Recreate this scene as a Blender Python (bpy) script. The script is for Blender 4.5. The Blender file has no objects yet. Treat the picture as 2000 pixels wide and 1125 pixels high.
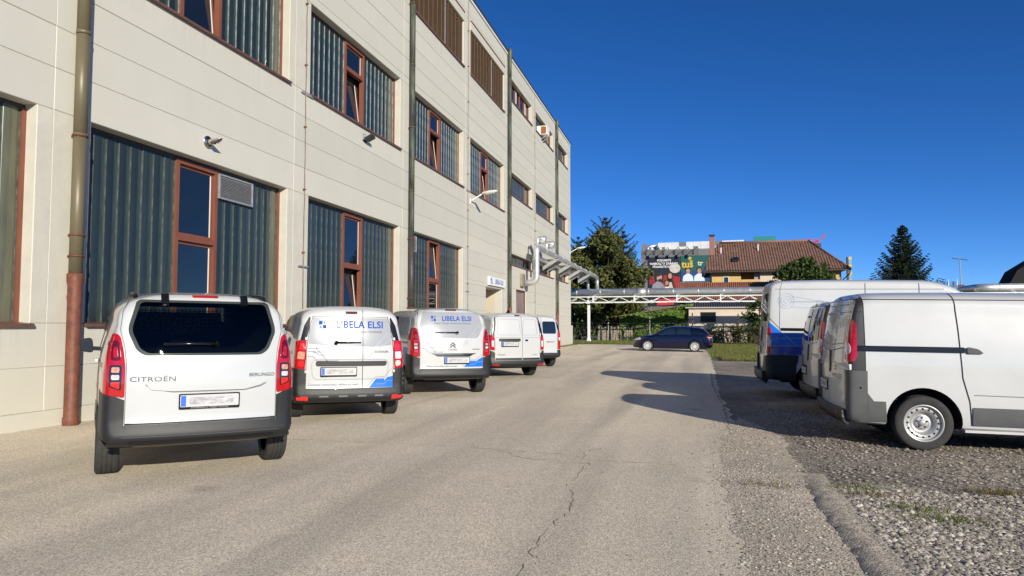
import bpy, bmesh, math, random
import numpy as np
from mathutils import Vector, Matrix
from mathutils.bvhtree import BVHTree

# ------------------------------------------------------------------ camera, sky, sun, exposure
scene = bpy.context.scene
C = scene.collection
cam_d = bpy.data.cameras.new('camera'); cam = bpy.data.objects.new('camera', cam_d); C.objects.link(cam)
cam.location = (0, 0, 1.5)
cam.rotation_euler = (math.radians(90 + 3.094), 0, 0)
cam_d.sensor_width = 36; cam_d.lens = 36 * 1360 / 2000; cam_d.clip_end = 6000; cam_d.clip_start = 0.05
scene.camera = cam

SUN_EL = math.radians(19.0)
SUN_AZ = math.radians(154.9)          # compass-like angle from +Y towards +X of the sun's position
world = bpy.data.worlds.new('World'); scene.world = world; world.use_nodes = True
wt = world.node_tree; wt.nodes.clear()
sky = wt.nodes.new('ShaderNodeTexSky'); sky.sky_type = 'NISHITA'; sky.sun_disc = False
sky.sun_elevation = SUN_EL; sky.sun_rotation = SUN_AZ
sky.altitude = 400; sky.air_density = 0.5; sky.dust_density = 0.0; sky.ozone_density = 3.2
hs = wt.nodes.new('ShaderNodeHueSaturation'); hs.inputs['Saturation'].default_value = 1.2
hs.inputs['Value'].default_value = 1.0
bg = wt.nodes.new('ShaderNodeBackground'); bg.inputs['Strength'].default_value = 0.101
wo = wt.nodes.new('ShaderNodeOutputWorld')
tint = wt.nodes.new('ShaderNodeMix'); tint.data_type = 'RGBA'; tint.blend_type = 'MULTIPLY'; tint.inputs[0].default_value = 1.0
tint.inputs[7].default_value = (0.77, 0.91, 1.12, 1)          # the camera's white balance on a clear sky
wt.links.new(sky.outputs[0], hs.inputs['Color']); wt.links.new(hs.outputs[0], tint.inputs[6]); wt.links.new(tint.outputs[2], bg.inputs['Color'])
wt.links.new(bg.outputs[0], wo.inputs['Surface'])
sun_d = bpy.data.lights.new('sun', 'SUN'); sun_d.energy = 4.6; sun_d.angle = math.radians(0.53); sun_d.color = (1.0, 0.935, 0.79)
sun = bpy.data.objects.new('sun', sun_d); C.objects.link(sun)
_sd = Vector((math.sin(SUN_AZ) * math.cos(SUN_EL), math.cos(SUN_AZ) * math.cos(SUN_EL), math.sin(SUN_EL)))
sun.rotation_euler = _sd.to_track_quat('Z', 'Y').to_euler(); sun.location = (20, -40, 30)
scene.view_settings.view_transform = 'Standard'; scene.view_settings.look = 'None'
scene.view_settings.exposure = 0.28; scene.view_settings.gamma = 1.0
scene.cycles.max_bounces = 8; scene.cycles.use_denoising = True
scene.cycles.sample_clamp_indirect = 6

random.seed(7); rng = np.random.default_rng(7)
PI = math.pi

# ------------------------------------------------------------------ the yard's own frame: s along the long facade, o out from it
P1 = Vector((-6.5544, 9.0019, 0)); DV = Vector((0.252222, 0.967669, 0)); NV = Vector((0.967669, -0.252222, 0))
G0 = 0.1125; GK = 0.013062
YARD_ROT = math.atan2(DV.y, DV.x)
def zo(o): return G0 - GK * min(max(o, 0.0), 22.0)          # the yard falls gently away from the facade
def so(x, y):
    v = Vector((x, y, 0)) - P1; return v.dot(DV), v.dot(NV)
def zg(x, y): return zo(so(x, y)[1])
def W(s, o, z=0.0):
    p = P1 + DV * s + NV * o; return Vector((p.x, p.y, zo(o) + z))
def WA(s, o, z):
    p = P1 + DV * s + NV * o; return Vector((p.x, p.y, z))

# ------------------------------------------------------------------ object helpers
def tag(o, label=None, cat=None, group=None, kind=None):
    if label: o['label'] = label
    if cat: o['category'] = cat
    if group: o['group'] = group
    if kind: o['kind'] = kind
    return o
def empty(name, loc=(0, 0, 0), rz=0.0, parent=None):
    o = bpy.data.objects.new(name, None); C.objects.link(o); o.location = loc; o.rotation_euler = (0, 0, rz)
    o.empty_display_size = 0.2
    if parent: o.parent = parent
    return o
def link(name, me, parent=None, loc=None, rot=None):
    o = bpy.data.objects.new(name, me); C.objects.link(o)
    if parent is not None: o.parent = parent
    if loc is not None: o.location = loc
    if rot is not None: o.rotation_euler = rot
    return o
def yard_thing(name, s, o, label, cat, group=None, z=None, dz=0.0):
    p = W(s, o, dz) if z is None else WA(s, o, z)
    e = empty(name, p, YARD_ROT); tag(e, label, cat, group); return e

# ------------------------------------------------------------------ procedural materials
def _n(t, typ, **kw):
    n = t.nodes.new(typ)
    for k, v in kw.items():
        if k in n.inputs: n.inputs[k].default_value = v
        else: setattr(n, k, v)
    return n
def mat(name, col, rough=0.6, metal=0.0, var=0.12, scale=6.0, bump=0.0, bscale=40.0, coat=0.0, ior=None, stretch=None, trans=0.0, emit=None, detail=6.0, spec=None, rvar=0.0, col2=None, alpha=None):
    m = bpy.data.materials.new(name); m.use_nodes = True; t = m.node_tree; t.nodes.clear()
    out = t.nodes.new('ShaderNodeOutputMaterial'); b = t.nodes.new('ShaderNodeBsdfPrincipled'); t.links.new(b.outputs[0], out.inputs[0])
    b.inputs['Roughness'].default_value = rough; b.inputs['Metallic'].default_value = metal
    if coat: b.inputs['Coat Weight'].default_value = coat; b.inputs['Coat Roughness'].default_value = 0.03
    if ior: b.inputs['IOR'].default_value = ior
    if trans: b.inputs['Transmission Weight'].default_value = trans
    if spec is not None: b.inputs['Specular IOR Level'].default_value = spec
    if emit: b.inputs['Emission Color'].default_value = (*emit[0], 1); b.inputs['Emission Strength'].default_value = emit[1]
    tc = t.nodes.new('ShaderNodeTexCoord'); mp = t.nodes.new('ShaderNodeMapping'); t.links.new(tc.outputs['Object'], mp.inputs[0])
    if stretch: mp.inputs['Scale'].default_value = stretch
    if var > 0 or col2:
        no = _n(t, 'ShaderNodeTexNoise', Scale=scale, Detail=detail, Roughness=0.6); t.links.new(mp.outputs[0], no.inputs['Vector'])
        rp = t.nodes.new('ShaderNodeValToRGB'); t.links.new(no.outputs['Fac'], rp.inputs[0])
        a = col2 if col2 else tuple(c * (1 - var) for c in col); c2 = col if col2 else tuple(min(1, c * (1 + var)) for c in col)
        rp.color_ramp.elements[0].position = 0.32; rp.color_ramp.elements[1].position = 0.68
        rp.color_ramp.elements[0].color = (*a, 1); rp.color_ramp.elements[1].color = (*c2, 1)
        t.links.new(rp.outputs[0], b.inputs['Base Color'])
        if rvar:
            mr = _n(t, 'ShaderNodeMapRange'); mr.inputs['To Min'].default_value = max(0, rough - rvar); mr.inputs['To Max'].default_value = min(1, rough + rvar)
            t.links.new(no.outputs['Fac'], mr.inputs['Value']); t.links.new(mr.outputs[0], b.inputs['Roughness'])
    else: b.inputs['Base Color'].default_value = (*col, 1)
    if bump > 0:
        nb = _n(t, 'ShaderNodeTexNoise', Scale=bscale, Detail=5.0); t.links.new(mp.outputs[0], nb.inputs['Vector'])
        bp = _n(t, 'ShaderNodeBump', Strength=bump, Distance=0.02); t.links.new(nb.outputs['Fac'], bp.inputs['Height']); t.links.new(bp.outputs[0], b.inputs['Normal'])
    return m

# ------------------------------------------------------------------ mesh builder
class MB:
    def __init__(s): s.v = []; s.f = []; s.m = []; s.sm = []
    def add(s, vs, fs, mi=0, smooth=False):
        b = len(s.v); s.v += [tuple(v) for v in vs]; s.f += [tuple(i + b for i in f) for f in fs]; s.m += [mi] * len(fs); s.sm += [smooth] * len(fs); return s
    def box(s, x0, x1, y0, y1, z0, z1, mi=0):
        return s.add([(x0,y0,z0),(x1,y0,z0),(x1,y1,z0),(x0,y1,z0),(x0,y0,z1),(x1,y0,z1),(x1,y1,z1),(x0,y1,z1)],
                     [(0,3,2,1),(4,5,6,7),(0,1,5,4),(1,2,6,5),(2,3,7,6),(3,0,4,7)], mi)
    def obox(s, c, ax, ay, az, mi=0):
        c, ax, ay, az = map(Vector, (c, ax, ay, az)); vs = []
        for k in (-1, 1):
            for i, j in ((-1,-1),(1,-1),(1,1),(-1,1)): vs.append(c + ax*i + ay*j + az*k)
        return s.add(vs, [(0,3,2,1),(4,5,6,7),(0,1,5,4),(1,2,6,5),(2,3,7,6),(3,0,4,7)], mi)
    def bar(s, a, b, w, h=None, mi=0, up=(0,0,1)):
        a, b = Vector(a), Vector(b); d = b - a; L = d.length; d.normalize(); u = Vector(up)
        if abs(d.dot(u)) > 0.98: u = Vector((1,0,0))
        x = d.cross(u).normalized(); y = x.cross(d).normalized(); h = w if h is None else h
        return s.obox((a + b) / 2, d * L / 2, x * w / 2, y * h / 2, mi)
    def tube(s, pts, r, n=10, mi=0, caps=True, closed=False, smooth=True):
        pts = [Vector(p) for p in pts]; rs = r if isinstance(r, (list, tuple)) else [r] * len(pts); vs = []; N = len(pts); u = None
        for i, p in enumerate(pts):
            d = (pts[(i+1) % N] - pts[i-1]) if closed else (pts[min(i+1, N-1)] - pts[max(i-1, 0)])
            d.normalize()
            if u is None:
                u = Vector((0,0,1)) if abs(d.z) < 0.95 else Vector((1,0,0))
            x = d.cross(u).normalized(); u = x.cross(d).normalized()
            for k in range(n):
                a = 2*PI*k/n; vs.append(p + (x*math.cos(a) + u*math.sin(a)) * rs[i])
        fs = []
        for i in range(N if closed else N-1):
            j = (i+1) % N
            for k in range(n): fs.append((i*n+k, i*n+(k+1)%n, j*n+(k+1)%n, j*n+k))
        s.add(vs, fs, mi, smooth)
        if caps and not closed:
            b = len(s.v) - len(vs); s.f += [tuple(b + k for k in range(n))[::-1], tuple(b + (N-1)*n + k for k in range(n))]; s.m += [mi]*2; s.sm += [False]*2
        return s
    def lathe(s, prof, axis='z', c=(0,0,0), n=24, mi=0, smooth=True):
        c = Vector(c); vs = []
        for r, h in prof:
            for k in range(n):
                a = 2*PI*k/n; p, q = r*math.cos(a), r*math.sin(a)
                vs.append(c + Vector({'z': (p,q,h), 'x': (h,p,q), 'y': (q,h,p)}[axis]))
        fs = [(i*n+k, i*n+(k+1)%n, (i+1)*n+(k+1)%n, (i+1)*n+k) for i in range(len(prof)-1) for k in range(n)]
        return s.add(vs, fs, mi, smooth)
    def prism(s, poly, f0, f1, mi=0):
        """poly: 2-D points; f0/f1 map a 2-D point to 3-D on either face"""
        n = len(poly); vs = [f0(p) for p in poly] + [f1(p) for p in poly]
        return s.add(vs, [tuple(range(n))[::-1], tuple(range(n, 2*n))] + [(i, (i+1)%n, n+(i+1)%n, n+i) for i in range(n)], mi)
    def mesh(s, name, mats):
        me = bpy.data.meshes.new(name); me.from_pydata(s.v, [], s.f)
        for m in (mats if isinstance(mats, (list, tuple)) else [mats]): me.materials.append(m)
        if len(s.f):
            me.polygons.foreach_set('material_index', s.m); me.polygons.foreach_set('use_smooth', s.sm)
        me.update(); return me
    def build(s, name, mats, parent=None, loc=None, rot=None): return link(name, s.mesh(name, mats), parent, loc, rot)
def bend(pts, r, n=6):
    """round the corners of a polyline"""
    pts = [Vector(p) for p in pts]; out = [pts[0]]
    for i in range(1, len(pts)-1):
        a, p, b = pts[i-1], pts[i], pts[i+1]; u = (a-p).normalized(); v = (b-p).normalized()
        ang = u.angle(v); d = min(r / max(math.tan(ang/2), 1e-3), (a-p).length*0.49, (b-p).length*0.49)
        q0, q1 = p + u*d, p + v*d
        for k in range(n+1):
            t = k/n; out.append(q0*(1-t)**2 + p*2*t*(1-t) + q1*t*t)
    out.append(pts[-1]); return out
def text_mesh(txt, size, bold=0.0, align='CENTER', spacing=1.0, shear=0.0, extrude=0.0, wx=1.0):
    cu = bpy.data.curves.new('lettering', 'FONT'); cu.body = txt; cu.size = size; cu.align_x = align; cu.align_y = 'CENTER'
    cu.offset = bold * size; cu.space_character = spacing; cu.shear = shear; cu.extrude = extrude; cu.resolution_u = 3
    ob = bpy.data.objects.new('lettering', cu); C.objects.link(ob)
    me = bpy.data.meshes.new_from_object(ob.evaluated_get(bpy.context.evaluated_depsgraph_get()))
    bpy.data.objects.remove(ob); bpy.data.curves.remove(cu)
    if wx != 1.0:
        for v in me.vertices: v.co.x *= wx
    return me
def flat_text(txt, size, m, parent, o, ax, ay, name='lettering', nrm_off=0.0, **kw):
    """lettering laid flat at o with in-plane axes ax, ay"""
    me = text_mesh(txt, size, **kw); o, ax, ay = Vector(o), Vector(ax).normalized(), Vector(ay).normalized(); nz = ax.cross(ay)
    for v in me.vertices: v.co = o + ax*v.co.x + ay*v.co.y + nz*(v.co.z + nrm_off)
    me.materials.clear(); me.materials.append(m); return link(name, me, parent)
# ------------------------------------------------------------------ ground materials
def ground_material(name, c_lo, c_hi, grain, speck, stain=0.25, bump=0.5, tracks=False, dark_speck=0.35, stain_col=None):
    m = bpy.data.materials.new(name); m.use_nodes = True; t = m.node_tree; b = t.nodes['Principled BSDF']; b.inputs['Roughness'].default_value = 0.9
    b.inputs['Specular IOR Level'].default_value = 0.25
    tc = t.nodes.new('ShaderNodeTexCoord'); L = t.links.new
    n1 = _n(t, 'ShaderNodeTexNoise', Scale=0.35, Detail=7.0, Roughness=0.62); L(tc.outputs['Object'], n1.inputs['Vector'])
    r1 = t.nodes.new('ShaderNodeValToRGB'); L(n1.outputs['Fac'], r1.inputs[0])
    r1.color_ramp.elements[0].position = 0.3; r1.color_ramp.elements[1].position = 0.7
    r1.color_ramp.elements[0].color = (*c_lo, 1); r1.color_ramp.elements[1].color = (*c_hi, 1)
    # aggregate grains
    vo = _n(t, 'ShaderNodeTexVoronoi', Scale=grain); L(tc.outputs['Object'], vo.inputs['Vector'])
    sep = t.nodes.new('ShaderNodeSeparateColor'); L(vo.outputs['Color'], sep.inputs[0])
    mr = _n(t, 'ShaderNodeMapRange'); mr.inputs['To Min'].default_value = 1 - speck; mr.inputs['To Max'].default_value = 1 + speck; L(sep.outputs[0], mr.inputs['Value'])
    mx = _n(t, 'ShaderNodeMix', data_type='RGBA', blend_type='MULTIPLY'); mx.inputs[0].default_value = 1.0
    L(r1.outputs[0], mx.inputs[6]); L(mr.outputs[0], mx.inputs[7]); last = mx.outputs[2]
    n2 = _n(t, 'ShaderNodeTexNoise', Scale=grain*0.55, Detail=3.0, Roughness=0.8); L(tc.outputs['Object'], n2.inputs['Vector'])
    r2 = t.nodes.new('ShaderNodeValToRGB'); L(n2.outputs['Fac'], r2.inputs[0]); r2.color_ramp.elements[0].position = 0.33; r2.color_ramp.elements[1].position = 0.46
    r2.color_ramp.elements[0].color = (1-dark_speck,)*3 + (1,); r2.color_ramp.elements[1].color = (1, 1, 1, 1)
    m2 = _n(t, 'ShaderNodeMix', data_type='RGBA', blend_type='MULTIPLY'); m2.inputs[0].default_value = 1.0; L(last, m2.inputs[6]); L(r2.outputs[0], m2.inputs[7]); last = m2.outputs[2]
    # broad stains, stretched along the drive
    mp = t.nodes.new('ShaderNodeMapping'); mp.inputs['Scale'].default_value = (0.10, 0.75, 1) if tracks else (0.4, 0.5, 1); L(tc.outputs['Object'], mp.inputs[0])
    n3 = _n(t, 'ShaderNodeTexNoise', Scale=1.0, Detail=5.0, Roughness=0.55); n3.inputs['Distortion'].default_value = 0.6; L(mp.outputs[0], n3.inputs['Vector'])
    r3 = t.nodes.new('ShaderNodeValToRGB'); L(n3.outputs['Fac'], r3.inputs[0]); r3.color_ramp.elements[0].position = 0.36; r3.color_ramp.elements[1].position = 0.60
    sc = stain_col if stain_col else (1-stain, 1-stain*0.95, 1-stain*0.9)
    r3.color_ramp.elements[0].color = (*sc, 1); r3.color_ramp.elements[1].color = (1, 1, 1, 1)
    m3 = _n(t, 'ShaderNodeMix', data_type='RGBA', blend_type='MULTIPLY'); m3.inputs[0].default_value = 1.0; L(last, m3.inputs[6]); L(r3.outputs[0], m3.inputs[7]); last = m3.outputs[2]
    if tracks:
        # pale dusty drifts, tyre-polished lanes and dark drips
        mq = t.nodes.new('ShaderNodeMapping'); mq.inputs['Scale'].default_value = (0.05, 1.1, 1); mq.inputs['Rotation'].default_value = (0, 0, 0.16); L(tc.outputs['Object'], mq.inputs[0])
        nq = _n(t, 'ShaderNodeTexNoise', Scale=1.0, Detail=3.0, Roughness=0.5); L(mq.outputs[0], nq.inputs['Vector'])
        rq = t.nodes.new('ShaderNodeValToRGB'); L(nq.outputs['Fac'], rq.inputs[0]); rq.color_ramp.elements[0].position = .38; rq.color_ramp.elements[1].position = .52; rq.color_ramp.elements[0].color = (.84, .84, .85, 1); rq.color_ramp.elements[1].color = (1, 1, 1, 1)
        mz = _n(t, 'ShaderNodeMix', data_type='RGBA', blend_type='MULTIPLY'); mz.inputs[0].default_value = 1.0; L(last, mz.inputs[6]); L(rq.outputs[0], mz.inputs[7]); last = mz.outputs[2]
        nd = _n(t, 'ShaderNodeTexNoise', Scale=0.9, Detail=6.0, Roughness=0.7); nd.inputs['Distortion'].default_value = 1.2; L(tc.outputs['Object'], nd.inputs['Vector'])
        rd = t.nodes.new('ShaderNodeValToRGB'); L(nd.outputs['Fac'], rd.inputs[0]); rd.color_ramp.elements[0].position = .56; rd.color_ramp.elements[1].position = .72; rd.color_ramp.elements[0].color = (1, 1, 1, 1); rd.color_ramp.elements[1].color = (1.14, 1.12, 1.08, 1)
        mw = _n(t, 'ShaderNodeMix', data_type='RGBA', blend_type='MULTIPLY'); mw.inputs[0].default_value = 1.0; L(last, mw.inputs[6]); L(rd.outputs[0], mw.inputs[7]); last = mw.outputs[2]
        vd = _n(t, 'ShaderNodeTexVoronoi', Scale=0.55); L(tc.outputs['Object'], vd.inputs['Vector']); nv = _n(t, 'ShaderNodeTexNoise', Scale=14.0, Detail=3.0); L(tc.outputs['Object'], nv.inputs['Vector'])
        av = t.nodes.new('ShaderNodeMath'); av.operation = 'MULTIPLY_ADD'; L(nv.outputs['Fac'], av.inputs[0]); av.inputs[1].default_value = 0.09; L(vd.outputs['Distance'], av.inputs[2])
        rv = t.nodes.new('ShaderNodeValToRGB'); L(av.outputs[0], rv.inputs[0]); rv.color_ramp.elements[0].position = .075; rv.color_ramp.elements[1].position = .15; rv.color_ramp.elements[0].color = (.72, .71, .70, 1); rv.color_ramp.elements[1].color = (1, 1, 1, 1)
        mv = _n(t, 'ShaderNodeMix', data_type='RGBA', blend_type='MULTIPLY'); mv.inputs[0].default_value = 1.0; L(last, mv.inputs[6]); L(rv.outputs[0], mv.inputs[7]); last = mv.outputs[2]
    L(last, b.inputs['Base Color'])
    bp = _n(t, 'ShaderNodeBump', Strength=bump, Distance=0.006); L(vo.outputs['Distance'], bp.inputs['Height'])
    bp2 = _n(t, 'ShaderNodeBump', Strength=bump, Distance=0.01); L(n2.outputs['Fac'], bp2.inputs['Height']); L(bp.outputs[0], bp2.inputs['Normal']); L(bp2.outputs[0], b.inputs['Normal'])
    return m
M_ASPH = ground_material('worn_asphalt', (0.69, 0.59, 0.45), (0.80, 0.69, 0.53), 125, 0.38, stain=0.16, bump=0.35, tracks=True)
M_GRAV = ground_material('gravel', (0.22, 0.185, 0.15), (0.44, 0.375, 0.30), 55, 0.6, stain=0.3, bump=0.9, dark_speck=0.6)
M_DIRT = ground_material('sandy_dirt', (0.54, 0.45, 0.345), (0.70, 0.595, 0.46), 70, 0.4, stain=0.25, bump=0.7, dark_speck=0.5)
M_LAWN = ground_material('lawn_soil', (0.07, 0.085, 0.022), (0.15, 0.14, 0.045), 30, 0.4, stain=0.35, bump=0.8, stain_col=(0.62, 0.8, 0.55))
M_EARTH = ground_material('field', (0.10, 0.11, 0.05), (0.16, 0.15, 0.08), 8, 0.3, stain=0.3, bump=0.3)
M_PAVE = ground_material('old_road', (0.25, 0.23, 0.21), (0.31, 0.29, 0.26), 80, 0.3, stain=0.15, bump=0.4)

def yard_sheet(name, outline, m, lift, kind='structure', step=None, jitter=0.0, name_parent=None):
    """a sheet whose outline is given as (s, o); object coordinates are the yard's own"""
    pts = []
    for i in range(len(outline)):
        a, b = outline[i], outline[(i+1) % len(outline)]
        n = max(1, int(math.hypot(b[0]-a[0], b[1]-a[1]) / step)) if step else 1
        for k in range(n):
            t = k/n; j = jitter if 0 < k else 0
            pts.append((a[0]+(b[0]-a[0])*t + random.uniform(-j, j), a[1]+(b[1]-a[1])*t + random.uniform(-j, j)))
    # split at the folds of the ground so that the sheet lies on it
    bm = bmesh.new(); vs = [bm.verts.new((s, -o, 0)) for s, o in pts]; bm.faces.new(vs)
    for oo in (0.0, 22.0):
        bmesh.ops.bisect_plane(bm, geom=bm.verts[:] + bm.edges[:] + bm.faces[:], plane_co=(0, -oo, 0), plane_no=(0, 1, 0))
    for v in bm.verts: v.co.z = zo(-v.co.y) + lift
    bmesh.ops.triangulate(bm, faces=bm.faces[:]); bmesh.ops.recalc_face_normals(bm, faces=bm.faces[:])
    me = bpy.data.meshes.new(name); bm.to_mesh(me); bm.free()
    if me.polygons and sum(p.normal.z * p.area for p in me.polygons) < 0: me.flip_normals()
    me.materials.append(m); o = link(name, me, None, (P1.x, P1.y, 0), (0, 0, YARD_ROT)); o['kind'] = kind; return o
ground = yard_sheet('ground', [(-2500, -2500), (3500, -2500), (3500, 2500), (-2500, 2500)], M_EARTH, -0.012)
asphalt = yard_sheet('asphalt_yard', [(-30, -0.05), (45.6, -0.05), (46.6, 4.0), (46.0, 9.6), (24.2, 9.35), (9, 9.15), (-3, 9.3), (-30, 9.5)], M_ASPH, 0.0, step=0.35, jitter=0.05)
gravel_lot = yard_sheet('gravel_lot', [(-30, 9.0), (24.4, 9.0), (24.2, 34), (-30, 34)], M_GRAV, -0.004)
verge = yard_sheet('sandy_verge', [(-14, 9.1), (-3, 8.95), (0, 8.85), (2.5, 8.95), (5.0, 9.3), (3.2, 9.75), (0.6, 9.68), (-14, 9.8)], M_DIRT, 0.002, step=0.1, jitter=0.06)
pale_gravel = yard_sheet('pale_gravel_patch', [(-14, 9.75), (0.2, 9.75), (0.4, 10.6), (-0.3, 11.2), (-0.5, 12.6), (0.3, 14), (-14, 20)], ground_material('pale_gravel', (0.46, 0.395, 0.305), (0.64, 0.56, 0.45), 60, 0.45, stain=0.3, bump=0.9, dark_speck=0.55), 0.002, step=0.12, jitter=0.07)
lawn = yard_sheet('lawn', [(24.4, 9.75), (45.9, 9.75), (46.3, 4.0), (45.7, -6), (57.5, -14), (57.5, 40), (24.4, 40)], M_LAWN, 0.012, step=0.3, jitter=0.09)
path = yard_sheet('footpath', [(52.9, -14), (52.9, 9), (53.9, 9), (53.9, -14)], M_PAVE, 0.02)

# cracks and marking in the yard
M_CRACK = mat('crack_dirt', (0.24, 0.20, 0.15), 0.95, var=0.4, scale=30)
M_MARK = mat('worn_road_paint', (0.5, 0.48, 0.45), 0.8, var=0.25, scale=18)
def crack(pts, w, seed):
    r = random.Random(seed); P = []
    for i in range(len(pts)-1):
        a, b = Vector(pts[i]), Vector(pts[i+1]); L = (b-a).length; n = max(2, int(L/0.07)); d = (b-a).normalized(); q = Vector((-d.y, d.x))
        for k in range(n): P.append(a + (b-a)*k/n + q*r.uniform(-0.03, 0.03))
    P.append(Vector(pts[-1])); vs = []; fs = []
    for i, p in enumerate(P):
        d = (P[min(i+1, len(P)-1)] - P[max(i-1, 0)]).normalized(); q = Vector((-d.y, d.x)); ww = w*r.uniform(0.25, 1.1)
        for sg in (-1, 1):
            z = p + q*ww*sg; vs.append((z.x, -z.y, zo(z.y) + 0.0035))
        if i and r.random() > 0.16: fs.append((2*i-2, 2*i-1, 2*i+1, 2*i))
    me = bpy.data.meshes.new('crack'); me.from_pydata(vs, [], fs); me.materials.append(M_CRACK); me.update()
    return link('crack', me, asphalt)
crack([(0.83, 3.0), (0.83, 3.6), (0.98, 4.9), (1.01, 6.1), (0.92, 7.2), (0.7, 7.5), (0.72, 8.4)], 0.005, 1)
crack([(0.62, 7.5), (-0.6, 7.46), (-1.2, 7.62), (-2.18, 7.57), (-2.96, 7.58), (-5, 7.5)], 0.0045, 2)
crack([(0.7, 7.4), (1.2, 7.38), (1.5, 7.5)], 0.007, 3)
crack([(0.98, 6.3), (0.55, 6.8), (0.5, 7.5)], 0.005, 4)
crack([(22.6, 3.2), (22.9, 6.0), (22.4, 9.2)], 0.03, 5)
crack([(27.0, 2.2), (27.0, 5.0), (26.6, 9.3)], 0.02, 6)
crack([(16.0, 9.12), (11.0, 9.05), (7.0, 9.12), (3.6, 9.1)], 0.02, 7)
for k, (s0, o0) in enumerate(((31.4, 6.55), (29.6, 6.5), (27.8, 6.42))):
    mb = MB(); mb.add([(s0, -o0, zo(o0)+.004), (s0+1.0, -o0-.03, zo(o0)+.004), (s0+1.0, -o0-.14, zo(o0)+.004), (s0, -o0-.11, zo(o0)+.004)], [(3, 2, 1, 0)])
    mb.build('painted_dash', M_MARK, asphalt)

# buried concrete edging between asphalt and gravel
M_KERB = mat('weathered_concrete', (0.40, 0.345, 0.275), 0.95, var=0.4, scale=16, bump=1.0, bscale=60)
kb = MB(); ks = np.linspace(-9, 0.75, 130); prof = [(-0.17, -0.03), (-0.12, 0.006), (-0.05, 0.026), (0.0, 0.031), (0.05, 0.024), (0.10, 0.008), (0.16, -0.03)]; vs = []
for i, s_ in enumerate(ks):
    fade = min(1.0, (0.85 - s_) / 1.0)
    for j, (po, pz) in enumerate(prof):
        o_ = 9.74 + 0.03*math.sin(s_*1.3) + po + random.uniform(-.018, .018); vs.append((s_, -o_, zo(o_) + (pz + random.uniform(-.009, .009))*fade - 0.004))
n = len(prof); kb.add(vs, [(i*n+j, i*n+j+1, (i+1)*n+j+1, (i+1)*n+j) for i in range(len(ks)-1) for j in range(n-1)][::1], 0, True)
kerb = kb.build('kerb', M_KERB, None, (P1.x, P1.y, 0), (0, 0, YARD_ROT)); kerb['kind'] = 'structure'
if kerb.data.polygons[0].normal.z < 0: kerb.data.flip_normals()

# loose stones: too many to count
def scatter_stones(name, n, region, size, m, seed, dens=None):
    r = np.random.default_rng(seed); S = []; 
    while len(S) < n:
        s_, o_ = region(r)
        if dens is None or r.random() < dens(s_, o_): S.append((s_, o_))
    S = np.array(S); k = len(S)
    base = np.array([(1,0,0),(-.5,.87,0),(-.5,-.87,0),(0.1,0,1),(.5,.5,.55),(-.6,0,.5)], float)
    base = np.array([(1,0,.1),(.2,.95,.05),(-.9,.4,.12),(-.5,-.8,.08),(.6,-.75,.1),(.15,.1,.75)], float)
    F = np.array([(0,1,5),(1,2,5),(2,3,5),(3,4,5),(4,0,5)])
    sz = size[0] + (size[1]-size[0])*r.random(k)**2.6
    a = r.random(k)*6.283; ca, sa = np.cos(a), np.sin(a)
    V = base[None]*(0.75+0.5*r.random((k,6,3))); X = V[...,0]*ca[:,None]-V[...,1]*sa[:,None]; Y = V[...,0]*sa[:,None]+V[...,1]*ca[:,None]
    z0 = np.array([zo(o) for o in S[:,1]])
    P = np.stack([S[:,0,None]+X*sz[:,None], -S[:,1,None]+Y*sz[:,None], z0[:,None]+(V[...,2]-0.12)*sz[:,None]+.004], -1).reshape(-1,3)
    FF = (F[None]+6*np.arange(k)[:,None,None]).reshape(-1,3)
    me = bpy.data.meshes.new(name); me.vertices.add(len(P)); me.vertices.foreach_set('co', P.ravel()); me.loops.add(FF.size); me.loops.foreach_set('vertex_index', FF.ravel())
    me.polygons.add(len(FF)); me.polygons.foreach_set('loop_start', np.arange(0, FF.size, 3)); me.polygons.foreach_set('loop_total', np.full(len(FF), 3)); me.update(calc_edges=True)
    me.materials.append(m); o = link(name, me, None, (P1.x, P1.y, 0), (0, 0, YARD_ROT)); return o
def stone_mat(name, lo, hi):
    m = bpy.data.materials.new(name); m.use_nodes = True; t = m.node_tree; b = t.nodes['Principled BSDF']; b.inputs['Roughness'].default_value = 0.9
    g = t.nodes.new('ShaderNodeNewGeometry'); rp = t.nodes.new('ShaderNodeValToRGB'); t.links.new(g.outputs['Random Per Island'], rp.inputs[0])
    rp.color_ramp.elements[0].color = (*lo, 1); rp.color_ramp.elements[1].color = (*hi, 1); e = rp.color_ramp.elements.new(0.7); e.color = (*[(a+b_)/2 for a, b_ in zip(lo, hi)], 1)
    t.links.new(rp.outputs[0], b.inputs['Base Color']); return m
M_STONE = stone_mat('loose_stone', (0.10, 0.085, 0.07), (0.56, 0.49, 0.40))
M_STONE2 = stone_mat('pale_stone', (0.22, 0.185, 0.145), (0.78, 0.70, 0.58))
st = scatter_stones('gravel', 46000, lambda r: (-4.5 + 11*r.random()**1.3, 9.9 + 7.5*r.random()), (0.005, 0.027), M_STONE, 3)
tag(st, 'dark grey loose gravel under and in front of the white vans on the right', 'gravel', kind='stuff')
st = scatter_stones('gravel', 30000, lambda r: (-5.0 + 5.2*r.random(), 9.9 + 5.0*r.random()), (0.005, 0.03), M_STONE2, 4)
tag(st, 'pale crushed stone at the bottom right corner of the yard', 'gravel', kind='stuff')
st = scatter_stones('gravel', 6500, lambda r: (-4.5 + 9*r.random(), 9.25 + r.normal(0, 0.26)), (0.003, 0.016), M_STONE2, 5)
tag(st, 'scattered small stones on the sandy verge along the asphalt edge', 'gravel', kind='stuff')
st = scatter_stones('gravel', 1100, lambda r: (-4.5 + 8*r.random(), 9.1 - abs(r.normal(0, 1.3))), (0.003, 0.011), M_STONE2, 6)
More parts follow.
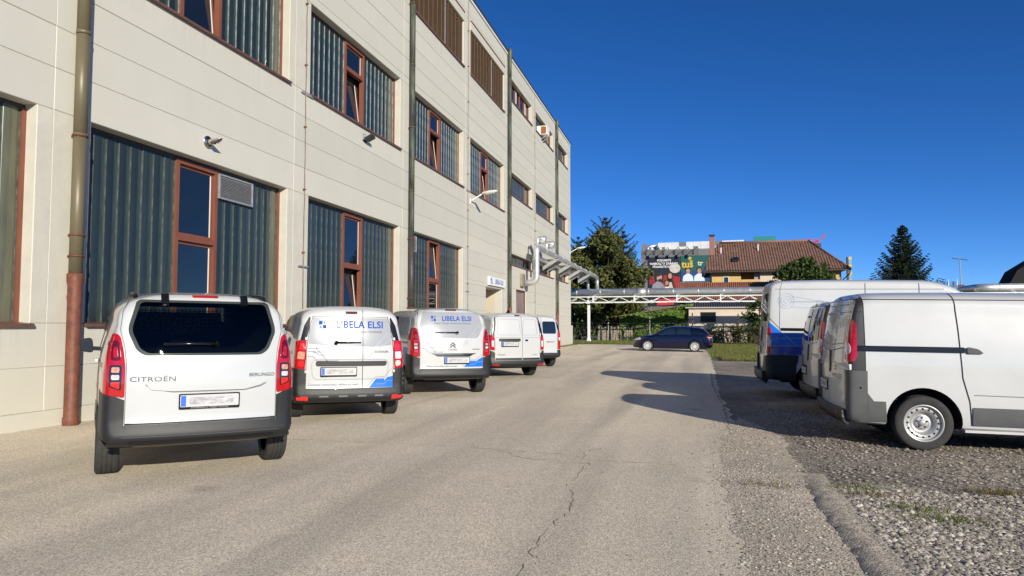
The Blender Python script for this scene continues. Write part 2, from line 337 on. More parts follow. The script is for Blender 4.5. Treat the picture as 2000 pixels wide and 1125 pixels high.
tag(st, 'few stray pebbles strewn on the open asphalt', 'gravel', kind='stuff')
# ------------------------------------------------------------------ the long factory building
def panel_material(name, col, grime=0.16, sill=0.0):
    m = bpy.data.materials.new(name); m.use_nodes = True; t = m.node_tree; b = t.nodes['Principled BSDF']; b.inputs['Roughness'].default_value = 0.72; L = t.links.new
    tc = t.nodes.new('ShaderNodeTexCoord'); oi = t.nodes.new('ShaderNodeObjectInfo')
    ad = t.nodes.new('ShaderNodeVectorMath'); ad.operation = 'ADD'; cm = t.nodes.new('ShaderNodeVectorMath'); cm.operation = 'SCALE'; cm.inputs['Scale'].default_value = 37.0
    cx = t.nodes.new('ShaderNodeCombineXYZ'); L(oi.outputs['Random'], cx.inputs[0]); L(oi.outputs['Random'], cx.inputs[2]); L(cx.outputs[0], cm.inputs[0]); L(tc.outputs['Object'], ad.inputs[0]); L(cm.outputs[0], ad.inputs[1])
    mp = t.nodes.new('ShaderNodeMapping'); mp.inputs['Scale'].default_value = (2.2, 1, 0.5); L(ad.outputs[0], mp.inputs[0])           # rain streaks
    n1 = _n(t, 'ShaderNodeTexNoise', Scale=1.0, Detail=6.0, Roughness=0.65); L(mp.outputs[0], n1.inputs['Vector'])
    n2 = _n(t, 'ShaderNodeTexNoise', Scale=0.7, Detail=5.0); L(ad.outputs[0], n2.inputs['Vector'])
    r1 = t.nodes.new('ShaderNodeValToRGB'); L(n1.outputs['Fac'], r1.inputs[0]); r1.color_ramp.elements[0].position = .30; r1.color_ramp.elements[1].position = .58; r1.color_ramp.elements[0].color = (1-grime, 1-grime*1.02, 1-grime*1.12, 1); r1.color_ramp.elements[1].color = (1, 1, 1, 1)
    r2 = t.nodes.new('ShaderNodeValToRGB'); L(n2.outputs['Fac'], r2.inputs[0]); r2.color_ramp.elements[0].position = .35; r2.color_ramp.elements[1].position = .65; r2.color_ramp.elements[0].color = (*[c*.98 for c in col], 1); r2.color_ramp.elements[1].color = (*[c*1.015 for c in col], 1)
    mr = _n(t, 'ShaderNodeMapRange'); mr.inputs['To Min'].default_value = 0.965; mr.inputs['To Max'].default_value = 1.03; L(oi.outputs['Random'], mr.inputs['Value'])
    m1 = _n(t, 'ShaderNodeMix', data_type='RGBA', blend_type='MULTIPLY'); m1.inputs[0].default_value = 1.0; L(r2.outputs[0], m1.inputs[6]); L(r1.outputs[0], m1.inputs[7])
    m2 = _n(t, 'ShaderNodeMix', data_type='RGBA', blend_type='MULTIPLY'); m2.inputs[0].default_value = 1.0; L(m1.outputs[2], m2.inputs[6]); L(mr.outputs[0], m2.inputs[7]); L(m2.outputs[2], b.inputs['Base Color'])
    if sill:
        # dirt washed down from the sill above: strongest at the panel's top edge, broken into drips
        sx = t.nodes.new('ShaderNodeSeparateXYZ'); L(tc.outputs['Generated'], sx.inputs[0]); mp3 = t.nodes.new('ShaderNodeMapping'); mp3.inputs['Scale'].default_value = (9.0, 1, 0.25); L(ad.outputs[0], mp3.inputs[0])
        n3 = _n(t, 'ShaderNodeTexNoise', Scale=1.0, Detail=5.0, Roughness=0.7); L(mp3.outputs[0], n3.inputs['Vector']); r3 = t.nodes.new('ShaderNodeValToRGB'); L(n3.outputs['Fac'], r3.inputs[0]); r3.color_ramp.elements[0].position = .48; r3.color_ramp.elements[1].position = .72
        mm = t.nodes.new('ShaderNodeMath'); mm.operation = 'MULTIPLY'; L(r3.outputs[0], mm.inputs[0]); L(sx.outputs[2], mm.inputs[1]); m3 = t.nodes.new('ShaderNodeMath'); m3.operation = 'MULTIPLY'; L(mm.outputs[0], m3.inputs[0]); m3.inputs[1].default_value = sill
        mxx = _n(t, 'ShaderNodeMix', data_type='RGBA', blend_type='MIX'); L(m3.outputs[0], mxx.inputs[0]); L(m2.outputs[2], mxx.inputs[6]); mxx.inputs[7].default_value = (.20, .17, .13, 1); L(mxx.outputs[2], b.inputs['Base Color'])
    nb = _n(t, 'ShaderNodeTexNoise', Scale=70.0, Detail=3.0); L(tc.outputs['Object'], nb.inputs['Vector']); bp = _n(t, 'ShaderNodeBump', Strength=0.1, Distance=0.01); L(nb.outputs['Fac'], bp.inputs['Height']); L(bp.outputs[0], b.inputs['Normal'])
    return m
M_PANEL = panel_material('cream_panel_paint', (0.565, 0.543, 0.468), .02)
M_PANEL2 = panel_material('cream_panel_paint_greyer', (0.555, 0.534, 0.46), .03)
M_PANEL3 = panel_material('cream_panel_below_sill', (0.565, 0.543, 0.468), .02, sill=.22)
M_REVEAL = mat('reveal_plaster', (0.56, 0.53, 0.45), 0.8, var=0.06, scale=3, bump=0.3, bscale=60)
M_DARK = mat('dark_interior', (0.018, 0.018, 0.017), 0.8, var=0.3, scale=2)
M_REDWOOD = mat('red_brown_frame', (0.20, 0.068, 0.038), 0.55, var=0.14, scale=5, stretch=(1, 1, 0.3))
M_SILL = mat('copper_sill', (0.17, 0.083, 0.062), 0.45, metal=0.2, var=0.2, scale=6)
M_SEAL = mat('joint_seal', (0.09, 0.10, 0.10), 0.4, var=0.5, scale=9, stretch=(1, 1, 0.8))
M_SEALW = mat('joint_seal_white', (0.42, 0.45, 0.45), 0.35, col2=(0.13, 0.17, 0.18), scale=7, stretch=(1, 1, 0.8))
M_WHITE = mat('white_lacquer', (0.78, 0.78, 0.76), 0.4, var=0.05)
M_ALU = mat('raw_aluminium', (0.62, 0.60, 0.57), 0.42, metal=0.7, var=0.15, scale=12)
M_FLASH = mat('roof_flashing', (0.06, 0.058, 0.055), 0.5, metal=0.4, var=0.2)
def glass_strip_material():
    m = bpy.data.materials.new('channel_glass'); m.use_nodes = True; t = m.node_tree; b = t.nodes['Principled BSDF']; L = t.links.new
    tc = t.nodes.new('ShaderNodeTexCoord'); mp = t.nodes.new('ShaderNodeMapping'); mp.inputs['Scale'].default_value = (6, 6, 0.35); L(tc.outputs['Object'], mp.inputs[0])
    oi = t.nodes.new('ShaderNodeObjectInfo')
    no = _n(t, 'ShaderNodeTexNoise', Scale=1.0, Detail=4.0); L(mp.outputs[0], no.inputs['Vector'])
    rp = t.nodes.new('ShaderNodeValToRGB'); L(no.outputs['Fac'], rp.inputs[0]); rp.color_ramp.elements[0].position = 0.3; rp.color_ramp.elements[1].position = 0.75
    rp.color_ramp.elements[0].color = (0.012, 0.018, 0.018, 1); rp.color_ramp.elements[1].color = (0.032, 0.044, 0.038, 1)
    mr = _n(t, 'ShaderNodeMapRange'); mr.inputs['To Min'].default_value = 0.75; mr.inputs['To Max'].default_value = 1.35; L(oi.outputs['Random'], mr.inputs['Value'])
    mx = _n(t, 'ShaderNodeMix', data_type='RGBA', blend_type='MULTIPLY'); mx.inputs[0].default_value = 1.0; L(rp.outputs[0], mx.inputs[6]); L(mr.outputs[0], mx.inputs[7]); L(mx.outputs[2], b.inputs['Base Color'])
    b.inputs['Roughness'].default_value = 0.14; b.inputs['IOR'].default_value = 1.55
    mp2 = t.nodes.new('ShaderNodeMapping'); mp2.inputs['Scale'].default_value = (1, 1, 0.12); L(tc.outputs['Object'], mp2.inputs[0])
    nb = _n(t, 'ShaderNodeTexNoise', Scale=40.0, Detail=3.0); L(mp2.outputs[0], nb.inputs['Vector'])
    bp = _n(t, 'ShaderNodeBump', Strength=0.12, Distance=0.01); L(nb.outputs['Fac'], bp.inputs['Height']); L(bp.outputs[0], b.inputs['Normal'])
    return m
M_STRIP = glass_strip_material()
M_FLANGE = mat('glass_flange', (0.04, 0.058, 0.048), 0.3, var=0.35, scale=3, stretch=(6, 6, 0.5), ior=1.4)
M_FLANGE2 = mat('glass_flange_edge', (0.07, 0.098, 0.082), 0.3, var=0.35, scale=3, stretch=(6, 6, 0.5), ior=1.4)
M_STRIP_Y = mat('channel_glass_yellowed', (0.115, 0.115, 0.07), 0.25, var=0.25, scale=3, stretch=(5, 5, 0.4), ior=1.6)
M_PANE = mat('window_pane', (0.008, 0.012, 0.016), 0.015, var=0.2, scale=1.0, ior=1.8)
M_BLIND = mat('brown_blind', (0.17, 0.098, 0.05), 0.5, var=0.12, scale=4)
M_OLIVE = mat('olive_pipe_paint', (0.15, 0.125, 0.075), 0.45, var=0.12, scale=4, metal=0.15, stretch=(1, 1, 0.3))
M_RUST = mat('red_oxide_cast_iron', (0.155, 0.05, 0.028), 0.6, var=0.3, scale=9, bump=0.3, bscale=25)
M_GREENCU = mat('patinated_copper', (0.115, 0.135, 0.085), 0.6, col2=(0.045, 0.045, 0.032), scale=5, metal=0.25, stretch=(2, 2, 0.5))

bld = empty('factory_building', (P1.x, P1.y, G0), YARD_ROT)
tag(bld, 'long three storey cream factory building with dark channel glass windows', 'building')
S0, S1 = -4.80, 42.93; BAY = 6.03; W0 = 1.23; WW = 5.15; TOP = 14.56
JO = [0.225 + 0.597*i for i in range(25)]
TH = 0.34
GZ = (1.419, 4.404); FZ = (6.792, 8.97); SZ = (11.568, 13.69)
openings = []     # (x0, x1, z0, z1, kind, k)
for k in range(-1, 7):
    x0 = W0 + BAY*k; x1 = x0 + WW
    if k == 6: x1 = x0 + 4.4
    if k <= 2: openings.append((x0, x1, *GZ, 'G', k))
    if k <= 3:
        openings.append((x0, x1, *FZ, 'F', k)); openings.append((x0, x1, *SZ, 'B', k))
    else:
        openings += [(x0, x1 - 0.15, 4.404, 4.93, 'g', k), (x0, x1 - 0.15, 7.86, 8.97, 'f', k), (x0, x1 - 0.15, 12.58, 13.65, 's', k)]
ENT = (21.54, 24.10, -0.02, 3.06); openings.append((*ENT, 'ent', 3))
DOOR = (26.82, 28.92, 0.0, 3.21); openings.append((*DOOR, 'door', 4))

_pc = {}
def panel_mesh(w, h, d, m):
    key = (round(w, 3), round(h, 3), round(d, 3), m.name)
    if key not in _pc:
        c = 0.009; e = 0.012
        vs = [(0,0+e,0),(w,e,0),(w,e,h),(0,e,h),(0,d,0),(w,d,0),(w,d,h),(0,d,h),(c,0,c),(w-c,0,c),(w-c,0,h-c),(c,0,h-c)]
        fs = [(8,9,10,11),(0,1,9,8),(1,2,10,9),(2,3,11,10),(3,0,8,11),(0,4,5,1),(1,5,6,2),(2,6,7,3),(3,7,4,0),(5,4,7,6)]
        me = bpy.data.meshes.new('wall_panel'); me.from_pydata(vs, [], fs); me.materials.append(m); me.update(); _pc[key] = me
    return _pc[key]
def panel(x0, x1, z0, z1, m=None, name='wall_panel', d=TH, y=0.0):
    o = link(name, panel_mesh(x1-x0, z1-z0, d, m or random.choice((M_PANEL, M_PANEL, M_PANEL2))), bld, (x0, y + random.uniform(-.003, .003), z0)); return o
edges = [S0, W0 - 0.63] + [W0 - 0.63 + BAY*(k+1) for k in range(0, 7)]; edges[-1] = S1; edges = [S0] + [W0 - 0.63 + BAY*k for k in range(0, 7)] + [S1]
for b in range(len(edges)-1):
    xa, xb = edges[b], edges[b+1]; ops = [o for o in openings if o[0] < xb and o[1] > xa]
    zs = JO[:-1] + [TOP]
    cuts = sorted(set([round(z, 3) for z in zs] + [round(o[i], 3) for o in ops for i in (2, 3) if o[i] > 0.25]))
    cuts = [c for i, c in enumerate(cuts) if i == 0 or c - cuts[i-1] > 0.03]
    col = []      # merged pieces beside openings become tall pilasters
    for z0, z1 in zip(cuts[:-1], cuts[1:]):
        zm = (z0+z1)/2; act = sorted([o for o in ops if o[2] < zm < o[3]]); x = xa; iv = []
        for o in act:
            if o[0] - x > 0.02: iv.append((x, o[0]))
            x = max(x, o[1])
        if xb - x > 0.02: iv.append((x, xb))
        for i in iv: col.append([i[0], i[1], z0, z1, bool(act) and act[0][4] not in ('ent', 'door')])
    done = []
    for p in col:
        for q in done:
            if p[4] and q[4] and abs(q[0]-p[0]) < 1e-6 and abs(q[1]-p[1]) < 1e-6 and abs(q[3]-p[2]) < 1e-6: q[3] = p[3]; break
        else: done.append(p)
    for p in done: panel(p[0], p[1], p[2], p[3], M_REVEAL if p[4] else (M_PANEL3 if any(abs(o[2]-p[3]) < .02 and o[4] not in ('ent', 'door') for o in ops) else None))
# plinth, core, roof edge
for x0, x1 in ((S0, 10.0), (10.0, ENT[0]), (ENT[1], DOOR[0]), (DOOR[1], S1)):
    panel(x0, x1, -0.25, 0.225, M_PANEL2, 'plinth', y=-0.015 if x1 < 40 else -0.016)
mb = MB(); mb.box(DOOR[1]+1.6, S1+0.16, -0.10, 0.0 - 0.001, 0.0 - 0.3, 1.40); mb.build('plinth_upstand', M_PANEL2, bld)
mb = MB(); mb.box(S0+0.02, ENT[0]-0.6, TH+0.06, 18, -0.3, TOP-0.2); mb.box(ENT[1]+0.6, S1-0.05, TH+0.06, 18, -0.3, TOP-0.2); mb.box(ENT[0]-0.6, ENT[1]+0.6, TH+0.06, 18, ENT[3]+0.25, TOP-0.2)
mb.box(ENT[0]-0.6, ENT[1]+0.6, 3.2, 18, -0.3, ENT[3]+0.25); mb.build('core', M_DARK, bld)
mb = MB(); mb.box(S0, S1+0.03, -0.05, 0.5, TOP+0.0, TOP+0.10); mb.build('parapet_cap', M_WHITE, bld)
mb = MB(); mb.box(S0, S1+0.06, -0.09, 0.6, TOP+0.10, TOP+0.16); mb.build('roof_flashing', M_FLASH, bld)
mb = MB(); mb.box(S1-0.02, S1+0.02, TH+.002, 18.2, -0.3, TOP-.01); mb.build('end_wall', M_PANEL, bld)
# entrance recess
mb = MB(); x0, x1, z1 = ENT[0], ENT[1], ENT[3]
mb.box(x0-0.25, x0, TH, 3.0, -0.3, z1); mb.box(x1, x1+0.25, TH, 3.0, -0.3, z1); mb.box(x0-0.25, x1+0.25, 3.0, 3.2, -0.3, z1); mb.box(x0-0.25, x1+0.25, TH, 3.2, z1, z1+0.2)
mb.build('entrance_recess', mat('recess_plaster', (0.55, 0.475, 0.365), 0.85, var=0.05, scale=2), bld)
ed = MB(); ed.box(x0+0.7, x1-0.7, 2.9, 2.98, 0, 2.3); ed_o = ed.build('entrance_door', M_REDWOOD, bld)
mb = MB(); mb.box(x0+0.85, x1-0.85, 2.88, 2.899, 0.4, 2.1); mb.build('pane', M_PANE, ed_o)

# glazing
def strips(parent, x0, x1, z0, z1, y, last_yellow=False, w=0.252, white=False):
    n = max(1, round((x1-x0)/w)); w = (x1-x0)/n; h = z1-z0
    def sm(yellow):
        key = ('strip', round(w, 4), round(h, 3), yellow, white)
        if key not in _pc:
            mb = MB(); f = 0.095; s_ = 0.008 if white else 0.005
            prof = [(0.002, 0.03), (0.006, 0.006), (0.02, 0.0), (w-f-0.02, 0.0), (w-f, 0.004)]
            vs = [(x, yy, zz) for zz in (0, h) for x, yy in prof]; n_ = len(prof)
            mb.add(vs, [(i, i+1, n_+i+1, n_+i) for i in range(n_-1)], 0, True)
            prof = [(w-f, 0.004), (w-s_-0.035, 0.008), (w-s_, 0.016)]; vs = [(x, yy, zz) for zz in (0, h) for x, yy in prof]
            mb.add(vs, [(0,1,4,3)], 1, True); mb.add([vs[1], vs[2], vs[5], vs[4]], [(0,1,2,3)], 3, True)
            mb.box(w-s_, w+0.001, -0.002, 0.03, 0, h, 2)
            _pc[key] = mb.mesh('glass_channel', [M_STRIP_Y if yellow else M_STRIP, M_STRIP_Y if yellow else M_FLANGE, M_SEALW if white else M_SEAL, M_STRIP_Y if yellow else M_FLANGE2])
        return _pc[key]
    for i in range(n):
        o = link('glass_channel', sm(last_yellow and i == n-1), parent, (x0 + i*w, y + random.uniform(-0.004, 0.004), z0))
def frame_bars(mb, x0, x1, z0, z1, y0, y1, t):
    mb.box(x0, x0+t, y0, y1, z0, z1); mb.box(x1-t, x1, y0, y1, z0, z1); mb.box(x0+t, x1-t, y0+.001, y1, z1-t, z1); mb.box(x0+t, x1-t, y0+.001, y1, z0, z0+t)
def sash(parent, x0, x1, z0, z1, y, tilt=0.0, t=0.05, edge=True):
    """a glazed sash hinged at its bottom edge; tilt leans its top inwards"""
    mb = MB(); w, h = x1-x0, z1-z0; frame_bars(mb, 0, w, 0, h, 0, 0.05, t)
    o = mb.build('sash', M_REDWOOD, parent, (x0, y, z0), (-tilt, 0, 0))
    g = MB(); g.box(t, w-t, 0.014, 0.022, t, h-t); g.build('pane', M_PANE, parent, (x0, y, z0), (-tilt, 0, 0))
    if edge:
        e = MB(); e.box(w-t-0.022, w-t-0.001, 0.006, 0.013, t, h-t)
        if tilt > 0: e.box(w-0.004, w+0.004, 0.004, 0.075, 0.0, h)
        e.build('glazing_bead', M_WHITE, parent, (x0, y, z0), (-tilt, 0, 0))
    return o
def louvre(parent, x0, x1, z0, z1, y):
    mb = MB(); frame_bars(mb, x0, x1, z0, z1, y-0.07, y-0.012, 0.03); f = mb.build('vent_grille', M_ALU, parent)
    mb = MB(); n = 14
    mb.box(x0+.03, x1-.03, y-0.018, y-0.012, z0+.03, z1-.03, 1)
    for i in range(n):
        z = z0+.04 + (z1-z0-.08)*i/n; mb.add([(x0+.03, y-.066, z), (x1-.03, y-.066, z), (x1-.03, y-.03, z+.030), (x0+.03, y-.03, z+.030), (x0+.03, y-.066, z-.004), (x1-.03, y-.066, z-.004)], [(0,1,2,3),(4,5,1,0),(5,4,3,2)])
    o = mb.build('slats', [M_ALU, M_DARK], parent); o['kind'] = 'stuff'
def sill(parent, x0, x1, z, nm='sill'):
    mb = MB(); mb.add([(x0-.02, -.07, z-.045), (x1+.02, -.07, z-.045), (x1+.02, -.07, z-.005), (x0-.02, -.07, z-.005), (x1+.02, 0.3, z+.03), (x0-.02, .3, z+.03), (x0-.02, 0.3, z-.045), (x1+.02, .3, z-.045)],
        [(0,1,2,3),(3,2,4,5),(0,6,7,1),(1,7,4,2),(0,3,5,6)]); mb.build(nm, M_SILL, parent)
RY = 0.21
for x0, x1, z0, z1, kd, k in openings:
    if kd in ('ent', 'door'): continue
    mb = MB()
    if kd in 'GF':
        fx0, fx1 = x0 + 1.98, x0 + 3.08; t = 0.075; mb.box(fx0, fx0+t, RY-.04, RY+.08, z0, z1-.06); mb.box(fx1-t, fx1, RY-.04, RY+.08, z0, z1-.06)
        zt = 2.95 if kd == 'G' else 8.2
        mb.box(fx0+t, fx1-t, RY-.039, RY+.08, z1-.06-t, z1-.06); mb.box(fx0+t, fx1-t, RY-.039, RY+.08, z0, z0+t); mb.box(fx0+t, fx1-t, RY-.039, RY+.08, zt-.05, zt+.05)
        mb.box(x1-.06, x1, RY-.03, RY+.09, z0, z1-.06)
        mb.box(x0, x1, RY-.002, RY+.1, z1-.06, z1, 1)
        wdw = mb.build('window', [M_REDWOOD, M_FLASH], bld)
        strips(wdw, x0+.01, fx0-.004, z0+.01, z1-.06, RY, white=kd == 'F'); lv = (kd == 'G' and k in (0, 2))
        if kd == 'G' and k == 0:
            strips(wdw, fx1+.004, fx1+.004+1.06, z0+.01, z1-.60, RY); strips(wdw, fx1+1.07, x1-.065, z0+.01, z1-.06, RY, True); louvre(wdw, fx1+.01, fx1+1.06, z1-.58, z1-.1, RY)
            hb = MB(); hb.box(fx1+.004, fx1+1.07, RY, RY+.06, z1-.60, z1-.06); hb.build('blanking_plate', M_FLASH, wdw)
        elif kd == 'G' and k == 2:
            strips(wdw, fx1+.004, x1-.065, z0+.01, z1-.06, RY, True); louvre(wdw, x0+.05, x0+.85, z1-.62, z1-.1, RY)
        else: strips(wdw, fx1+.004, x1-.065, z0+.01, z1-.06, RY, True, white=kd == 'F')
        a = dict(G={1: (0, .12), 2: (.10, 0)}, F={0: (0, .10), 1: (0, .13), 2: (0, .13), 3: (0, .12)})[kd].get(k, (0, 0))
        sash(wdw, fx0+t+.004, fx1-t-.004, zt+.054, z1-.064-t, RY+(.015 if not a[0] else .03), a[0], .045 if a[0] == 0 else .05); sash(wdw, fx0+t+.004, fx1-t-.004, z0+t+.004, zt-.054, RY+(.015 if not a[1] else .03), a[1], .05)
        sill(wdw, x0, x1, z0)
    elif kd == 'B':
        mb.box(x0, x1, RY-.02, RY+.1, z0, z0+.06); mb.box(x0, x1, RY+.05, RY+.1, z0+.06, z1, 1)
        wdw = mb.build('window', [M_REDWOOD, M_DARK], bld)
        bxs = MB(); bxs.box(x0-.02, x1+.02, -.03, .24, z1-.30, z1+.02); bxs.build('blind_box', M_REVEAL, wdw)
        bl = MB(); bl.box(x0-.03, x1+.03, -.05, 0.05, z1+.022, z1+.075); bl.build('blind_cover_strip', M_REDWOOD, wdw)
        for a, b in ((x0+.01, x0+3.15), (x0+3.22, x1-.01)):
            bm_ = MB(); n = 30 if k > 0 else 20; hh = (z1-.30-z0-.03)/n
            for i in range(n):
                z = z0+.03 + hh*i; bm_.add([(a, .05, z-.004), (b, .05, z-.004), (b, .076, z+hh*1.0), (a, .076, z+hh*1.0), (a, .083, z+hh*.98), (b, .083, z+hh*.98), (a, .057, z-.010), (b, .057, z-.010)], [(0,1,2,3), (5,4,6,7), (1,0,6,7), (2,5,4,3)])
            for c in np.arange(a+.25, b, .42): bm_.box(c-.012, c+.012, .044, .050, z0+.02, z1-.30, 1)
            o = bm_.build('venetian_blind', [M_BLIND, mat('blind_cord', (0.21, 0.14, 0.08), .6, var=.1)], wdw)
        g = MB(); g.box(x0+3.165, x0+3.205, .04, .07, z0, z1-.3); g.build('guide_rail', M_ALU, wdw)
        sill(wdw, x0, x1, z0)
    else:
        frame_bars(mb, x0, x1, z0, z1-.02, RY-.03, RY+.07, .05)
        divs = {'s': 5, 'f': 1, 'g': 1}[kd]
        if kd == 's' and k == 4:
            for i in range(1, 5): xx = x0 + (x1-x0)*i/5; mb.box(xx-.035, xx+.035, RY-.029, RY+.07, z0+.05, z1-.07)
        else: xx = x1 - 1.05; mb.box(xx-.035, xx+.035, RY-.029, RY+.07, z0+.05, z1-.07)
        wdw = mb.build('window', M_REDWOOD, bld)
        if kd == 's' and k == 4:
            for i in range(5):
                a, b = x0+(x1-x0)*i/5+.06, x0+(x1-x0)*(i+1)/5-.06; g = MB(); g.box(a, b, RY+.02, RY+.03, z0+.05, z1-.07); g.build('pane', M_PANE, wdw)
                if i in (0, 2, 4): c = MB(); c.box(a+.1, a+.32, RY+.004, RY+.018, z0+.06, z1-.08); c.build('curtain', M_WHITE, wdw)
        else:
            strips(wdw, x0+.05, xx-.036, z0+.05, z1-.07, RY, False, .3); g = MB(); g.box(xx+.036, x1-.05, RY+.02, RY+.03, z0+.05, z1-.07); g.build('pane', M_PANE, wdw)
        sill(wdw, x0, x1, z0)
# red service door
x0, x1, z0, z1 = DOOR
mb = MB(); frame_bars(mb, x0, x1, z0, z1, .05, .16, .09); mb.box(x0+.09, x1-.09, .052, .15, 1.62, 1.70); dr = mb.build('service_door', mat('oxblood_paint', (0.12, 0.028, 0.02), .5, var=.12), bld)
for i in (0, 1):
    c = MB(); a = x0+.095+(x1-x0-.19)/2*i; c.box(a+.008, a+(x1-x0-.19)/2-.008, .08, .12, .02, 1.61); c.build('door_leaf', mat('oxblood_leaf', (0.13, 0.03, 0.022), .5, var=.1), dr)
c = MB(); c.box(x0+.1, x1-.1, .09, .10, 1.705, z1-.1); c.build('pane', mat('dusty_glass', (0.2, 0.15, 0.14), .2, var=.2, scale=2), dr)

# ---- things fixed to the facade (each one stands by itself)
def on_wall(name, s, z, label, cat, group=None):
    e = empty(name, WA(s, 0, G0 + z), YARD_ROT); tag(e, label, cat, group); return e
for i, (s_, lab, mm) in enumerate(((0.90, 'olive downpipe with a rusty red cast iron foot at the left edge', M_OLIVE), (13.02, 'green patinated downpipe between the second and third ground floor windows', M_GREENCU),
                          (25.05, 'green downpipe just right of the blue lettered entrance sign', M_GREENCU), (37.10, 'dark downpipe nearest the far corner of the building behind the silver ducts', M_GREENCU))):
    e = on_wall('downpipe', s_, 0, lab, 'downpipe', 'downpipes on the factory facade'); yo = -0.15; R = .088 if i == 0 else .076
    zs = 2.12 if i == 0 else (2.25 if i != 1 else 2.35)
    if i == 1: zs = 1.7
    top = TOP + .05
    seg = [zs] + [z for z in (4.1, 5.6, 7.6, 9.6, 11.6, 13.4)] + [top]
    for a, b in zip(seg[:-1], seg[1:]):
        mb = MB(); mb.tube([(0, yo, a-.03), (0, yo, b+.02)], [R, R*1.0], 18); mb.tube([(0, yo, b-.02), (0, yo, b+.03)], R*1.07, 18); mb.build('pipe_section', mm if not (i == 1 and b < 4.2) else mat('brown_pipe', (0.06, .045, .035), .5, var=.2), e)
    mb = MB(); mb.lathe([(R*1.05, -.25), (R*1.18, 0.06), (R*1.18, 0.10), (R*1.04, .12), (R*1.04, zs-.40), (R*1.12, zs-.34), (R*1.12, zs-.31), (R*1.05, zs-.29), (R*1.05, zs-.18), (R*1.22, zs-.1), (R*1.22, zs), (R*1.01, zs+.005)], 'z', (0, yo, 0), 20)
    mb.build('standpipe', M_RUST, e)
    for z in (zs+.25, zs+.55, 4.1, 7.6, 11.6):
        mb = MB(); mb.tube([(R*1.05*math.cos(a), yo+R*1.05*math.sin(a), z) for a in np.linspace(0, 2*PI, 17)[:-1]], .014, 6, closed=True); mb.box(-.01, .01, yo+R, 0, z-.012, z+.012); mb.box(R, R+.05, yo-.015, yo+.015, z-.012, z+.012)
        mb.build('pipe_clamp', M_RUST, e)
    if i in (2, 3):
        mb = MB(); mb.lathe([(R*1.0, top-.5), (R*1.15, top-.3), (R*1.4, top+.05), (R*1.4, top+.2), (R*1.2, top+.2)], 'z', (0, yo, 0), 16); mb.build('hopper', M_GREENCU, e)
for i, (s_, lab) in enumerate(((7.02, 'thin brown lightning conductor between the two nearest window bays'), (18.95, 'thin lightning conductor running down beside the wall street lamp'), (31.0, 'pale thin lightning conductor left of the silver ducts'))):
    e = on_wall('lightning_conductor', s_, 0, lab, 'lightning conductor', 'lightning conductors on the facade'); zz = np.linspace(0.6, TOP+.1, 40)
    mb = MB(); mb.tube([(random.uniform(-.012, .012), -.045, z) for z in zz], .009, 6); mb.build('wire', mat('conductor_wire', (0.28, .2, .15), .5, metal=.4, var=.3), e)
    mb = MB()
    for z in np.arange(1.6, TOP, 1.45): mb.box(-.02, .02, -.065, 0, z-.015, z+.015)
    mb.build('wire_holders', M_RUST, e)
    mb = MB(); mb.box(-.18, .3, -.05, -.03, 6.72, 6.75); mb.box(-.2, .2, -.05, -.03, 2.72, 2.75); mb.build('bracket', M_ALU, e)
e = on_wall('wall_flue', 3.77, 4.76, 'short stainless flue pipe with a slanted mouth above the nearest window', 'flue'); M_INOX = mat('stainless_steel', (0.62, 0.59, 0.54), .28, metal=1.0, var=.08, scale=8)
mb = MB(); mb.lathe([(0.0, -.02), (.115, -.02), (.115, -.002)], 'y', n=24); mb.lathe([(.09, -.035), (.115, -.02)], 'y', n=24); mb.build('wall_rosette', M_INOX, e)
mb = MB(); n = 24; R = .052; ring = [2*PI*k/n for k in range(n)]
vs = [(R*math.cos(a), -.02, R*math.sin(a)) for a in ring] + [(R*math.cos(a), -.235 - .075*math.sin(a), R*math.sin(a)) for a in ring] + [(R*.92*math.cos(a), -.235 - .075*math.sin(a), R*.92*math.sin(a)) for a in ring] + [(R*.92*math.cos(a), -.05, R*.92*math.sin(a)) for a in ring]
mb.add(vs, [(r*n+k, r*n+(k+1) % n, (r+1)*n+(k+1) % n, (r+1)*n+k) for r in range(3) for k in range(n)], 0, True); mb.add([vs[3*n+k] for k in range(n)], [tuple(range(n))], 1); mb.build('pipe', [M_INOX, M_DARK], e)
M_BLACKP = mat('black_plastic', (0.02, 0.02, 0.021), .45, var=.2)
e = on_wall('floodlight', 10.05, 6.43, 'small black floodlight tilted out below the first floor window', 'floodlight')
mb = MB(); mb.obox((0, -.16, .05), (.12, 0, 0), (0, .10, -.045), (0, .018, .035)); hd = mb.build('head', M_BLACKP, e)
mb = MB(); mb.obox((0, -.172, .018), (.10, 0, 0), (0, .08, -.036), (0, .002, .004)); mb.build('lens', mat('flood_lens', (.16, .15, .12), .2, var=.1), hd)
mb = MB(); mb.bar((-.09, 0, -.02), (-.09, -.13, .04), .012, .02); mb.bar((.09, 0, -.02), (.09, -.13, .04), .012, .02); mb.box(-.1, .1, -.012, 0, -.05, .01); mb.build('bracket', M_BLACKP, e)
mb = MB(); mb.tube(bend([(-.04, -.005, .02), (-.11, -.01, .16), (.03, -.01, .17), (.06, -.06, .09)], .04), .004, 5); mb.build('cable', M_BLACKP, e)
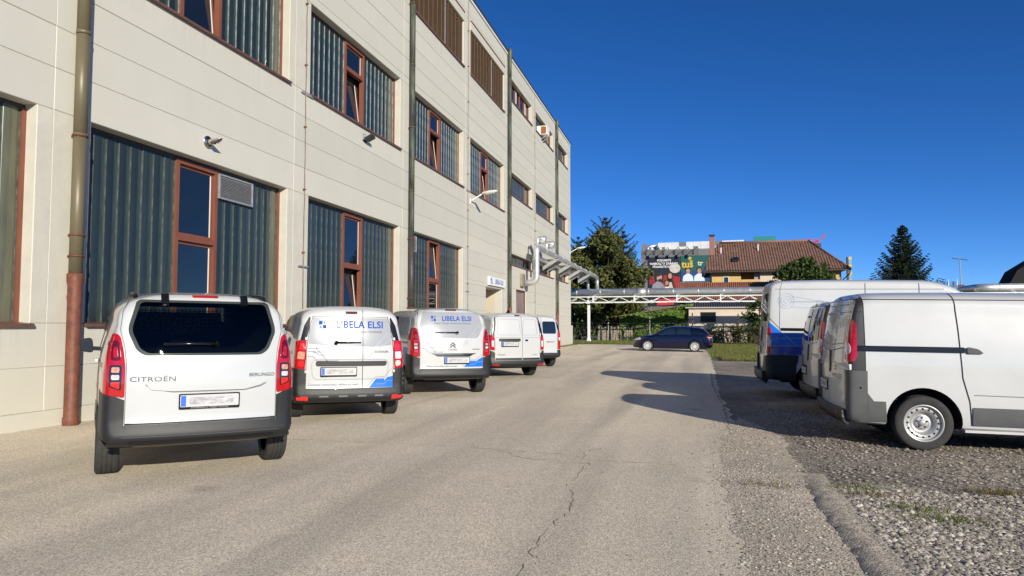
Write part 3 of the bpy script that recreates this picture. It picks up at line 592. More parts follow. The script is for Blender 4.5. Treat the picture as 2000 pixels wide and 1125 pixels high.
def wall_lamp(s_, z, label):
    e = on_wall('street_lamp', s_, z, label, 'street lamp', 'street lamps on arms fixed to the facade')
    mb = MB(); mb.tube(bend([(0, 0, 0), (0, -.08, .02), (0, -.55, .28)], .15), .024, 8); mb.box(-.06, .06, -.02, 0, -.12, .08); mb.build('arm', M_WHITE, e)
    h = MB(); L = .62; d = Vector((0, -L, .075)); o0 = Vector((0, -.50, .26)); vs = []; prof = [(0, .05, .04), (.05, .085, .07), (.5, .10, .085), (.9, .075, .06), (1, .03, .03)]
    for t, w_, hh in prof:
        c = o0 + d*t
        for a in np.linspace(0, 2*PI, 13)[:-1]: vs.append(c + Vector((w_*math.cos(a), 0, hh*(math.sin(a) if math.sin(a) > 0 else .55*math.sin(a)))))
    h.add(vs, [(i*12+k, i*12+(k+1) % 12, (i+1)*12+(k+1) % 12, (i+1)*12+k) for i in range(4) for k in range(12)] + [tuple(range(12)), tuple(range(48, 60))], 0, True)
    hd = h.build('head', mat('lamp_housing', (.66, .64, .58), .5, var=.1), e); g = MB(); g.obox(o0 + d*.55 + Vector((0, 0, -.045)), (.06, 0, 0), d*.3, (0, 0, .012)); g.build('lens', mat('lamp_lens', (.5, .5, .46), .2, var=.1), hd)
wall_lamp(19.36, 6.40, 'pale street lamp on a curved arm below the fourth first floor window')
wall_lamp(42.8, 6.72, 'pale street lamp on an arm at the far corner of the building')
# entrance sign
e = on_wall('entrance_sign', 21.72, 3.06, 'white sign with blue LIBELA ELSI lettering over the entrance', 'sign'); M_BLUE = mat('sign_blue', (0.012, 0.075, 0.42), .4, var=.05); M_SIGNW = mat('sign_white', (.8, .8, .8), .4, var=.03)
mb = MB(); mb.box(0, 2.7, -.10, -.02, .09, .46); mb.build('board', M_SIGNW, e)
flat_text('LIBELA ELSI', .30, M_BLUE, e, (1.6, -.103, .275), (1, 0, 0), (0, 0, 1), bold=.018, wx=.92)
lg = MB()
for i, j in ((0, 1), (1, 0)): lg.box(.22+.13*i, .34+.13*i, -.106, -.101, .15+.13*j, .27+.13*j)
for i, j in ((0, 0), (1, 1)): lg.prism([(.24+.13*i, .17+.13*j), (.32+.13*i, .17+.13*j), (.28+.13*i, .25+.13*j)], lambda p: (p[0], -.101, p[1]), lambda p: (p[0], -.106, p[1]))
lg.build('logo', M_BLUE, e)
e = on_wall('wall_box', 27.88, 3.76, 'narrow weathered meter box on the wall above the red door', 'box')
mb = MB(); mb.box(-.34, .34, -.13, -.0, -.33, .30); mb.build('case', mat('aged_metal_box', (.3, .25, .18), .6, var=.2, scale=4), e)
mb = MB(); mb.box(-.02, .28, -.136, -.131, -.27, .24); mb.box(-.3, .3, -.12, -.02, -.38, -.331); mb.build('front_grille', mat('box_grille', (.14, .12, .09), .6, var=.4, scale=10), e)
e = on_wall('air_conditioner', 32.55, 12.60, 'boxy window air conditioner with a rusty orange grille on the top floor', 'air conditioner')
mb = MB(); mb.box(-.02, .7, -.42, .2, .03, .55); mb.build('casing', M_WHITE, e)
mb = MB(); mb.box(-.05, -.021, -.37, -.08, .08, .50); mb.build('grille', mat('rusty_orange', (.35, .11, .03), .6, var=.3, scale=8), e)
for bx in (.1, .6):
    mb = MB(); mb.bar((bx, 0, -.25), (bx, -.38, .02), .035); mb.build('bracket', M_ALU, e)
# ------------------------------------------------------------------ pipe rack, ducts, things behind the yard
M_CLAD = mat('galvanised_cladding', (0.70, 0.70, 0.69), 0.42, metal=0.75, var=0.08, scale=3, rvar=.08, bump=.05, bscale=6)
M_WSTEEL = mat('white_steelwork', (0.72, 0.72, 0.70), 0.5, var=0.06)
rk = yard_thing('pipe_rack', 51.88, 0, 'white steel lattice pipe rack crossing behind the yard', 'pipe rack', z=0.0)
# local: x = s, y = -o
def RO(o, z, ds=0.0): return (ds, -o, z)
O_END = 34.0
for dz, nm in ((3.46, 'bottom_chord'), (3.92, 'top_chord')):
    for ds in (-.45, .45):
        mb = MB(); mb.bar(RO(-12, dz, ds), RO(O_END, dz, ds), .085, .085); mb.build(nm, M_WSTEEL, rk)
for ds in (-.45, .45):
    o_ = -12.0; up = True
    while o_ < O_END - .5:
        mb = MB(); mb.bar(RO(o_, 3.49 if up else 3.89, ds), RO(o_+.86, 3.89 if up else 3.49, ds), .045, .045); mb.build('diagonal', M_WSTEEL, rk); o_ += .86; up = not up
for o_ in np.arange(-9.9, O_END, 3.44):
    mb = MB(); mb.box(-.5, .5, -o_-.05, -o_+.05, 3.5, 4.0); mb.build('cross_frame', M_WSTEEL, rk)
for o_ in (0.0, 14.2, 28.4):
    mb = MB(); mb.box(-.09, .09, -o_-.11, -o_+.11, .0, 3.9); mb.add([(-.2, -o_-.22, .0), (.2, -o_-.22, .0), (.2, -o_+.22, 0), (-.2, -o_+.22, 0), (-.09, -o_-.11, .5), (.09, -o_-.11, .5), (.09, -o_+.11, .5), (-.09, -o_+.11, .5)], [(0,1,5,4),(1,2,6,5),(2,3,7,6),(3,0,4,7)]); mb.box(-.5, .5, -o_-.16, -o_+.16, 3.36, 3.42); mb.build('post', M_WSTEEL, rk)
hp = yard_thing('heating_pipe', 51.88, 0, 'thick silver insulated heating pipe lying on the white rack', 'pipe', z=0.0)
PZ = 4.30; PR = .315
mb = MB(); mb.tube(bend([RO(-12, PZ), RO(26.2, PZ), RO(26.2, PZ, 3.2), RO(29.2, PZ, 3.2), RO(29.2, PZ, 0), RO(O_END, PZ)], .75, 8), PR, 28); mb.build('insulated_pipe', M_CLAD, hp)
for o_ in list(np.arange(-11, 25, 2.0)) + [30.5, 32.5]:
    mb = MB(); mb.tube([RO(o_-.03, PZ), RO(o_+.03, PZ)], PR+.006, 28); mb.build('cladding_band', M_CLAD, hp)
mb = MB(); mb.tube([RO(4.0, PZ), RO(4.75, PZ)], PR+.02, 28); mb.build('pipe_sleeve', M_CLAD, hp)
for o_ in np.arange(-9.9, 26, 3.44):
    mb = MB(); mb.box(-.2, .2, -o_-.06, -o_+.06, 3.94, 4.02); mb.build('pipe_saddle', M_WSTEEL, hp)
M_GALV = mat('galvanised_angle', (0.40, 0.40, 0.39), .5, metal=.3, var=.1)
# silver ducts along the facade
def duct(name, pts, r, label, rb=.35):
    e = yard_thing(name, 0, 0, label, 'duct', 'silver ducts on the far end of the facade', z=G0); mb = MB(); mb.tube(bend([(s_, -o_, z) for s_, o_, z in pts], rb, 7), r, 20); mb.build('duct_run', M_CLAD, e); return e
D1 = duct('ventilation_duct', [(28.3, -.1, 3.62), (28.3, .72, 3.62), (28.3, .72, 5.50), (31.2, .72, 5.50), (51.88, .72, 5.46), (51.88, .72, 4.35)], .155, 'outer silver ventilation duct with a tall riser bend')
for s_ in np.arange(30.5, 51, 2.4):
    mb = MB(); mb.tube([(s_-.03, -.72, 5.50), (s_+.03, -.72, 5.50)], .162, 20); mb.build('duct_collar', M_CLAD, D1)
for z in (4.1, 4.8):
    mb = MB(); mb.tube([(28.3, -.72, z-.03), (28.3, -.72, z+.03)], .162, 20); mb.build('duct_collar', M_CLAD, D1)
D2 = duct('ventilation_duct', [(29.8, -.1, 3.9), (29.8, .25, 3.9), (29.8, .25, 5.15), (33, .25, 5.15), (51.88, -.05, 5.15), (51.88, -.05, 4.35)], .12, 'inner thinner silver duct running behind the outer one', .25)
for i, s_ in enumerate((29.3, 31.6)):
    mb = MB(); mb.tube(bend([(s_-.7, -.72, 5.55), (s_-.7, -.72, 6.05), (s_-.1, -.80, 6.05)], .25, 6), .075, 12); mb.build('cowl_pipe', M_CLAD, D1)
    mb = MB(); mb.lathe([(0, -1.0), (.20, -1.0), (.22, -.97), (.22, -.66), (.19, -.62), (0, -.62)], 'y', (s_+.05, 0, 5.98), 26); mb.build('fan_drum', M_CLAD, D1)
for i, s_ in enumerate((33.2, 37.5, 41.8, 46.2)):
    e = yard_thing('duct_bracket', s_, 0, ('first', 'second', 'third', 'fourth')[i] + ' pale angle bracket carrying the silver ducts, counted from the entrance', 'bracket', 'duct brackets', z=G0)
    mb = MB(); mb.box(-.05, 1.3, -.98, 0 if s_ < 42 else .3, 5.24, 5.30); mb.build('shelf_plate', M_GALV, e)
    for sx in (0.0, 1.25):
        mb = MB(); mb.prism([(0, 4.65), (0, 5.24), (-.95, 5.24)], lambda p: (sx-.03, p[0], p[1]), lambda p: (sx+.03, p[0], p[1])); mb.build('gusset', M_GALV, e)

# ---- foliage
def leaf_mat(name, lo, hi, rough=.6):
    m = bpy.data.materials.new(name); m.use_nodes = True; t = m.node_tree; b = t.nodes['Principled BSDF']; b.inputs['Roughness'].default_value = rough; b.inputs['Specular IOR Level'].default_value = .3
    g = t.nodes.new('ShaderNodeNewGeometry'); rp = t.nodes.new('ShaderNodeValToRGB'); t.links.new(g.outputs['Random Per Island'], rp.inputs[0])
    rp.color_ramp.elements[0].color = (*lo, 1); rp.color_ramp.elements[1].color = (*hi, 1); t.links.new(rp.outputs[0], b.inputs['Base Color'])
    tr = t.nodes.new('ShaderNodeBsdfTranslucent'); t.links.new(rp.outputs[0], tr.inputs[0]); mx = t.nodes.new('ShaderNodeMixShader'); mx.inputs[0].default_value = .25; out = t.nodes['Material Output']
    t.links.new(b.outputs[0], mx.inputs[1]); t.links.new(tr.outputs[0], mx.inputs[2]); t.links.new(mx.outputs[0], out.inputs[0]); return m
L_BROWN = leaf_mat('leaves_turning', (0.022, 0.045, 0.012), (0.19, 0.185, 0.055)); L_GREEN = leaf_mat('leaves_green', (0.03, 0.06, 0.014), (0.10, 0.14, 0.035)); L_IVY = leaf_mat('ivy_leaves', (0.035, 0.09, 0.012), (0.20, 0.30, 0.05)); L_DARK = leaf_mat('conifer_needles', (0.012, 0.026, 0.013), (0.045, 0.07, 0.035)); L_PINE = leaf_mat('pine_needles', (0.02, 0.042, 0.02), (0.075, 0.10, 0.045))
L_DRY = leaf_mat('dry_weeds', (0.06, 0.07, 0.02), (0.22, 0.19, 0.07)); L_GRASS = leaf_mat('grass_blades', (0.07, 0.12, 0.02), (0.24, 0.24, 0.07)); L_BROWNGRASS = leaf_mat('brown_grass', (0.10, 0.10, 0.03), (0.30, 0.22, 0.09))
M_BARK = mat('bark', (0.09, 0.07, 0.05), .9, var=.3, scale=6, bump=.6, bscale=14)
def quads(name, P, U, V, m, parent=None, loc=None, rot=None):
    """leaf faces: centre P with half axes U, V"""
    k = len(P); X = np.empty((k, 4, 3)); X[:, 0] = P-U; X[:, 1] = P-V*.8; X[:, 2] = P+U; X[:, 3] = P+V; me = bpy.data.meshes.new(name)
    me.vertices.add(4*k); me.vertices.foreach_set('co', X.ravel()); me.loops.add(4*k); me.loops.foreach_set('vertex_index', np.arange(4*k)); me.polygons.add(k); me.polygons.foreach_set('loop_start', np.arange(0, 4*k, 4)); me.polygons.foreach_set('loop_total', np.full(k, 4)); me.update(calc_edges=True); me.materials.append(m)
    return link(name, me, parent, loc, rot)
def rnd_dirs(r, n):
    v = r.normal(size=(n, 3)); return v/np.linalg.norm(v, axis=1)[:, None]
def leaves(name, centres, radii, per, size, m, parent, seed, up=.3):
    r = np.random.default_rng(seed); C_ = np.repeat(np.asarray(centres, float), per, 0); R_ = np.repeat(np.asarray(radii, float), per)
    d = rnd_dirs(r, len(C_)); P = C_ + d*(R_*(.35+.75*r.random(len(C_))**.6))[:, None]*np.array([1, 1, .8])
    n = rnd_dirs(r, len(P)) + np.array([0, 0, up]); u = np.cross(n, rnd_dirs(r, len(P))); u /= np.linalg.norm(u, axis=1)[:, None]; v = np.cross(n, u); v /= np.linalg.norm(v, axis=1)[:, None]; s_ = size*(.55+.9*r.random(len(P)))
    return quads(name, P, u*s_[:, None], v*(s_*.6)[:, None], m, parent)
def broadleaf(name, s_, o_, h, w, label, m, seed, clumps=70, per=150, leaf=.16, trunk=True, base=.2, group=None, cat='tree', cone=0.0, csize=1.0):
    e = yard_thing(name, s_, o_, label, cat, group); r = np.random.default_rng(seed); cs = []; rs = []
    for i in range(clumps):
        t = base + (1-base)*r.random()**.8; prof = math.sin(min(1, (t-base)/(1-base)*.92+.08)*PI)**.55 * (1-cone*t); a = r.random()*2*PI; rad = w*prof*math.sqrt(r.random())*(.8+.3*r.random())
        cs.append((rad*math.cos(a), rad*math.sin(a), h*t)); rs.append(w*(.20+.18*r.random())*csize)
    leaves('crown', cs, rs, per, leaf, m, e, seed+1)
    if trunk:
        mb = MB(); mb.tube([(0, 0, -.1), (.1, 0, h*.3), (0, .1, h*.75)], [w*.07+.05, w*.05+.04, .03], 10)
        for i in range(0, clumps, 3):
            c = Vector(cs[i]); z0 = min(h*.7, max(h*.12, c.z*.55)); mb.tube([(0.05, 0, z0), c*.55 + Vector((0, 0, z0*.35)), c], [.06*w/2.5+.02, .035, .012], 5)
        mb.build('trunk', M_BARK, e)
    return e
def conifer(name, s_, o_, h, w, label, m, seed, tiers=26, droop=.18, up=.25, dens=1.0, low=.06, group=None, pine=False):
    e = yard_thing(name, s_, o_, label, 'tree', group); r = np.random.default_rng(seed); P = []; U = []; V = []; mb = MB()
    mb.tube([(0, 0, -.1), (0, 0, h*.6), (0, 0, h*.98)], [h*.02+.05, h*.012+.02, .015], 9)
    for t in range(tiers):
        f = t/(tiers-1); z = h*(low + (1-low)*f**.92); R = w*((1-f)**(.55 if pine else .85)*.97+.03); nb = max(4, int((9 if not pine else 6)*(1-f*.4)))
        for b in range(nb):
            a = 2*PI*(b+r.random()*.8)/nb + t*.7; L = R*(.72+.42*r.random()); d = np.array([math.cos(a), math.sin(a), 0]); n = max(5, int(L/.16)); pts = []
            for i in range(n+1):
                q = i/n; zz = z - droop*L*math.sin(q*PI*.8) + up*L*max(0, q-.35)**1.5 + (0 if not pine else L*q*.55); pts.append(d*L*q + np.array([0, 0, zz]))
            mb.tube([tuple(p) for p in pts[::max(1, n//3)]], [max(.006, .035*(1-j/4)) for j in range(len(pts[::max(1, n//3)]))], 4, caps=False)
            for i in range(1, n+1):
                q = i/n; side = np.array([-d[1], d[0], 0]); k = int((7 if not pine else 9)*dens)
                for j in range(k):
                    sp = (r.random()*2-1)*.34*L*(1-q*.72)+.02; tilt = r.normal()*.25; c = pts[i] + side*sp + d*abs(sp)*.45 + np.array([0, 0, -abs(sp)*.18*(0 if pine else 1) + r.normal()*.03])
                    ax = d*.7 + side*np.sign(sp)*(.6 if abs(sp) > .03 else .2) + np.array([0, 0, tilt + (.5 if pine else -.1)]) + r.normal(size=3)*.15; ax /= np.linalg.norm(ax); n2 = np.cross(ax, r.normal(size=3)); n2 /= np.linalg.norm(n2); ln = .16*(1.1-.4*q)*(1 if not pine else 1.1)
                    P.append(c); U.append(ax*ln); V.append(n2*ln*.28)
    quads('crown', np.array(P), np.array(U), np.array(V), m, e); mb.build('trunk', M_BARK, e); return e
conifer('pine_tree', 61.5, 0.3, 11.9, 3.9, 'tall dark pine rising behind the turning broadleaf tree left of the billboards', L_PINE, 11, tiers=20, droop=.0, up=.3, dens=1.0, low=.12, pine=True)
conifer('pine_tree', 62.0, 2.0, 10.6, 3.0, 'second dark pine with upright tips at the right of the tree group', L_PINE, 13, tiers=17, droop=.0, up=.3, dens=1.0, low=.12, pine=True)
conifer('pine_tree', 62.5, -2.6, 10.2, 3.4, 'shorter pine half hidden behind the corner of the factory', L_PINE, 12, tiers=16, droop=.0, up=.3, dens=.9, low=.12, pine=True)
broadleaf('broadleaf_tree', 58.8, 0.6, 10.0, 4.0, 'broadleaf tree with yellowing leaves left of the billboards', L_BROWN, 21, clumps=150, per=210, leaf=.16, base=.06, csize=.58)
broadleaf('broadleaf_tree', 57.6, -2.4, 6.0, 2.6, 'low green broadleaf tree behind the white rack post', L_GREEN, 22, clumps=60, per=170, leaf=.14, base=.08)
conifer('spruce_tree', 66, 27.93, 11.1, 4.5, 'lone dark spruce standing against the sky on the right', L_DARK, 31, tiers=44, droop=.20, up=.6, dens=2.2)
broadleaf('walnut_tree', 63.2, 18.7, 7.7, 2.9, 'leafy green tree in front of the right part of the yellow house', L_GREEN, 41, clumps=60, per=100, leaf=.17, base=.5, csize=.7)

# ---- low shed with a dark window, ivy-covered shed, fence, weeds
M_CREAM = mat('pinkish_render', (0.62, 0.52, 0.43), .85, var=.08, scale=1.5, bump=.2, bscale=30)
M_CORR = mat('corrugated_sheet', (0.06, 0.06, 0.065), .6, var=.25, scale=3)
M_BRTILE = mat('brown_red_tile', (0.26, 0.10, 0.055), .75, var=.3, scale=2.2)
M_TILE = mat('old_clay_tile', (0.27, 0.148, 0.108), .8, col2=(0.14, 0.085, 0.066), scale=2.0, detail=9)
def corrugated(x0, x1, p0, p1, pitch, amp, parent, name, m, thick=.03, rows=1, lap=0.0):
    """wavy sheet between the eave line p0=(y,z) and the ridge line p1; waves run up the slope"""
    n = max(4, int((x1-x0)/pitch)*6); xs = np.linspace(x0, x1, n+1); dy, dz = p1[0]-p0[0], p1[1]-p0[1]; L = math.hypot(dy, dz); ny, nz = -dz/L, dy/L
    if nz < 0: ny, nz = -ny, -nz
    mb = MB(); vs = []
    lev = []
    for r_ in range(rows): lev += [(r_/rows, lap), ((r_+1)/rows, 0.0)]
    for t, lf in lev:
        for x in xs: a = amp*math.sin(2*PI*(x-x0)/pitch) + lf; vs.append((x, p0[0]+dy*t+ny*a, p0[1]+dz*t+nz*a))
    w = n+1; mb.add(vs, [(i*w+j, i*w+j+1, (i+1)*w+j+1, (i+1)*w+j) for i in range(len(lev)-1) for j in range(n)], 0, False); return mb.build(name, m, parent)
# buildings: local x along o (to the right), local y away, so rotate the yard frame
def back_building(name, s_, o_, label, cat='building', z=0.0):
    e = empty(name, WA(s_, o_, z), YARD_ROT - PI/2); tag(e, label, cat); return e
sh = back_building('white_shed', 57.0, 8.2, 'low cream shed with a dark window below the pipe rack')
mb = MB(); mb.box(0, 1.0, 0, 3.4, 0, 3.02); mb.box(2.32, 9.5, .001, 3.4, 0, 3.02); mb.box(1.0, 2.32, .001, 3.4, 0, 1.84); mb.box(1.0, 2.32, .001, 3.4, 2.70, 3.02); mb.build('wall', M_CREAM, sh)
mb = MB(); frame_bars(mb, 1.0, 2.32, 1.84, 2.70, -.03, .06, .07); wd = mb.build('window', mat('dark_brown_frame', (.04, .025, .018), .6, var=.1), sh); mb = MB(); mb.box(1.07, 2.25, .03, .04, 1.91, 2.63); mb.build('pane', mat('dirty_dark_pane', (.012, .014, .012), .25, var=.3, ior=1.3), wd)
mb = MB(); mb.box(.95, 2.37, -.08, .0, 1.78, 1.838); mb.build('sill', M_SILL, wd)
mb = MB(); mb.box(-.3, 9.8, -.25, -.12, 3.04, 3.14); mb.build('fascia', mat('grey_gutter', (.4, .39, .37), .6, var=.1), sh); corrugated(-.3, 9.8, (-.22, 3.16), (3.6, 3.95), .2, .035, sh, 'roof', M_CORR)
mb = MB(); mb.box(5.0, 5.9, -.02, 0.0, .0, 2.2); mb.build('door', mat('grey_plank_door', (.06, .055, .05), .8, var=.2), sh)
iv = back_building('ivy_shed', 57.6, 2.6, 'ivy covered lean-to left of the cream shed')
mb = MB(); mb.add([(0, 0, 0), (5.6, 0, 0), (5.6, 3, 0), (0, 3, 0), (0, 0, 2.5), (5.6, 0, 3.35), (5.6, 3, 3.35), (0, 3, 2.5)], [(0,1,5,4),(1,2,6,5),(2,3,7,6),(3,0,4,7),(4,5,6,7)]); mb.build('wall', mat('aged_boards', (.16, .15, .14), .8, var=.3, scale=3, stretch=(6, 1, .5)), iv)
mb = MB(); mb.add([(-.6, -.5, 2.40), (5.7, -.5, 3.42), (5.7, 3.1, 3.46), (-.6, 3.1, 2.46), (-.6, -.5, 2.34), (5.7, -.5, 3.36)], [(0,1,2,3),(4,5,1,0)]); mb.build('roof', mat('rusty_roof_edge', (.22, .12, .07), .8, var=.3), iv)
r = np.random.default_rng(5); n = 9500; px = r.random(n)*6.4-.5; pz = r.random(n)**.9*(2.45+px*.16); py = -.08 - .38*r.random(n)*(1+np.sin(px*2.1)*np.cos(pz*2.7)); keep = ~((px > 1.5) & (px < 2.6) & (pz > 1.1) & (pz < 2.2) & (r.random(n) > .12)) & ~((np.abs(px-4.2) < .45*(1.5-np.minimum(pz, 1.5))) & (r.random(n) > .3) & (pz < 1.4)); P = np.stack([px, py, pz], 1)[keep]
nn = rnd_dirs(r, len(P))*.6 + np.array([0, -1, .3]); u = np.cross(nn, rnd_dirs(r, len(P))); u /= np.linalg.norm(u, axis=1)[:, None]; v = np.cross(nn, u); v /= np.linalg.norm(v, axis=1)[:, None]; s_ = .13*(.6+.8*r.random(len(P))); quads('ivy', P, u*s_[:, None], v*s_[:, None]*.8, L_IVY, iv)['kind'] = 'stuff'
fe = yard_thing('garden_fence', 55.6, 0, 'thin wire garden fence with rusty and grey posts before the sheds', 'fence')
M_POST = mat('rusty_post', (.16, .085, .06), .8, var=.3); M_POSTG = mat('grey_post', (.32, .32, .31), .7, var=.15)
for i, (o_, h_, mm) in enumerate(((-2.5, 1.7, M_POSTG), (1.2, 1.7, M_POSTG), (4.85, 2.35, M_POSTG), (8.15, 2.5, M_POST), (8.5, 2.5, M_POST), (12.3, 2.4, M_POST), (15.6, 2.2, M_POST))):
    mb = MB(); mb.tube([(0, -o_, -.1), (0, -o_, h_)], .045, 8); mb.build('post', mm, fe)
mb = MB()
for z in (.4, .8, 1.2, 1.6): mb.tube([(0, 2.5, z), (0, -15.6, z)], .005, 4)
for o_ in np.arange(-2.5, 15.6, .45): mb.bar((0, -o_, .1), (0, -o_-.5, 1.6), .004); mb.bar((0, -o_-.5, .1), (0, -o_, 1.6), .004)
mb.build('wire_mesh', M_POSTG, fe)['kind'] = 'stuff'
pl = yard_thing('plank_fence', 56.6, 0, 'old grey plank fence under the trees left of the ivy', 'fence')
for i in range(16):
    o_ = .2 + i*.2 + random.uniform(-.03, .03); hh = 1.25 + random.uniform(-.35, .25)
    if i in (5, 11): continue
    mb = MB(); mb.obox((0, -o_, hh/2), (.012, 0, 0), (0, .075, random.uniform(-.01, .01)), (0, random.uniform(-.04, .04), hh/2)); mb.build('plank', mat('weathered_plank', (.30, .25, .19), .85, var=.25, scale=4) if i == 0 else bpy.data.materials['weathered_plank'], pl)
def weed(s_, o_, h, w, m, seed, label, n=420):
    e = yard_thing('bush', s_, o_, label, 'bush', 'weeds and bushes along the garden fence'); r = np.random.default_rng(seed); st = 26; P = []; U = []; V = []; mb = MB()
    for i in range(st):
        a = r.random()*2*PI; b = np.array([math.cos(a), math.sin(a), 0])*w*.5*math.sqrt(r.random()); tip = b*1.5 + np.array([0, 0, h*(.6+.45*r.random())]) + r.normal(size=3)*.08; mb.tube([tuple(b), tuple((b+tip)/2 + r.normal(size=3)*.04), tuple(tip)], [.012, .009, .004], 4, caps=False)
        for j in range(n//st):
            q = r.random()**.7; c = b + (tip-b)*q + r.normal(size=3)*.10; u = r.normal(size=3); u /= np.linalg.norm(u); v = np.cross(u, r.normal(size=3)); v /= np.linalg.norm(v); s2 = .09*(.5+r.random()); P.append(c); U.append(u*s2); V.append(v*s2*.45)
    quads('foliage', np.array(P), np.array(U), np.array(V), m, e); mb.build('stems', M_BARK, e); return e
WL = ['dry brown weeds beside the rear of the navy car', 'tall green weeds under the shed window', 'bushy weeds by the rusty fence post', 'dark leafy bush below the tree shadow on the shed', 'dry weeds right of the rusty fence post', 'weeds next to the rear of the blue wrapped van']
for i, (o_, h_, w_, mm) in enumerate(((9.2, 1.1, 1.3, L_DRY), (10.3, 1.5, 1.5, L_GREEN), (11.6, 1.6, 1.5, L_DRY), (12.6, 1.9, 1.6, L_GREEN), (13.7, 1.5, 1.5, L_DRY), (15.0, 1.4, 1.6, L_DRY))): weed(54.4 + random.uniform(-.4, .4), o_, h_, w_, mm, 60+i, WL[i], 900)
WL2 = ['low hedge of weeds behind the bonnet of the navy car', 'low weeds between the navy car and the ivy', 'low green growth at the foot of the ivy wall']
for i, (o_, h_, w_) in enumerate(((3.6, .9, 2.0), (5.6, 1.0, 2.0), (7.4, 1.0, 1.8))): weed(56.6, o_, h_, w_, L_IVY, 80+i, WL2[i], 900)
broadleaf('young_tree', 49.5, 13.6, 3.4, 1.3, 'young tree beside the blue wrapped van that shades the shed wall', L_GREEN, 45, clumps=26, per=90, leaf=.10, base=.3)

# lawn blades
def grass(name, n, region, h, m, seed, label, wd=.012):
    r = np.random.default_rng(seed); so_ = region(r, n); a = r.random(n)*2*PI; hh = h*(.4+.8*r.random(n)); z0 = np.array([zo(o) for o in so_[:, 1]]); bx = np.stack([so_[:, 0], -so_[:, 1], z0], 1); side = np.stack([np.cos(a), np.sin(a), 0*a], 1)*wd; lean = np.stack([r.normal(size=n), r.normal(size=n), 0*a], 1)*.35*hh[:, None]; top = bx + lean; top[:, 2] += hh
    X = np.stack([bx-side, bx+side, top], 1); me = bpy.data.meshes.new(name); me.vertices.add(3*n); me.vertices.foreach_set('co', X.ravel()); me.loops.add(3*n); me.loops.foreach_set('vertex_index', np.arange(3*n)); me.polygons.add(n); me.polygons.foreach_set('loop_start', np.arange(0, 3*n, 3)); me.polygons.foreach_set('loop_total', np.full(n, 3)); me.update(calc_edges=True); me.materials.append(m)
    o = link(name, me, None, (P1.x, P1.y, 0), (0, 0, YARD_ROT)); tag(o, label, 'grass', kind='stuff'); return o
grass('grass', 52000, lambda r, n: np.stack([24.6+31*r.random(n)**1.3, 9.8+7.5*r.random(n)], 1), .12, L_GRASS, 71, 'patchy green and brown lawn right of the navy car', .025)
grass('grass', 26000, lambda r, n: np.stack([24.6+31*r.random(n)**1.2, 9.8+1.2*np.abs(r.normal(size=n))+5*r.random(n)*(r.random(n) > .5)], 1), .10, L_BROWNGRASS, 73, 'dry brown patches in the lawn near the asphalt edge', .025)
grass('grass', 22000, lambda r, n: np.stack([46.4+10*r.random(n), -4+14*r.random(n)], 1), .13, L_GRASS, 72, 'strip of lawn behind the navy car and the rack post', .03)
tufts = [(0.15, 10.05, 60, L_GRASS), (-0.15, 10.1, 60, L_BROWNGRASS), (-.55, 10.35, 80, L_GRASS), (-.85, 10.55, 90, L_GRASS), (-1.3, 11.4, 120, L_GRASS), (-1.7, 11.2, 110, L_GRASS), (-1.45, 11.8, 110, L_GRASS), (-.1, 11.9, 90, L_BROWNGRASS), (.3, 11.3, 120, L_BROWNGRASS), (-.2, 12.4, 160, L_BROWNGRASS), (-2.0, 11.0, 90, L_GRASS), (.0, 9.30, 40, L_BROWNGRASS)]
for i, (s_, o_, n_, mm) in enumerate(tufts):
    lab = 'small tufts of grass and weeds growing through the gravel at the bottom right'
    g_ = grass('grass', n_*3, lambda r, n, s_=s_, o_=o_: np.stack([s_+r.normal(size=n)*.06, o_+r.normal(size=n)*.16], 1), .05, mm, 90+i, lab, .004); g_['group'] = 'grass tufts in the gravel'
grass('grass', 2600, lambda r, n: np.stack([44.0-16*r.random(n)**2, 9.62+.12*r.normal(size=n)], 1), .10, L_GRASS, 75, 'thin fringe of grass along the far asphalt edge', .02)
grass('grass', 1500, lambda r, n: np.stack([38+6*r.random(n), .12+.1*np.abs(r.normal(size=n))], 1), .08, L_BROWNGRASS, 76, 'dry fringe of grass along the factory plinth', .012)

# ---- annex and yellow house
an = back_building('annex', 63.0, 7.0, 'outbuilding with a ribbed brown tile roof in front of the yellow house')
mb = MB(); mb.box(.7, 9.0, .6, 5.4, 0, 3.9); mb.build('wall', mat('dark_render', (.13, .11, .10), .9, var=.2), an); corrugated(.1, 9.4, (0, 3.75), (3.0, 5.85), .2, .04, an, 'roof', M_BRTILE, rows=5, lap=.05)
mb = MB(); mb.add([(.1, 3.0, 5.85), (9.4, 3.0, 5.85), (9.4, 6.0, 3.75), (.1, 6.0, 3.75)], [(0,1,2,3)]); mb.build('rear_roof', M_BRTILE, an)
mb = MB(); mb.tube([(.1, -.06, 3.72), (9.4, -.06, 3.72)], .06, 8); mb.build('gutter', M_FLASH, an)
ho = back_building('yellow_house', 70.0, 10.55, 'yellow house with a large half hipped brown tile roof')
M_YEL = mat('ochre_render', (0.60, 0.40, 0.155), .85, var=.05, scale=2); M_PALE = mat('pale_render', (.62, .52, .40), .85, var=.05)
WX, HD = 12.7, 9.0
mb = MB(); mb.box(0, 2.95, 0, HD, 0, 7.3); mb.box(4.85, WX, .001, HD, 0, 7.3); mb.box(2.95, 4.85, 1.2, HD, 0, 7.3); mb.box(2.95, 4.85, .001, 1.2, 0, 5.9); mb.build('wall', M_YEL, ho)
mb = MB(); mb.prism([(0, 7.3), (HD, 7.3), (HD/2+1.5, 9.6), (HD/2-1.5, 9.6)], lambda p: (0.01, p[0], p[1]), lambda p: (.2, p[0], p[1])); mb.build('gable', mat('grey_gable', (.22, .2, .19), .9, var=.1), ho)
mb = MB(); mb.box(4.86, 7.6, -.02, .0, 5.2, 7.2); mb.build('pale_bay', M_PALE, ho)
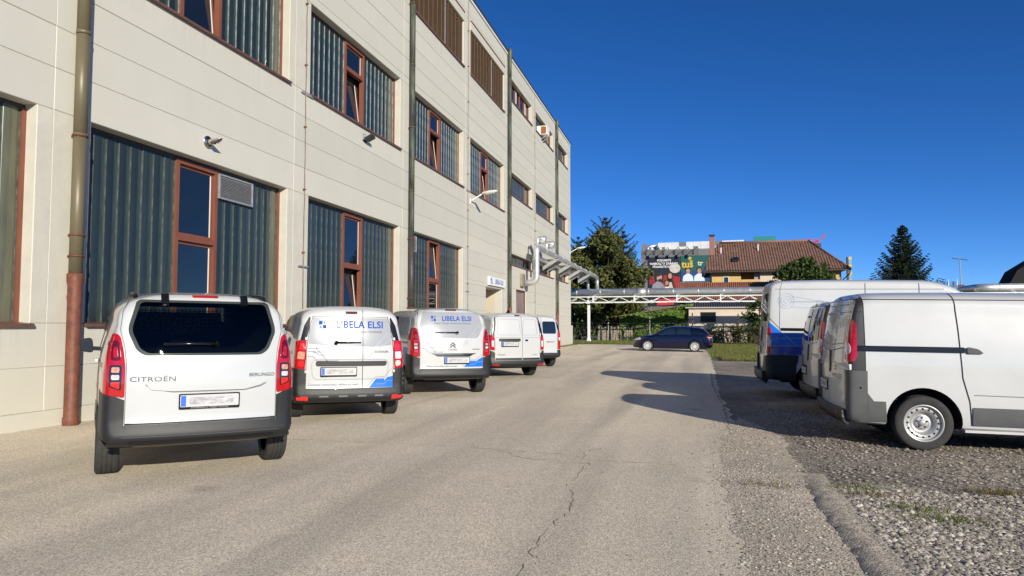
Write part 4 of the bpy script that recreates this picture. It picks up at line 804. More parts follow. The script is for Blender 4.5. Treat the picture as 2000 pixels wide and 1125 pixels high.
# roof: main front slope as tiled sheet, half-hips at both ends
OV = .75; ez = 7.25; rz = 10.75; ry = HD/2
corrugated(-OV+.15, WX+OV, (-OV, ez), (ry, rz), .27, .045, ho, 'roof_slope', M_TILE, rows=22, lap=.05)
rf = ho.children[-1] if False else None
def clip_roof(o, x_at_eave, x_at_ridge, right):
    bm = bmesh.new(); bm.from_mesh(o.data); sl = Vector((0, ry+OV, rz-ez)); p = Vector((x_at_eave, -OV, ez)); q = Vector((x_at_ridge, ry, rz)); d = q-p; up = Vector((0, -(rz-ez), ry+OV)); no = d.cross(up).normalized()
    if (no.x > 0) != right: no = -no
    bmesh.ops.bisect_plane(bm, geom=bm.verts[:]+bm.edges[:]+bm.faces[:], plane_co=p, plane_no=no, clear_outer=True); bm.to_mesh(o.data); bm.free()
roof_o = [ch for ch in bpy.data.objects if ch.parent == ho and ch.name.startswith('roof_slope')][0]
clip_roof(roof_o, WX+OV, WX-2.4, True)
bm = bmesh.new(); bm.from_mesh(roof_o.data)
bmesh.ops.bisect_plane(bm, geom=bm.verts[:]+bm.edges[:]+bm.faces[:], plane_co=(0.0, 2.6, 9.3), plane_no=Vector((-1, .0, .55)).normalized(), clear_outer=True); bm.to_mesh(roof_o.data); bm.free()
mb = MB(); mb.add([(WX+OV, -OV, ez), (WX+OV, HD+OV, ez), (WX-2.4, ry, rz)], [(0, 1, 2)]); mb.add([(-.1, 2.0, 8.98), (-.1, HD-2.0, 8.98), (1.0, ry, rz)], [(0, 2, 1)]); mb.add([(-OV, HD+OV, ez), (WX+OV, HD+OV, ez), (WX-2.4, ry, rz), (1.0, ry, rz)], [(0, 3, 2, 1)]); mb.build('roof_hip', M_TILE, ho)
mb = MB(); mb.tube([(1.0, ry, rz+.05), (WX-2.4, ry, rz+.05)], .13, 8); mb.tube([(WX-2.4, ry, rz+.05), (WX+OV, -OV, ez+.05)], .11, 8); mb.build('ridge_tiles', M_TILE, ho)
mb = MB(); mb.box(-.9, WX+OV+.05, -OV-.12, -OV+.02, ez-.16, ez-.02); mb.build('gutter', mat('brown_gutter', (.05, .03, .025), .6, var=.1), ho); mb = MB(); mb.box(-.6, WX+.6, -OV, 0, ez-.1, ez-.06); mb.build('soffit', mat('dark_soffit', (.08, .055, .04), .8, var=.1), ho)
mb = MB(); mb.tube(bend([(WX+.65, -OV-.05, ez-.15), (WX+.65, -OV-.05, ez-.5), (WX+.1, -.12, ez-1.1), (WX+.1, -.12, 0)], .2), .055, 8); mb.build('rain_pipe', M_FLASH, ho)
mb = MB(); mb.box(-.98, -.75, -OV, HD/2, ez-.25, ez+.1); mb.add([(-.9, -OV, ez-.15), (-.9, -OV, ez+.05), (-.1, 2.0, 9.0), (-.1, 2.0, 8.75)], [(0, 1, 2, 3)]); mb.build('verge_board', M_FLASH, ho)
ch = MB(); ch.box(-.15, .4, 2.2, 2.85, 8.2, 11.2); cho = ch.build('chimney', mat('chimney_brick', (.30, .135, .11), .85, var=.15, scale=8), ho); mb = MB(); mb.box(-.1, .35, 2.25, 2.8, 11.2, 11.42); mb.box(-.2, .45, 2.15, 2.9, 11.42, 11.5); mb.build('chimney_cap', M_FLASH, cho)
for vx, vy, vz in ((1.05, 2.4, 9.35), (4.95, 2.9, 9.65)):
    mb = MB(); mb.tube([(vx, vy, vz-.3), (vx, vy, vz+.7)], .07, 8); mb.build('vent_pipe', M_WSTEEL, ho)
    mb = MB(); mb.add([(vx-.25, vy-.3, vz-.35), (vx+.25, vy-.3, vz-.35), (vx+.2, vy+.3, vz+.12), (vx-.2, vy+.3, vz+.12)], [(0,1,2,3)]); mb.build('vent_flashing', mat('flashing_tile_red', (.26, .09, .05), .7, var=.1), ho)
mb = MB(); ang = math.atan2(rz-ez, ry+OV); dvy, dvz = math.cos(ang), math.sin(ang); c0 = Vector((2.5, .9, 8.62)); mb.obox(c0, (.32, 0, 0), (0, dvy*.36, dvz*.36), (0, -dvz*.06, dvy*.06)); sk = mb.build('skylight', M_FLASH, ho); mb = MB(); mb.obox(c0 + Vector((0, -dvz*.065, dvy*.065)), (.25, 0, 0), (0, dvy*.28, dvz*.28), (0, -dvz*.004, dvy*.004)); mb.build('pane', M_PANE, sk)
for i in range(9):
    x_ = 1.6 + i*1.15; mb = MB(); p = Vector((x_, ry-.55, rz-.35)); mb.obox(p + Vector((0, -dvz*.07, dvy*.07)), (.11, 0, 0), (0, dvy*.14, dvz*.14), (0, -dvz*.05, dvy*.05)); mb.build('vent_tile', bpy.data.materials['flashing_tile_red'], ho)
for x0, x1, z0, z1 in ((1.15, 1.75, 5.6, 6.7), (6.6, 7.2, 5.4, 6.6), (9.2, 10.2, 5.2, 6.6), (11.2, 12.2, 5.2, 6.6)):
    mb = MB(); frame_bars(mb, x0, x1, z0, z1, -.04, .05, .07); wd = mb.build('window', M_WSTEEL if x0 < 3 else M_REDWOOD, ho); mb = MB(); mb.box(x0+.07, x1-.07, -.01, .0-.002, z0+.07, z1-.07); mb.build('pane', M_PANE, wd)
mb = MB(); mb.box(2.95, 4.85, 1.1, 1.19, 5.9, 7.2); mb.build('balcony_back', mat('balcony_brown', (.30, .15, .05), .8, var=.1), ho); mb = MB(); mb.box(2.95, 4.85, -.02, .04, 5.9, 6.35); mb.build('balcony_rail', M_YEL, ho); mb = MB(); mb.box(4.3, 4.84, .2, .24, 6.36, 7.1); mb.build('balcony_curtain', mat('grey_blue_curtain', (.3, .3, .36), .8, var=.2), ho)

# ---- cinema block with billboards
ci = back_building('cinema_building', 105.0, .62, 'dark grey panelled cinema building with two billboards behind the yellow house')
M_GREYP = mat('anthracite_panel', (0.125, 0.125, 0.13), .6, var=.06, scale=1); M_GREYP2 = mat('anthracite_panel_lighter', (.155, .155, .16), .6, var=.06); M_LIGHTP = mat('pale_cladding', (.62, .62, .62), .5, var=.12, scale=.6)
mb = MB(); mb.box(0.05, 22, .06, 20, 0, 13.3); mb.build('core', M_FLASH, ci)
for i, x0 in enumerate(np.arange(0, 16, 1.75)):
    for j in range(11):
        z0 = j*1.22; z1 = min(13.4, z0+1.22); w_ = 1.75 if x0 > 0 else 1.75
        mb = MB(); mb.box(x0+.02, x0+w_-.02, 0, .05, z0+.02, z1-.02); mb.build('facade_panel', M_GREYP if (i+j) % 3 else M_GREYP2, ci)
mb = MB(); mb.box(-.01, 16, -.03, .1, 13.4, 13.5); mb.build('roof_edge', M_GREYP2, ci)
for i in range(12):
    for j in range(2): mb = MB(); mb.box(2.6+i*1.1, 2.6+i*1.1+1.07, 2.0, 2.1, 13.4+j*.72, 14.1+j*.72 + .09*(i/12)); mb.build('plant_screen_panel', M_LIGHTP if (i*3+j) % 5 else M_GREYP2, ci)
mb = MB(); mb.box(.05, .75, 1.5, 2.4, 13.4, 14.7); mb.build('chimney', mat('grey_brown_stack', (.2, .17, .15), .9, var=.2), ci); mb = MB(); mb.tube(bend([(1.0, 1.6, 13.5), (1.0, 1.6, 14.1), (2.4, 1.6, 14.3)], .3), .3, 12); mb.build('roof_duct', M_CLAD, ci)
mb = MB(); mb.lathe([(0, 1.25), (.35, 1.25), (.38, 1.3), (.38, 1.7)], 'y', (2.35, 0, 13.95), 16); mb.build('roof_fan', M_FLASH, ci)
def billboard(name, x0, x1, z0, z1, base, label):
    e = back_building(name, 105.0, .62, label, 'billboard'); mb = MB(); mb.box(x0, x1, -.14, -.02, z0, z1); mb.build('panel', base, e); return e
NAVY = mat('poster_navy', (.006, .010, .022), .5, var=.3, scale=.7); SKIN = mat('poster_skin', (.42, .22, .15), .6, var=.2, scale=2); HAIRD = mat('poster_hair', (.02, .012, .010), .6, var=.2); GREYC = mat('poster_sweater', (.22, .24, .28), .6, var=.25, scale=2); REDC = mat('poster_red', (.30, .012, .015), .6, var=.3, scale=1.5); PALEB = mat('poster_pale', (.52, .48, .42), .6, var=.15, scale=1); WHT = mat('poster_white', (.72, .72, .72), .6, var=.03)
def blob(e, m, cx, cz, rx, rz, layer, n=20, rot=0.0):
    pts = [(cx + rx*math.cos(a)*math.cos(rot) - rz*math.sin(a)*math.sin(rot), cz + rx*math.cos(a)*math.sin(rot) + rz*math.sin(a)*math.cos(rot)) for a in np.linspace(0, 2*PI, n+1)[:-1]]; mb = MB(); mb.prism(pts, lambda p: (p[0], -.139, p[1]), lambda p: (p[0], -.141-.004*layer, p[1])); return mb.build('printed_shape', m, e)
def pshape(e, m, pts, layer): mb = MB(); mb.prism(pts, lambda p: (p[0], -.139, p[1]), lambda p: (p[0], -.141-.004*layer, p[1])); return mb.build('printed_shape', m, e)
b1 = billboard('billboard', 1.12, 6.0, 4.6, 12.3, NAVY, 'dark billboard with three people in red cinema seats')
for k, tline in enumerate(('PODARITE', 'NAJBOLJ\u0160O ZABAVO.', 'PODARITE KINO.')): flat_text(tline, .46, WHT, b1, (3.6, -.19, 11.75-.5*k), (1, 0, 0), (0, 0, 1), bold=.03, wx=1.0)
blob(b1, PALEB, 5.25, 10.5, .85, .75, 1); pshape(b1, REDC, [(1.25, 9.0), (1.5, 9.4), (2.0, 9.3), (2.2, 8.0), (1.3, 8.0)], 1); pshape(b1, REDC, [(3.5, 9.4), (4.2, 9.5), (6.0, 9.1), (6.0, 7.4), (3.4, 7.6)], 1)
pshape(b1, GREYC, [(1.5, 6.5), (1.8, 7.9), (2.5, 8.5), (3.2, 8.3), (3.8, 7.4), (4.0, 6.5)], 2); blob(b1, SKIN, 2.85, 9.05, .42, .58, 4); blob(b1, HAIRD, 2.7, 9.5, .45, .26, 5, rot=.2); blob(b1, HAIRD, 2.95, 8.65, .32, .22, 5)
blob(b1, HAIRD, 4.45, 9.2, .5, .72, 3); pshape(b1, HAIRD, [(3.9, 7.0), (4.1, 8.8), (4.9, 8.8), (5.3, 7.0)], 3); blob(b1, SKIN, 4.5, 9.3, .30, .42, 5); pshape(b1, PALEB, [(4.2, 7.2), (4.4, 8.3), (4.7, 8.3), (5.0, 7.2)], 4)
blob(b1, HAIRD, 3.95, 8.3, .38, .42, 6); blob(b1, SKIN, 4.0, 8.2, .27, .33, 7); pshape(b1, WHT, [(3.6, 6.6), (3.75, 7.6), (4.3, 7.6), (4.5, 6.6)], 6); blob(b1, PALEB, 4.6, 7.2, .55, .28, 8); pshape(b1, REDC, [(4.1, 6.0), (4.05, 7.1), (5.15, 7.1), (5.05, 6.0)], 7)
blob(b1, PALEB, 1.65, 5.3, .35, .28, 2); pshape(b1, mat('poster_bright_red', (.55, .015, .03), .6, var=.2), [(2.4, 4.7), (2.6, 5.6), (5.2, 5.8), (5.0, 4.8)], 2)
b2 = billboard('billboard', 6.15, 11.5, 8.4, 12.45, mat('poster_green', (.008, .085, .075), .5, var=.1), 'green billboard with yellow tus lettering and a star')
YEL = mat('poster_yellow', (.62, .42, .05), .5, var=.05); flat_text('tu\u0161', 1.5, YEL, b2, (7.15, -.19, 11.05), (1, 0, .05), (-.05, 0, 1), bold=.03, wx=.95); flat_text('tr', 1.1, mat('poster_pale_green', (.5, .6, .4), .5, var=.05), b2, (9.1, -.19, 11.2), (1, 0, 0), (0, 0, 1), bold=.03)
star = [(7.55 + (.38 if k % 2 == 0 else .16)*math.sin(k*PI/5), 12.0 + (.38 if k % 2 == 0 else .16)*math.cos(k*PI/5)) for k in range(10)]; mb = MB(); vs = [(x_, -.19, z_) for x_, z_ in star] + [(7.55, -.19, 12.0)]; mb.add(vs, [(k, 10, (k+1) % 10) for k in range(10)]); mb.build('printed_star', YEL, b2)
pshape(b2, mat('poster_blue', (.01, .05, .16), .5, var=.2), [(6.16, 8.41), (11.4, 8.41), (11.4, 10.3), (6.16, 9.9)], 1)
for cx in (7.2, 8.9): pshape(b2, mat('coat_white', (.62, .68, .76), .6, var=.05) if cx < 8 else bpy.data.materials['coat_white'], [(cx-.8, 8.42), (cx-.7, 9.2), (cx-.2, 9.6), (cx+.3, 9.6), (cx+.75, 9.2), (cx+.85, 8.42)], 2); blob(b2, HAIRD, cx, 10.15, .42, .48, 3); blob(b2, SKIN, cx+.05, 10.0, .30, .40, 4)
for i, x_ in enumerate((1.0, 2.3, 3.7, 5.3, 6.7, 8.2)):
    e = back_building('billboard_lamp', 105.0, .62, ('first', 'second', 'third', 'fourth', 'fifth', 'sixth')[i] + ' arm lamp above the billboards, from the left', 'lamp'); e['group'] = 'arm lamps over the billboards'
    mb = MB(); mb.tube(bend([(x_+.7, -.05, 13.55), (x_+.5, -.5, 13.75), (x_-.1, -1.3, 13.1)], .2), .04, 6); mb.build('arm', M_FLASH, e); mb = MB(); mb.obox((x_-.2, -1.35, 12.85), (.16, 0, 0), (0, .12, -.05), (0, .1, .28)); mb.build('head', M_FLASH, e); mb = MB(); mb.box(x_+.55, x_+.95, -.1, .1, 13.5, 13.85); mb.build('bracket', M_WSTEEL, e)
gl = back_building('glass_pavilion', 100, -3.4, 'dark glazed building wing left of the billboards'); mb = MB(); mb.box(0, 4.6, 0, 8, 0, 8.2); mb.build('wall', mat('dark_blue_glass', (.01, .025, .05), .05, var=.1, ior=1.8), gl); mb = MB(); mb.add([(-.4, -.4, 8.2), (4.6, -.4, 9.2), (4.6, 8, 9.2), (-.4, 8, 8.2), (-.4, -.4, 7.9), (4.6, -.4, 8.9)], [(0,1,2,3),(4,5,1,0)]); mb.build('roof', M_FLASH, gl)
ts = back_building('teal_roof_sign', 130, 19.7, 'teal sign board peeping over the roof ridge', 'sign'); mb = MB(); mb.box(0, 3.9, 0, .3, 16.9, 18.2); mb.build('board', mat('teal_board', (.01, .20, .21), .5, var=.05), ts); mb = MB(); mb.box(.5, .7, .1, .2, 0, 17.3); mb.box(3.2, 3.4, .1, .2, 0, 17.3); mb.build('frame', M_FLASH, ts)
rs_ = back_building('red_roof_sign', 130, 25.4, 'red sign lettering peeping over the roof ridge, ending in a long stroke', 'sign'); MR = mat('sign_red', (.55, .01, .02), .5, var=.05); flat_text('UNIVERZUM', 1.15, MR, rs_, (3.1, 0, 16.95), (1, 0, 0), (0, 0, 1), bold=.02, wx=.8); mb = MB(); mb.add([(5.9, 0, 17.1), (6.2, 0, 17.1), (6.9, 0, 18.25), (6.6, 0, 18.2)], [(0,1,2,3)]); mb.build('stroke', MR, rs_); mb = MB(); mb.box(0, 6, .1, .3, 0, 16.6); mb.build('frame', M_FLASH, rs_)

# ---- right edge: lamp, flags, pylon, dark barn
lp = yard_thing('lamp_post', 80, 37.3, 'slim double headed lamp post against the sky on the right', 'lamp post'); mb = MB(); mb.tube([(0, 0, 0), (0, 0, 9.0)], [.09, .05], 10); mb.build('pole', M_POSTG, lp)
for sg in (-1, 1): mb = MB(); mb.obox((0, sg*.42, 9.05+.06*sg), (.1, 0, 0), (0, .34, .05), (0, 0, .04)); mb.build('head', M_FLASH, lp)
mb = MB(); mb.box(-.2, .2, -.3, .3, 5.0, 6.2); mb.build('sign_plate', mat('maroon_plate', (.14, .02, .02), .6, var=.1), lp)
for i, o_ in enumerate((33.6, 34.5, 35.3)):
    e = yard_thing('flag_pole', 75, o_, ('left', 'middle', 'right')[i] + ' of the three pale poles with blue banners', 'flag pole', 'flag poles with blue banners'); mb = MB(); mb.tube([(0, 0, 0), (0, 0, 6.5)], .05, 8); mb.build('pole', M_WSTEEL, e)
    mb = MB(); n = 8; vs = [(.05*math.sin(j*1.2+i), .05+.62*j/n, z) for z in (4.9, 6.3) for j in range(n+1)]; mb.add(vs, [(j, j+1, n+2+j, n+1+j) for j in range(n)], 0, True); mb.build('banner', mat('banner_blue', (.06, .20, .48), .7, var=.15), e)
py_ = yard_thing('striped_pylon', 85, 27.0, 'tall narrow pylon with pale yellow and blue bands beside the house', 'pylon')
mb = MB(); mb.box(-.2, .2, -.28, .28, 0, 10.0); mb.build('mast', M_FLASH, py_)
for i in range(7): mb = MB(); mb.box(-.24, -.2, -.26, .1, 6.9+i*.45, 6.9+i*.45+.42); mb.build('band', mat('band_yellow', (.55, .45, .2), .6, var=.05) if i % 2 == 0 else mat('band_blue', (.2, .35, .55), .6, var=.05), py_)
ba = back_building('dark_barn', 60, 34.2, 'dark steep roofed barn cut off by the right edge', 'barn'); M_DKR = mat('dark_barn_roof', (.012, .011, .010), .9, var=.2)
mb = MB(); mb.box(1.4, 9, .8, 2.2, 0, 5.2); mb.build('wall', mat('dark_barn_boards', (.03, .025, .02), .9, var=.2), ba); mb = MB(); mb.add([(0, 0, 4.7), (.75, 0, 6.15), (2.2, 0, 7.1), (9, 0, 10.5), (9, 0, 4.7), (0, 2.5, 4.7), (.75, 2.5, 6.15), (2.2, 2.5, 7.1), (9, 2.5, 10.5), (9, 2.5, 4.7)], [(0,1,2,3,4),(5,9,8,7,6),(0,5,6,1),(1,6,7,2),(2,7,8,3)]); mb.build('roof', M_DKR, ba)
mb = MB(); mb.bar((2.0, -.05, 4.9), (2.9, -.05, 6.2), .09); mb.bar((3.6, -.05, 4.9), (2.9, -.05, 6.2), .09); mb.bar((2.9, -.05, 4.7), (2.9, -.05, 6.3), .09); mb.build('timber_brace', mat('pale_timber', (.22, .19, .15), .8, var=.1), ba)
# ------------------------------------------------------------------ vehicles
def pchip(xs, ys, x):
    xs, ys = np.asarray(xs, float), np.asarray(ys, float); x = np.clip(np.asarray(x, float), xs[0], xs[-1]); h = np.diff(xs); d = np.diff(ys)/h; m = np.zeros(len(xs))
    for i in range(1, len(xs)-1):
        if d[i-1]*d[i] > 0: w1, w2 = 2*h[i]+h[i-1], h[i]+2*h[i-1]; m[i] = (w1+w2)/(w1/d[i-1]+w2/d[i])
    m[0], m[-1] = d[0], d[-1]; i = np.clip(np.searchsorted(xs, x, side='right')-1, 0, len(xs)-2); t = (x-xs[i])/h[i]
    return (2*t**3-3*t**2+1)*ys[i] + (t**3-2*t**2+t)*h[i]*m[i] + (-2*t**3+3*t**2)*ys[i+1] + (t**3-t**2)*h[i]*m[i+1]
def ramp(z, a):
    p = np.array(a, float); return pchip(p[:, 0], p[:, 1], z)
def rpoly(pts, r=0.03, n=4):
    """round the corners of a convex polygon (counter-clockwise)"""
    P = [Vector(p) for p in pts]; A = sum(P[i].x*P[(i+1) % len(P)].y - P[(i+1) % len(P)].x*P[i].y for i in range(len(P)))
    if A < 0: P = P[::-1]
    out = []
    for i, p in enumerate(P):
        a, b = P[i-1], P[(i+1) % len(P)]; u, v = (a-p), (b-p); d = min(r, u.length*.45, v.length*.45); u.normalize(); v.normalize(); q0, q1 = p+u*d, p+v*d
        if r <= 0: out.append(p); continue
        for k in range(n+1): t = k/n; out.append(q0*(1-t)**2 + p*2*t*(1-t) + q1*t*t)
    return out
def glass_mat(name, tint, gloss=0.02, ior=1.5):
    m = bpy.data.materials.new(name); m.use_nodes = True; t = m.node_tree; t.nodes.clear(); out = t.nodes.new('ShaderNodeOutputMaterial')
    tr = t.nodes.new('ShaderNodeBsdfTransparent'); tr.inputs[0].default_value = (*tint, 1); gl = t.nodes.new('ShaderNodeBsdfGlossy'); gl.inputs['Roughness'].default_value = gloss
    fr = t.nodes.new('ShaderNodeFresnel'); fr.inputs[0].default_value = ior; mx = t.nodes.new('ShaderNodeMixShader')
    t.links.new(fr.outputs[0], mx.inputs[0]); t.links.new(tr.outputs[0], mx.inputs[1]); t.links.new(gl.outputs[0], mx.inputs[2]); t.links.new(mx.outputs[0], out.inputs[0]); return m
M_VAN = mat('white_car_paint', (0.50, 0.505, 0.505), 0.32, var=0.025, scale=1.5, coat=1.0)
M_VAN2 = mat('white_van_paint_duller', (0.53, 0.535, 0.53), 0.38, var=0.04, scale=2.0, coat=0.8)
M_NAVY = mat('navy_car_paint', (0.0015, 0.003, 0.022), 0.25, metal=0.0, var=0.1, coat=.6, spec=.3)
M_ARCH = mat('wheel_arch_liner', (0.012, 0.012, 0.013), 0.9, var=0.3)
M_PLAST = mat('charcoal_bumper_plastic', (0.014, 0.0145, 0.016), 0.5, var=0.12, scale=8, bump=0.1, bscale=300)
M_PLASTG = mat('grey_bumper_plastic', (0.075, 0.077, 0.078), 0.6, var=0.1, scale=5, bump=0.1, bscale=300)
M_PLASTD = mat('dark_pillar_plastic', (0.03, 0.031, 0.033), 0.5, var=0.12, scale=5)
M_BLK = mat('gloss_black_trim', (0.008, 0.008, 0.009), 0.2, var=0.1)
M_SEAM = mat('door_gap', (0.012, 0.012, 0.012), 0.9, var=0)
M_SEAMG = mat('door_gap_grey', (0.16, 0.16, 0.16), 0.9, var=0)
M_TYRE = mat('tyre_rubber', (0.032, 0.031, 0.030), 0.85, var=0.25, scale=12, bump=0.15, bscale=90)
M_STEEL = mat('steel_wheel_silver', (0.46, 0.45, 0.44), 0.4, metal=0.55, var=0.12, scale=14)
M_ALLOY = mat('alloy_wheel', (0.52, 0.52, 0.52), 0.3, metal=0.8, var=0.05)
M_RIMD = mat('rim_shadow', (0.015, 0.015, 0.015), 0.7, var=0.1)
M_RED = mat('tail_lamp_red', (0.42, 0.006, 0.010), 0.12, var=0.2, scale=22, coat=1.0)
M_REDD = mat('tail_lamp_dark_red', (0.10, 0.003, 0.006), 0.15, var=0.2, scale=18, coat=1.0)
M_REDB = mat('tail_lamp_bright_red', (0.72, 0.02, 0.02), 0.15, var=0.15, scale=30, coat=1.0)
M_CLEAR = mat('tail_lamp_clear', (0.62, 0.56, 0.54), 0.15, var=0.3, scale=30, coat=1.0)
M_AMBER = mat('tail_lamp_amber', (0.55, 0.28, 0.18), 0.15, var=0.3, scale=30, coat=1.0)
M_LAMPBLK = mat('lamp_black', (0.02, 0.012, 0.012), 0.15, var=0.1, coat=1.0)
M_TINT = glass_mat('tinted_rear_glass', (0.30, 0.32, 0.31), 0.01, 1.38)
M_WSCR = glass_mat('windscreen_glass', (0.75, 0.8, 0.78), 0.01, 1.4)
M_CGLASS = mat('car_glass_dark', (0.006, 0.008, 0.010), 0.02, var=0.1, ior=1.6)
M_CGLASSB = mat('car_glass_bluish', (0.010, 0.018, 0.030), 0.02, var=0.1, ior=1.7)
M_PLATE = mat('number_plate_white', (0.5, 0.5, 0.5), 0.4, var=0.03)
M_SMEAR = mat('plate_smudge', (0.52, 0.52, 0.53), 0.5, col2=(0.24, 0.24, 0.25), scale=3.0, stretch=(4, 1, 9), detail=2)
M_EUB = mat('plate_blue', (0.02, 0.13, 0.62), 0.4, var=0.05)
M_CHROME = mat('chrome', (0.62, 0.62, 0.62), 0.12, metal=1.0, var=0.03)
M_BADGE = mat('badge_grey', (0.10, 0.10, 0.105), 0.25, metal=0.6, var=0.05)
M_WRAPG = mat('silver_grey_wrap', (0.31, 0.325, 0.355), 0.22, var=0.03, scale=3, coat=0.3, spec=.35)
M_WRAPB = mat('blue_wrap', (0.010, 0.15, 0.66), 0.35, var=0.03, coat=0.25, spec=.3)
M_WRAPB2 = mat('deep_blue_wrap', (0.010, 0.055, 0.36), 0.3, var=0.04, coat=0.8)
M_LOGOB = mat('logo_blue', (0.010, 0.07, 0.40), 0.6, var=0.03, spec=.15)
M_LINEG = mat('line_drawing_grey', (0.36, 0.39, 0.45), 0.5, var=0.05)
M_INK = mat('dark_grey_ink', (0.10, 0.11, 0.13), 0.6, var=0.05, spec=.15)
M_GRILLE = mat('partition_mesh_paint', (0.6, 0.6, 0.56), 0.5, var=0.1)
M_SEATF = mat('seat_fabric', (0.03, 0.03, 0.032), 0.9, var=0.2)

class Car:
    def __init__(s, name, label, x, y, head, spec, paint, group='vans parked nose-in along the factory', cat='van', scale=1.0, drop=0.0):
        s.kx = spec.get('kx', 1.0); s.drop = drop
        s.root = empty(name); tag(s.root, label, cat, group); s.paint = paint; s.k = spec
        n = Vector((NV.x*GK, NV.y*GK, 1)).normalized(); q = Vector((0, 0, 1)).rotation_difference(n) @ Matrix.Rotation(math.radians(head), 3, 'Z').to_quaternion()
        s.root.rotation_mode = 'QUATERNION'; s.root.rotation_quaternion = q; s.root.location = (x, y, zg(x, y) - drop); s.root.scale = (scale,)*3
        s.loft(); s.cutters = []
    def loft(s):
        k = s.k; L = k['L']; r = k.get('r', .06); nx = k.get('n', 2.8); st = np.array(k['st'], float)
        ys = sorted(set(list(np.round(np.linspace(r, 1.3, 22), 3)) + list(np.round(np.linspace(1.3, L, 34), 3)))); rows = []
        def sec(y, d=0.0):
            zt, w, zb, rz = (float(pchip(st[:, 0], st[:, i], y)) for i in (1, 2, 3, 4)); rb = .07; zr = zt - rz
            H = []
            gb = float(ramp(zb+rb, k['g']))
            H += [(0, zb), (w*gb*.45, zb), (w*gb*.8, zb), (w*gb-.05, zb), (w*gb-.015, zb+.02)]
            for z in np.linspace(zb+rb, zr, 22): H.append((w*float(ramp(z, k['g'])), z))
            for th in np.linspace(0, PI/2, 18)[1:]:
                z = zr + rz*math.sin(th)**(2/nx); H.append((w*float(ramp(min(z, zr), k['g']))*(1-.12*(z-zr)/max(rz, .01)*0)*max(math.cos(th), 0)**(2/nx), z))
            H[-1] = (0, zt); zc = (zt+zb)/2
            if d: H = [(x - d*x/w, z + (zc-z)/((zt-zb)/2)*d) for x, z in H]
            return H + [(-x, z) for x, z in H[-2:0:-1]], zc, w
        for ph in np.linspace(0, PI/2, 7)[:-1]: S_, zc, w = sec(0.0, r*(1-math.sin(ph))); rows.append((r*(1-math.cos(ph)), S_, w))
        for y in ys: S_, z_, w = sec(y); rows.append((y, S_, w))
        n = len(rows[0][1]); V = []; F = []
        for y, S_, w in rows:
            V += [(x, y, z) for x, z in S_]
        R = len(rows)
        F += [(i*n+j, (i+1)*n+j, (i+1)*n+(j+1) % n, i*n+(j+1) % n) for i in range(R-1) for j in range(n)]
        def cap(ring, zc, y, flip):
            nonlocal V, F
            base = ring; S_ = [(V[i][0], V[i][2]) for i in ring]
            for t in (.93, .84, .72, .58, .43, .28, .13):
                b = len(V); V += [(x*t, y, zc+(z-zc)*t) for x, z in S_]; nw = list(range(b, b+n))
                F += [((nw[j], base[j], base[(j+1) % n], nw[(j+1) % n]) if not flip else (base[j], nw[j], nw[(j+1) % n], base[(j+1) % n])) for j in range(n)]; base = nw
            b = len(V); V.append((0, y, zc)); F += [((b, base[j], base[(j+1) % n]) if not flip else (b, base[(j+1) % n], base[j])) for j in range(n)]
        cap(list(range(n)), zc, 0.0, False); zf = sec(L)[1]; cap(list(range((R-1)*n, R*n)), zf, L, True)
        V = np.array(V); y = V[:, 1].copy(); fall = np.clip(1 - y/1.2, 0, 1); zz = V[:, 2]
        V[:, 1] += ramp(zz, k['lean'])*fall + k.get('crown', .05)*(np.abs(V[:, 0])/st[0, 2])**2.5*np.clip(1-y/.6, 0, 1)
        fx = np.clip((y-(L-.9))/.9, 0, 1); V[:, 1] -= k.get('fcrown', .12)*(V[:, 0]/st[0, 2])**2*fx
        s.me0 = bpy.data.meshes.new('body'); s.me0.from_pydata([tuple(v) for v in V], [], F); s.me0.update()
        bm = bmesh.new(); bm.from_mesh(s.me0); bmesh.ops.recalc_face_normals(bm, faces=bm.faces[:]); bm.to_mesh(s.me0); bm.free(); s.me0.update()
        s.V = np.empty(len(s.me0.vertices)*3); s.me0.vertices.foreach_get('co', s.V); s.V = s.V.reshape(-1, 3)
        s.F = [tuple(p.vertices) for p in s.me0.polygons]; s.Cn = np.array([s.V[list(f)].mean(0) for f in s.F]); s.Fb = (np.array([s.V[list(f)].min(0) for f in s.F]), np.array([s.V[list(f)].max(0) for f in s.F])); s.N = np.array([tuple(p.normal) for p in s.me0.polygons])
        s.bvh = BVHTree.FromPolygons([Vector(v) for v in s.V], s.F)
    # -- boolean work
    def _bool(s, me, cutters, mats):
        o = link('tmp', me); tmp = []
        for c in cutters:
            co = link('tmpc', c); md = o.modifiers.new('b', 'BOOLEAN'); md.operation = 'DIFFERENCE'; md.solver = 'EXACT'; md.object = co; tmp.append(co)
        dg = bpy.context.evaluated_depsgraph_get(); nm = bpy.data.meshes.new_from_object(o.evaluated_get(dg)); bpy.data.objects.remove(o)
        for c in tmp: bpy.data.objects.remove(c)
        return nm
    def arch(s, y, z, R, depth=.36):
        w = s.k['st'][0][2]
        for sg in (-1, 1):
            mb = MB(); mb.lathe([(R, 0), (R, depth+.3)], 'x', (sg*(w-depth) if sg > 0 else -(w+.3), y, z), 40, 0); n = 40; b = len(mb.v)
            mb.f += [tuple(range(n)), tuple(range(n, 2*n))[::-1]]; mb.m += [0, 0]; mb.sm += [False]*2
            me = mb.mesh('cut', [M_ARCH]); bm = bmesh.new(); bm.from_mesh(me); bmesh.ops.recalc_face_normals(bm, faces=bm.faces[:]); bm.to_mesh(me); bm.free(); s.cutters.append(me)
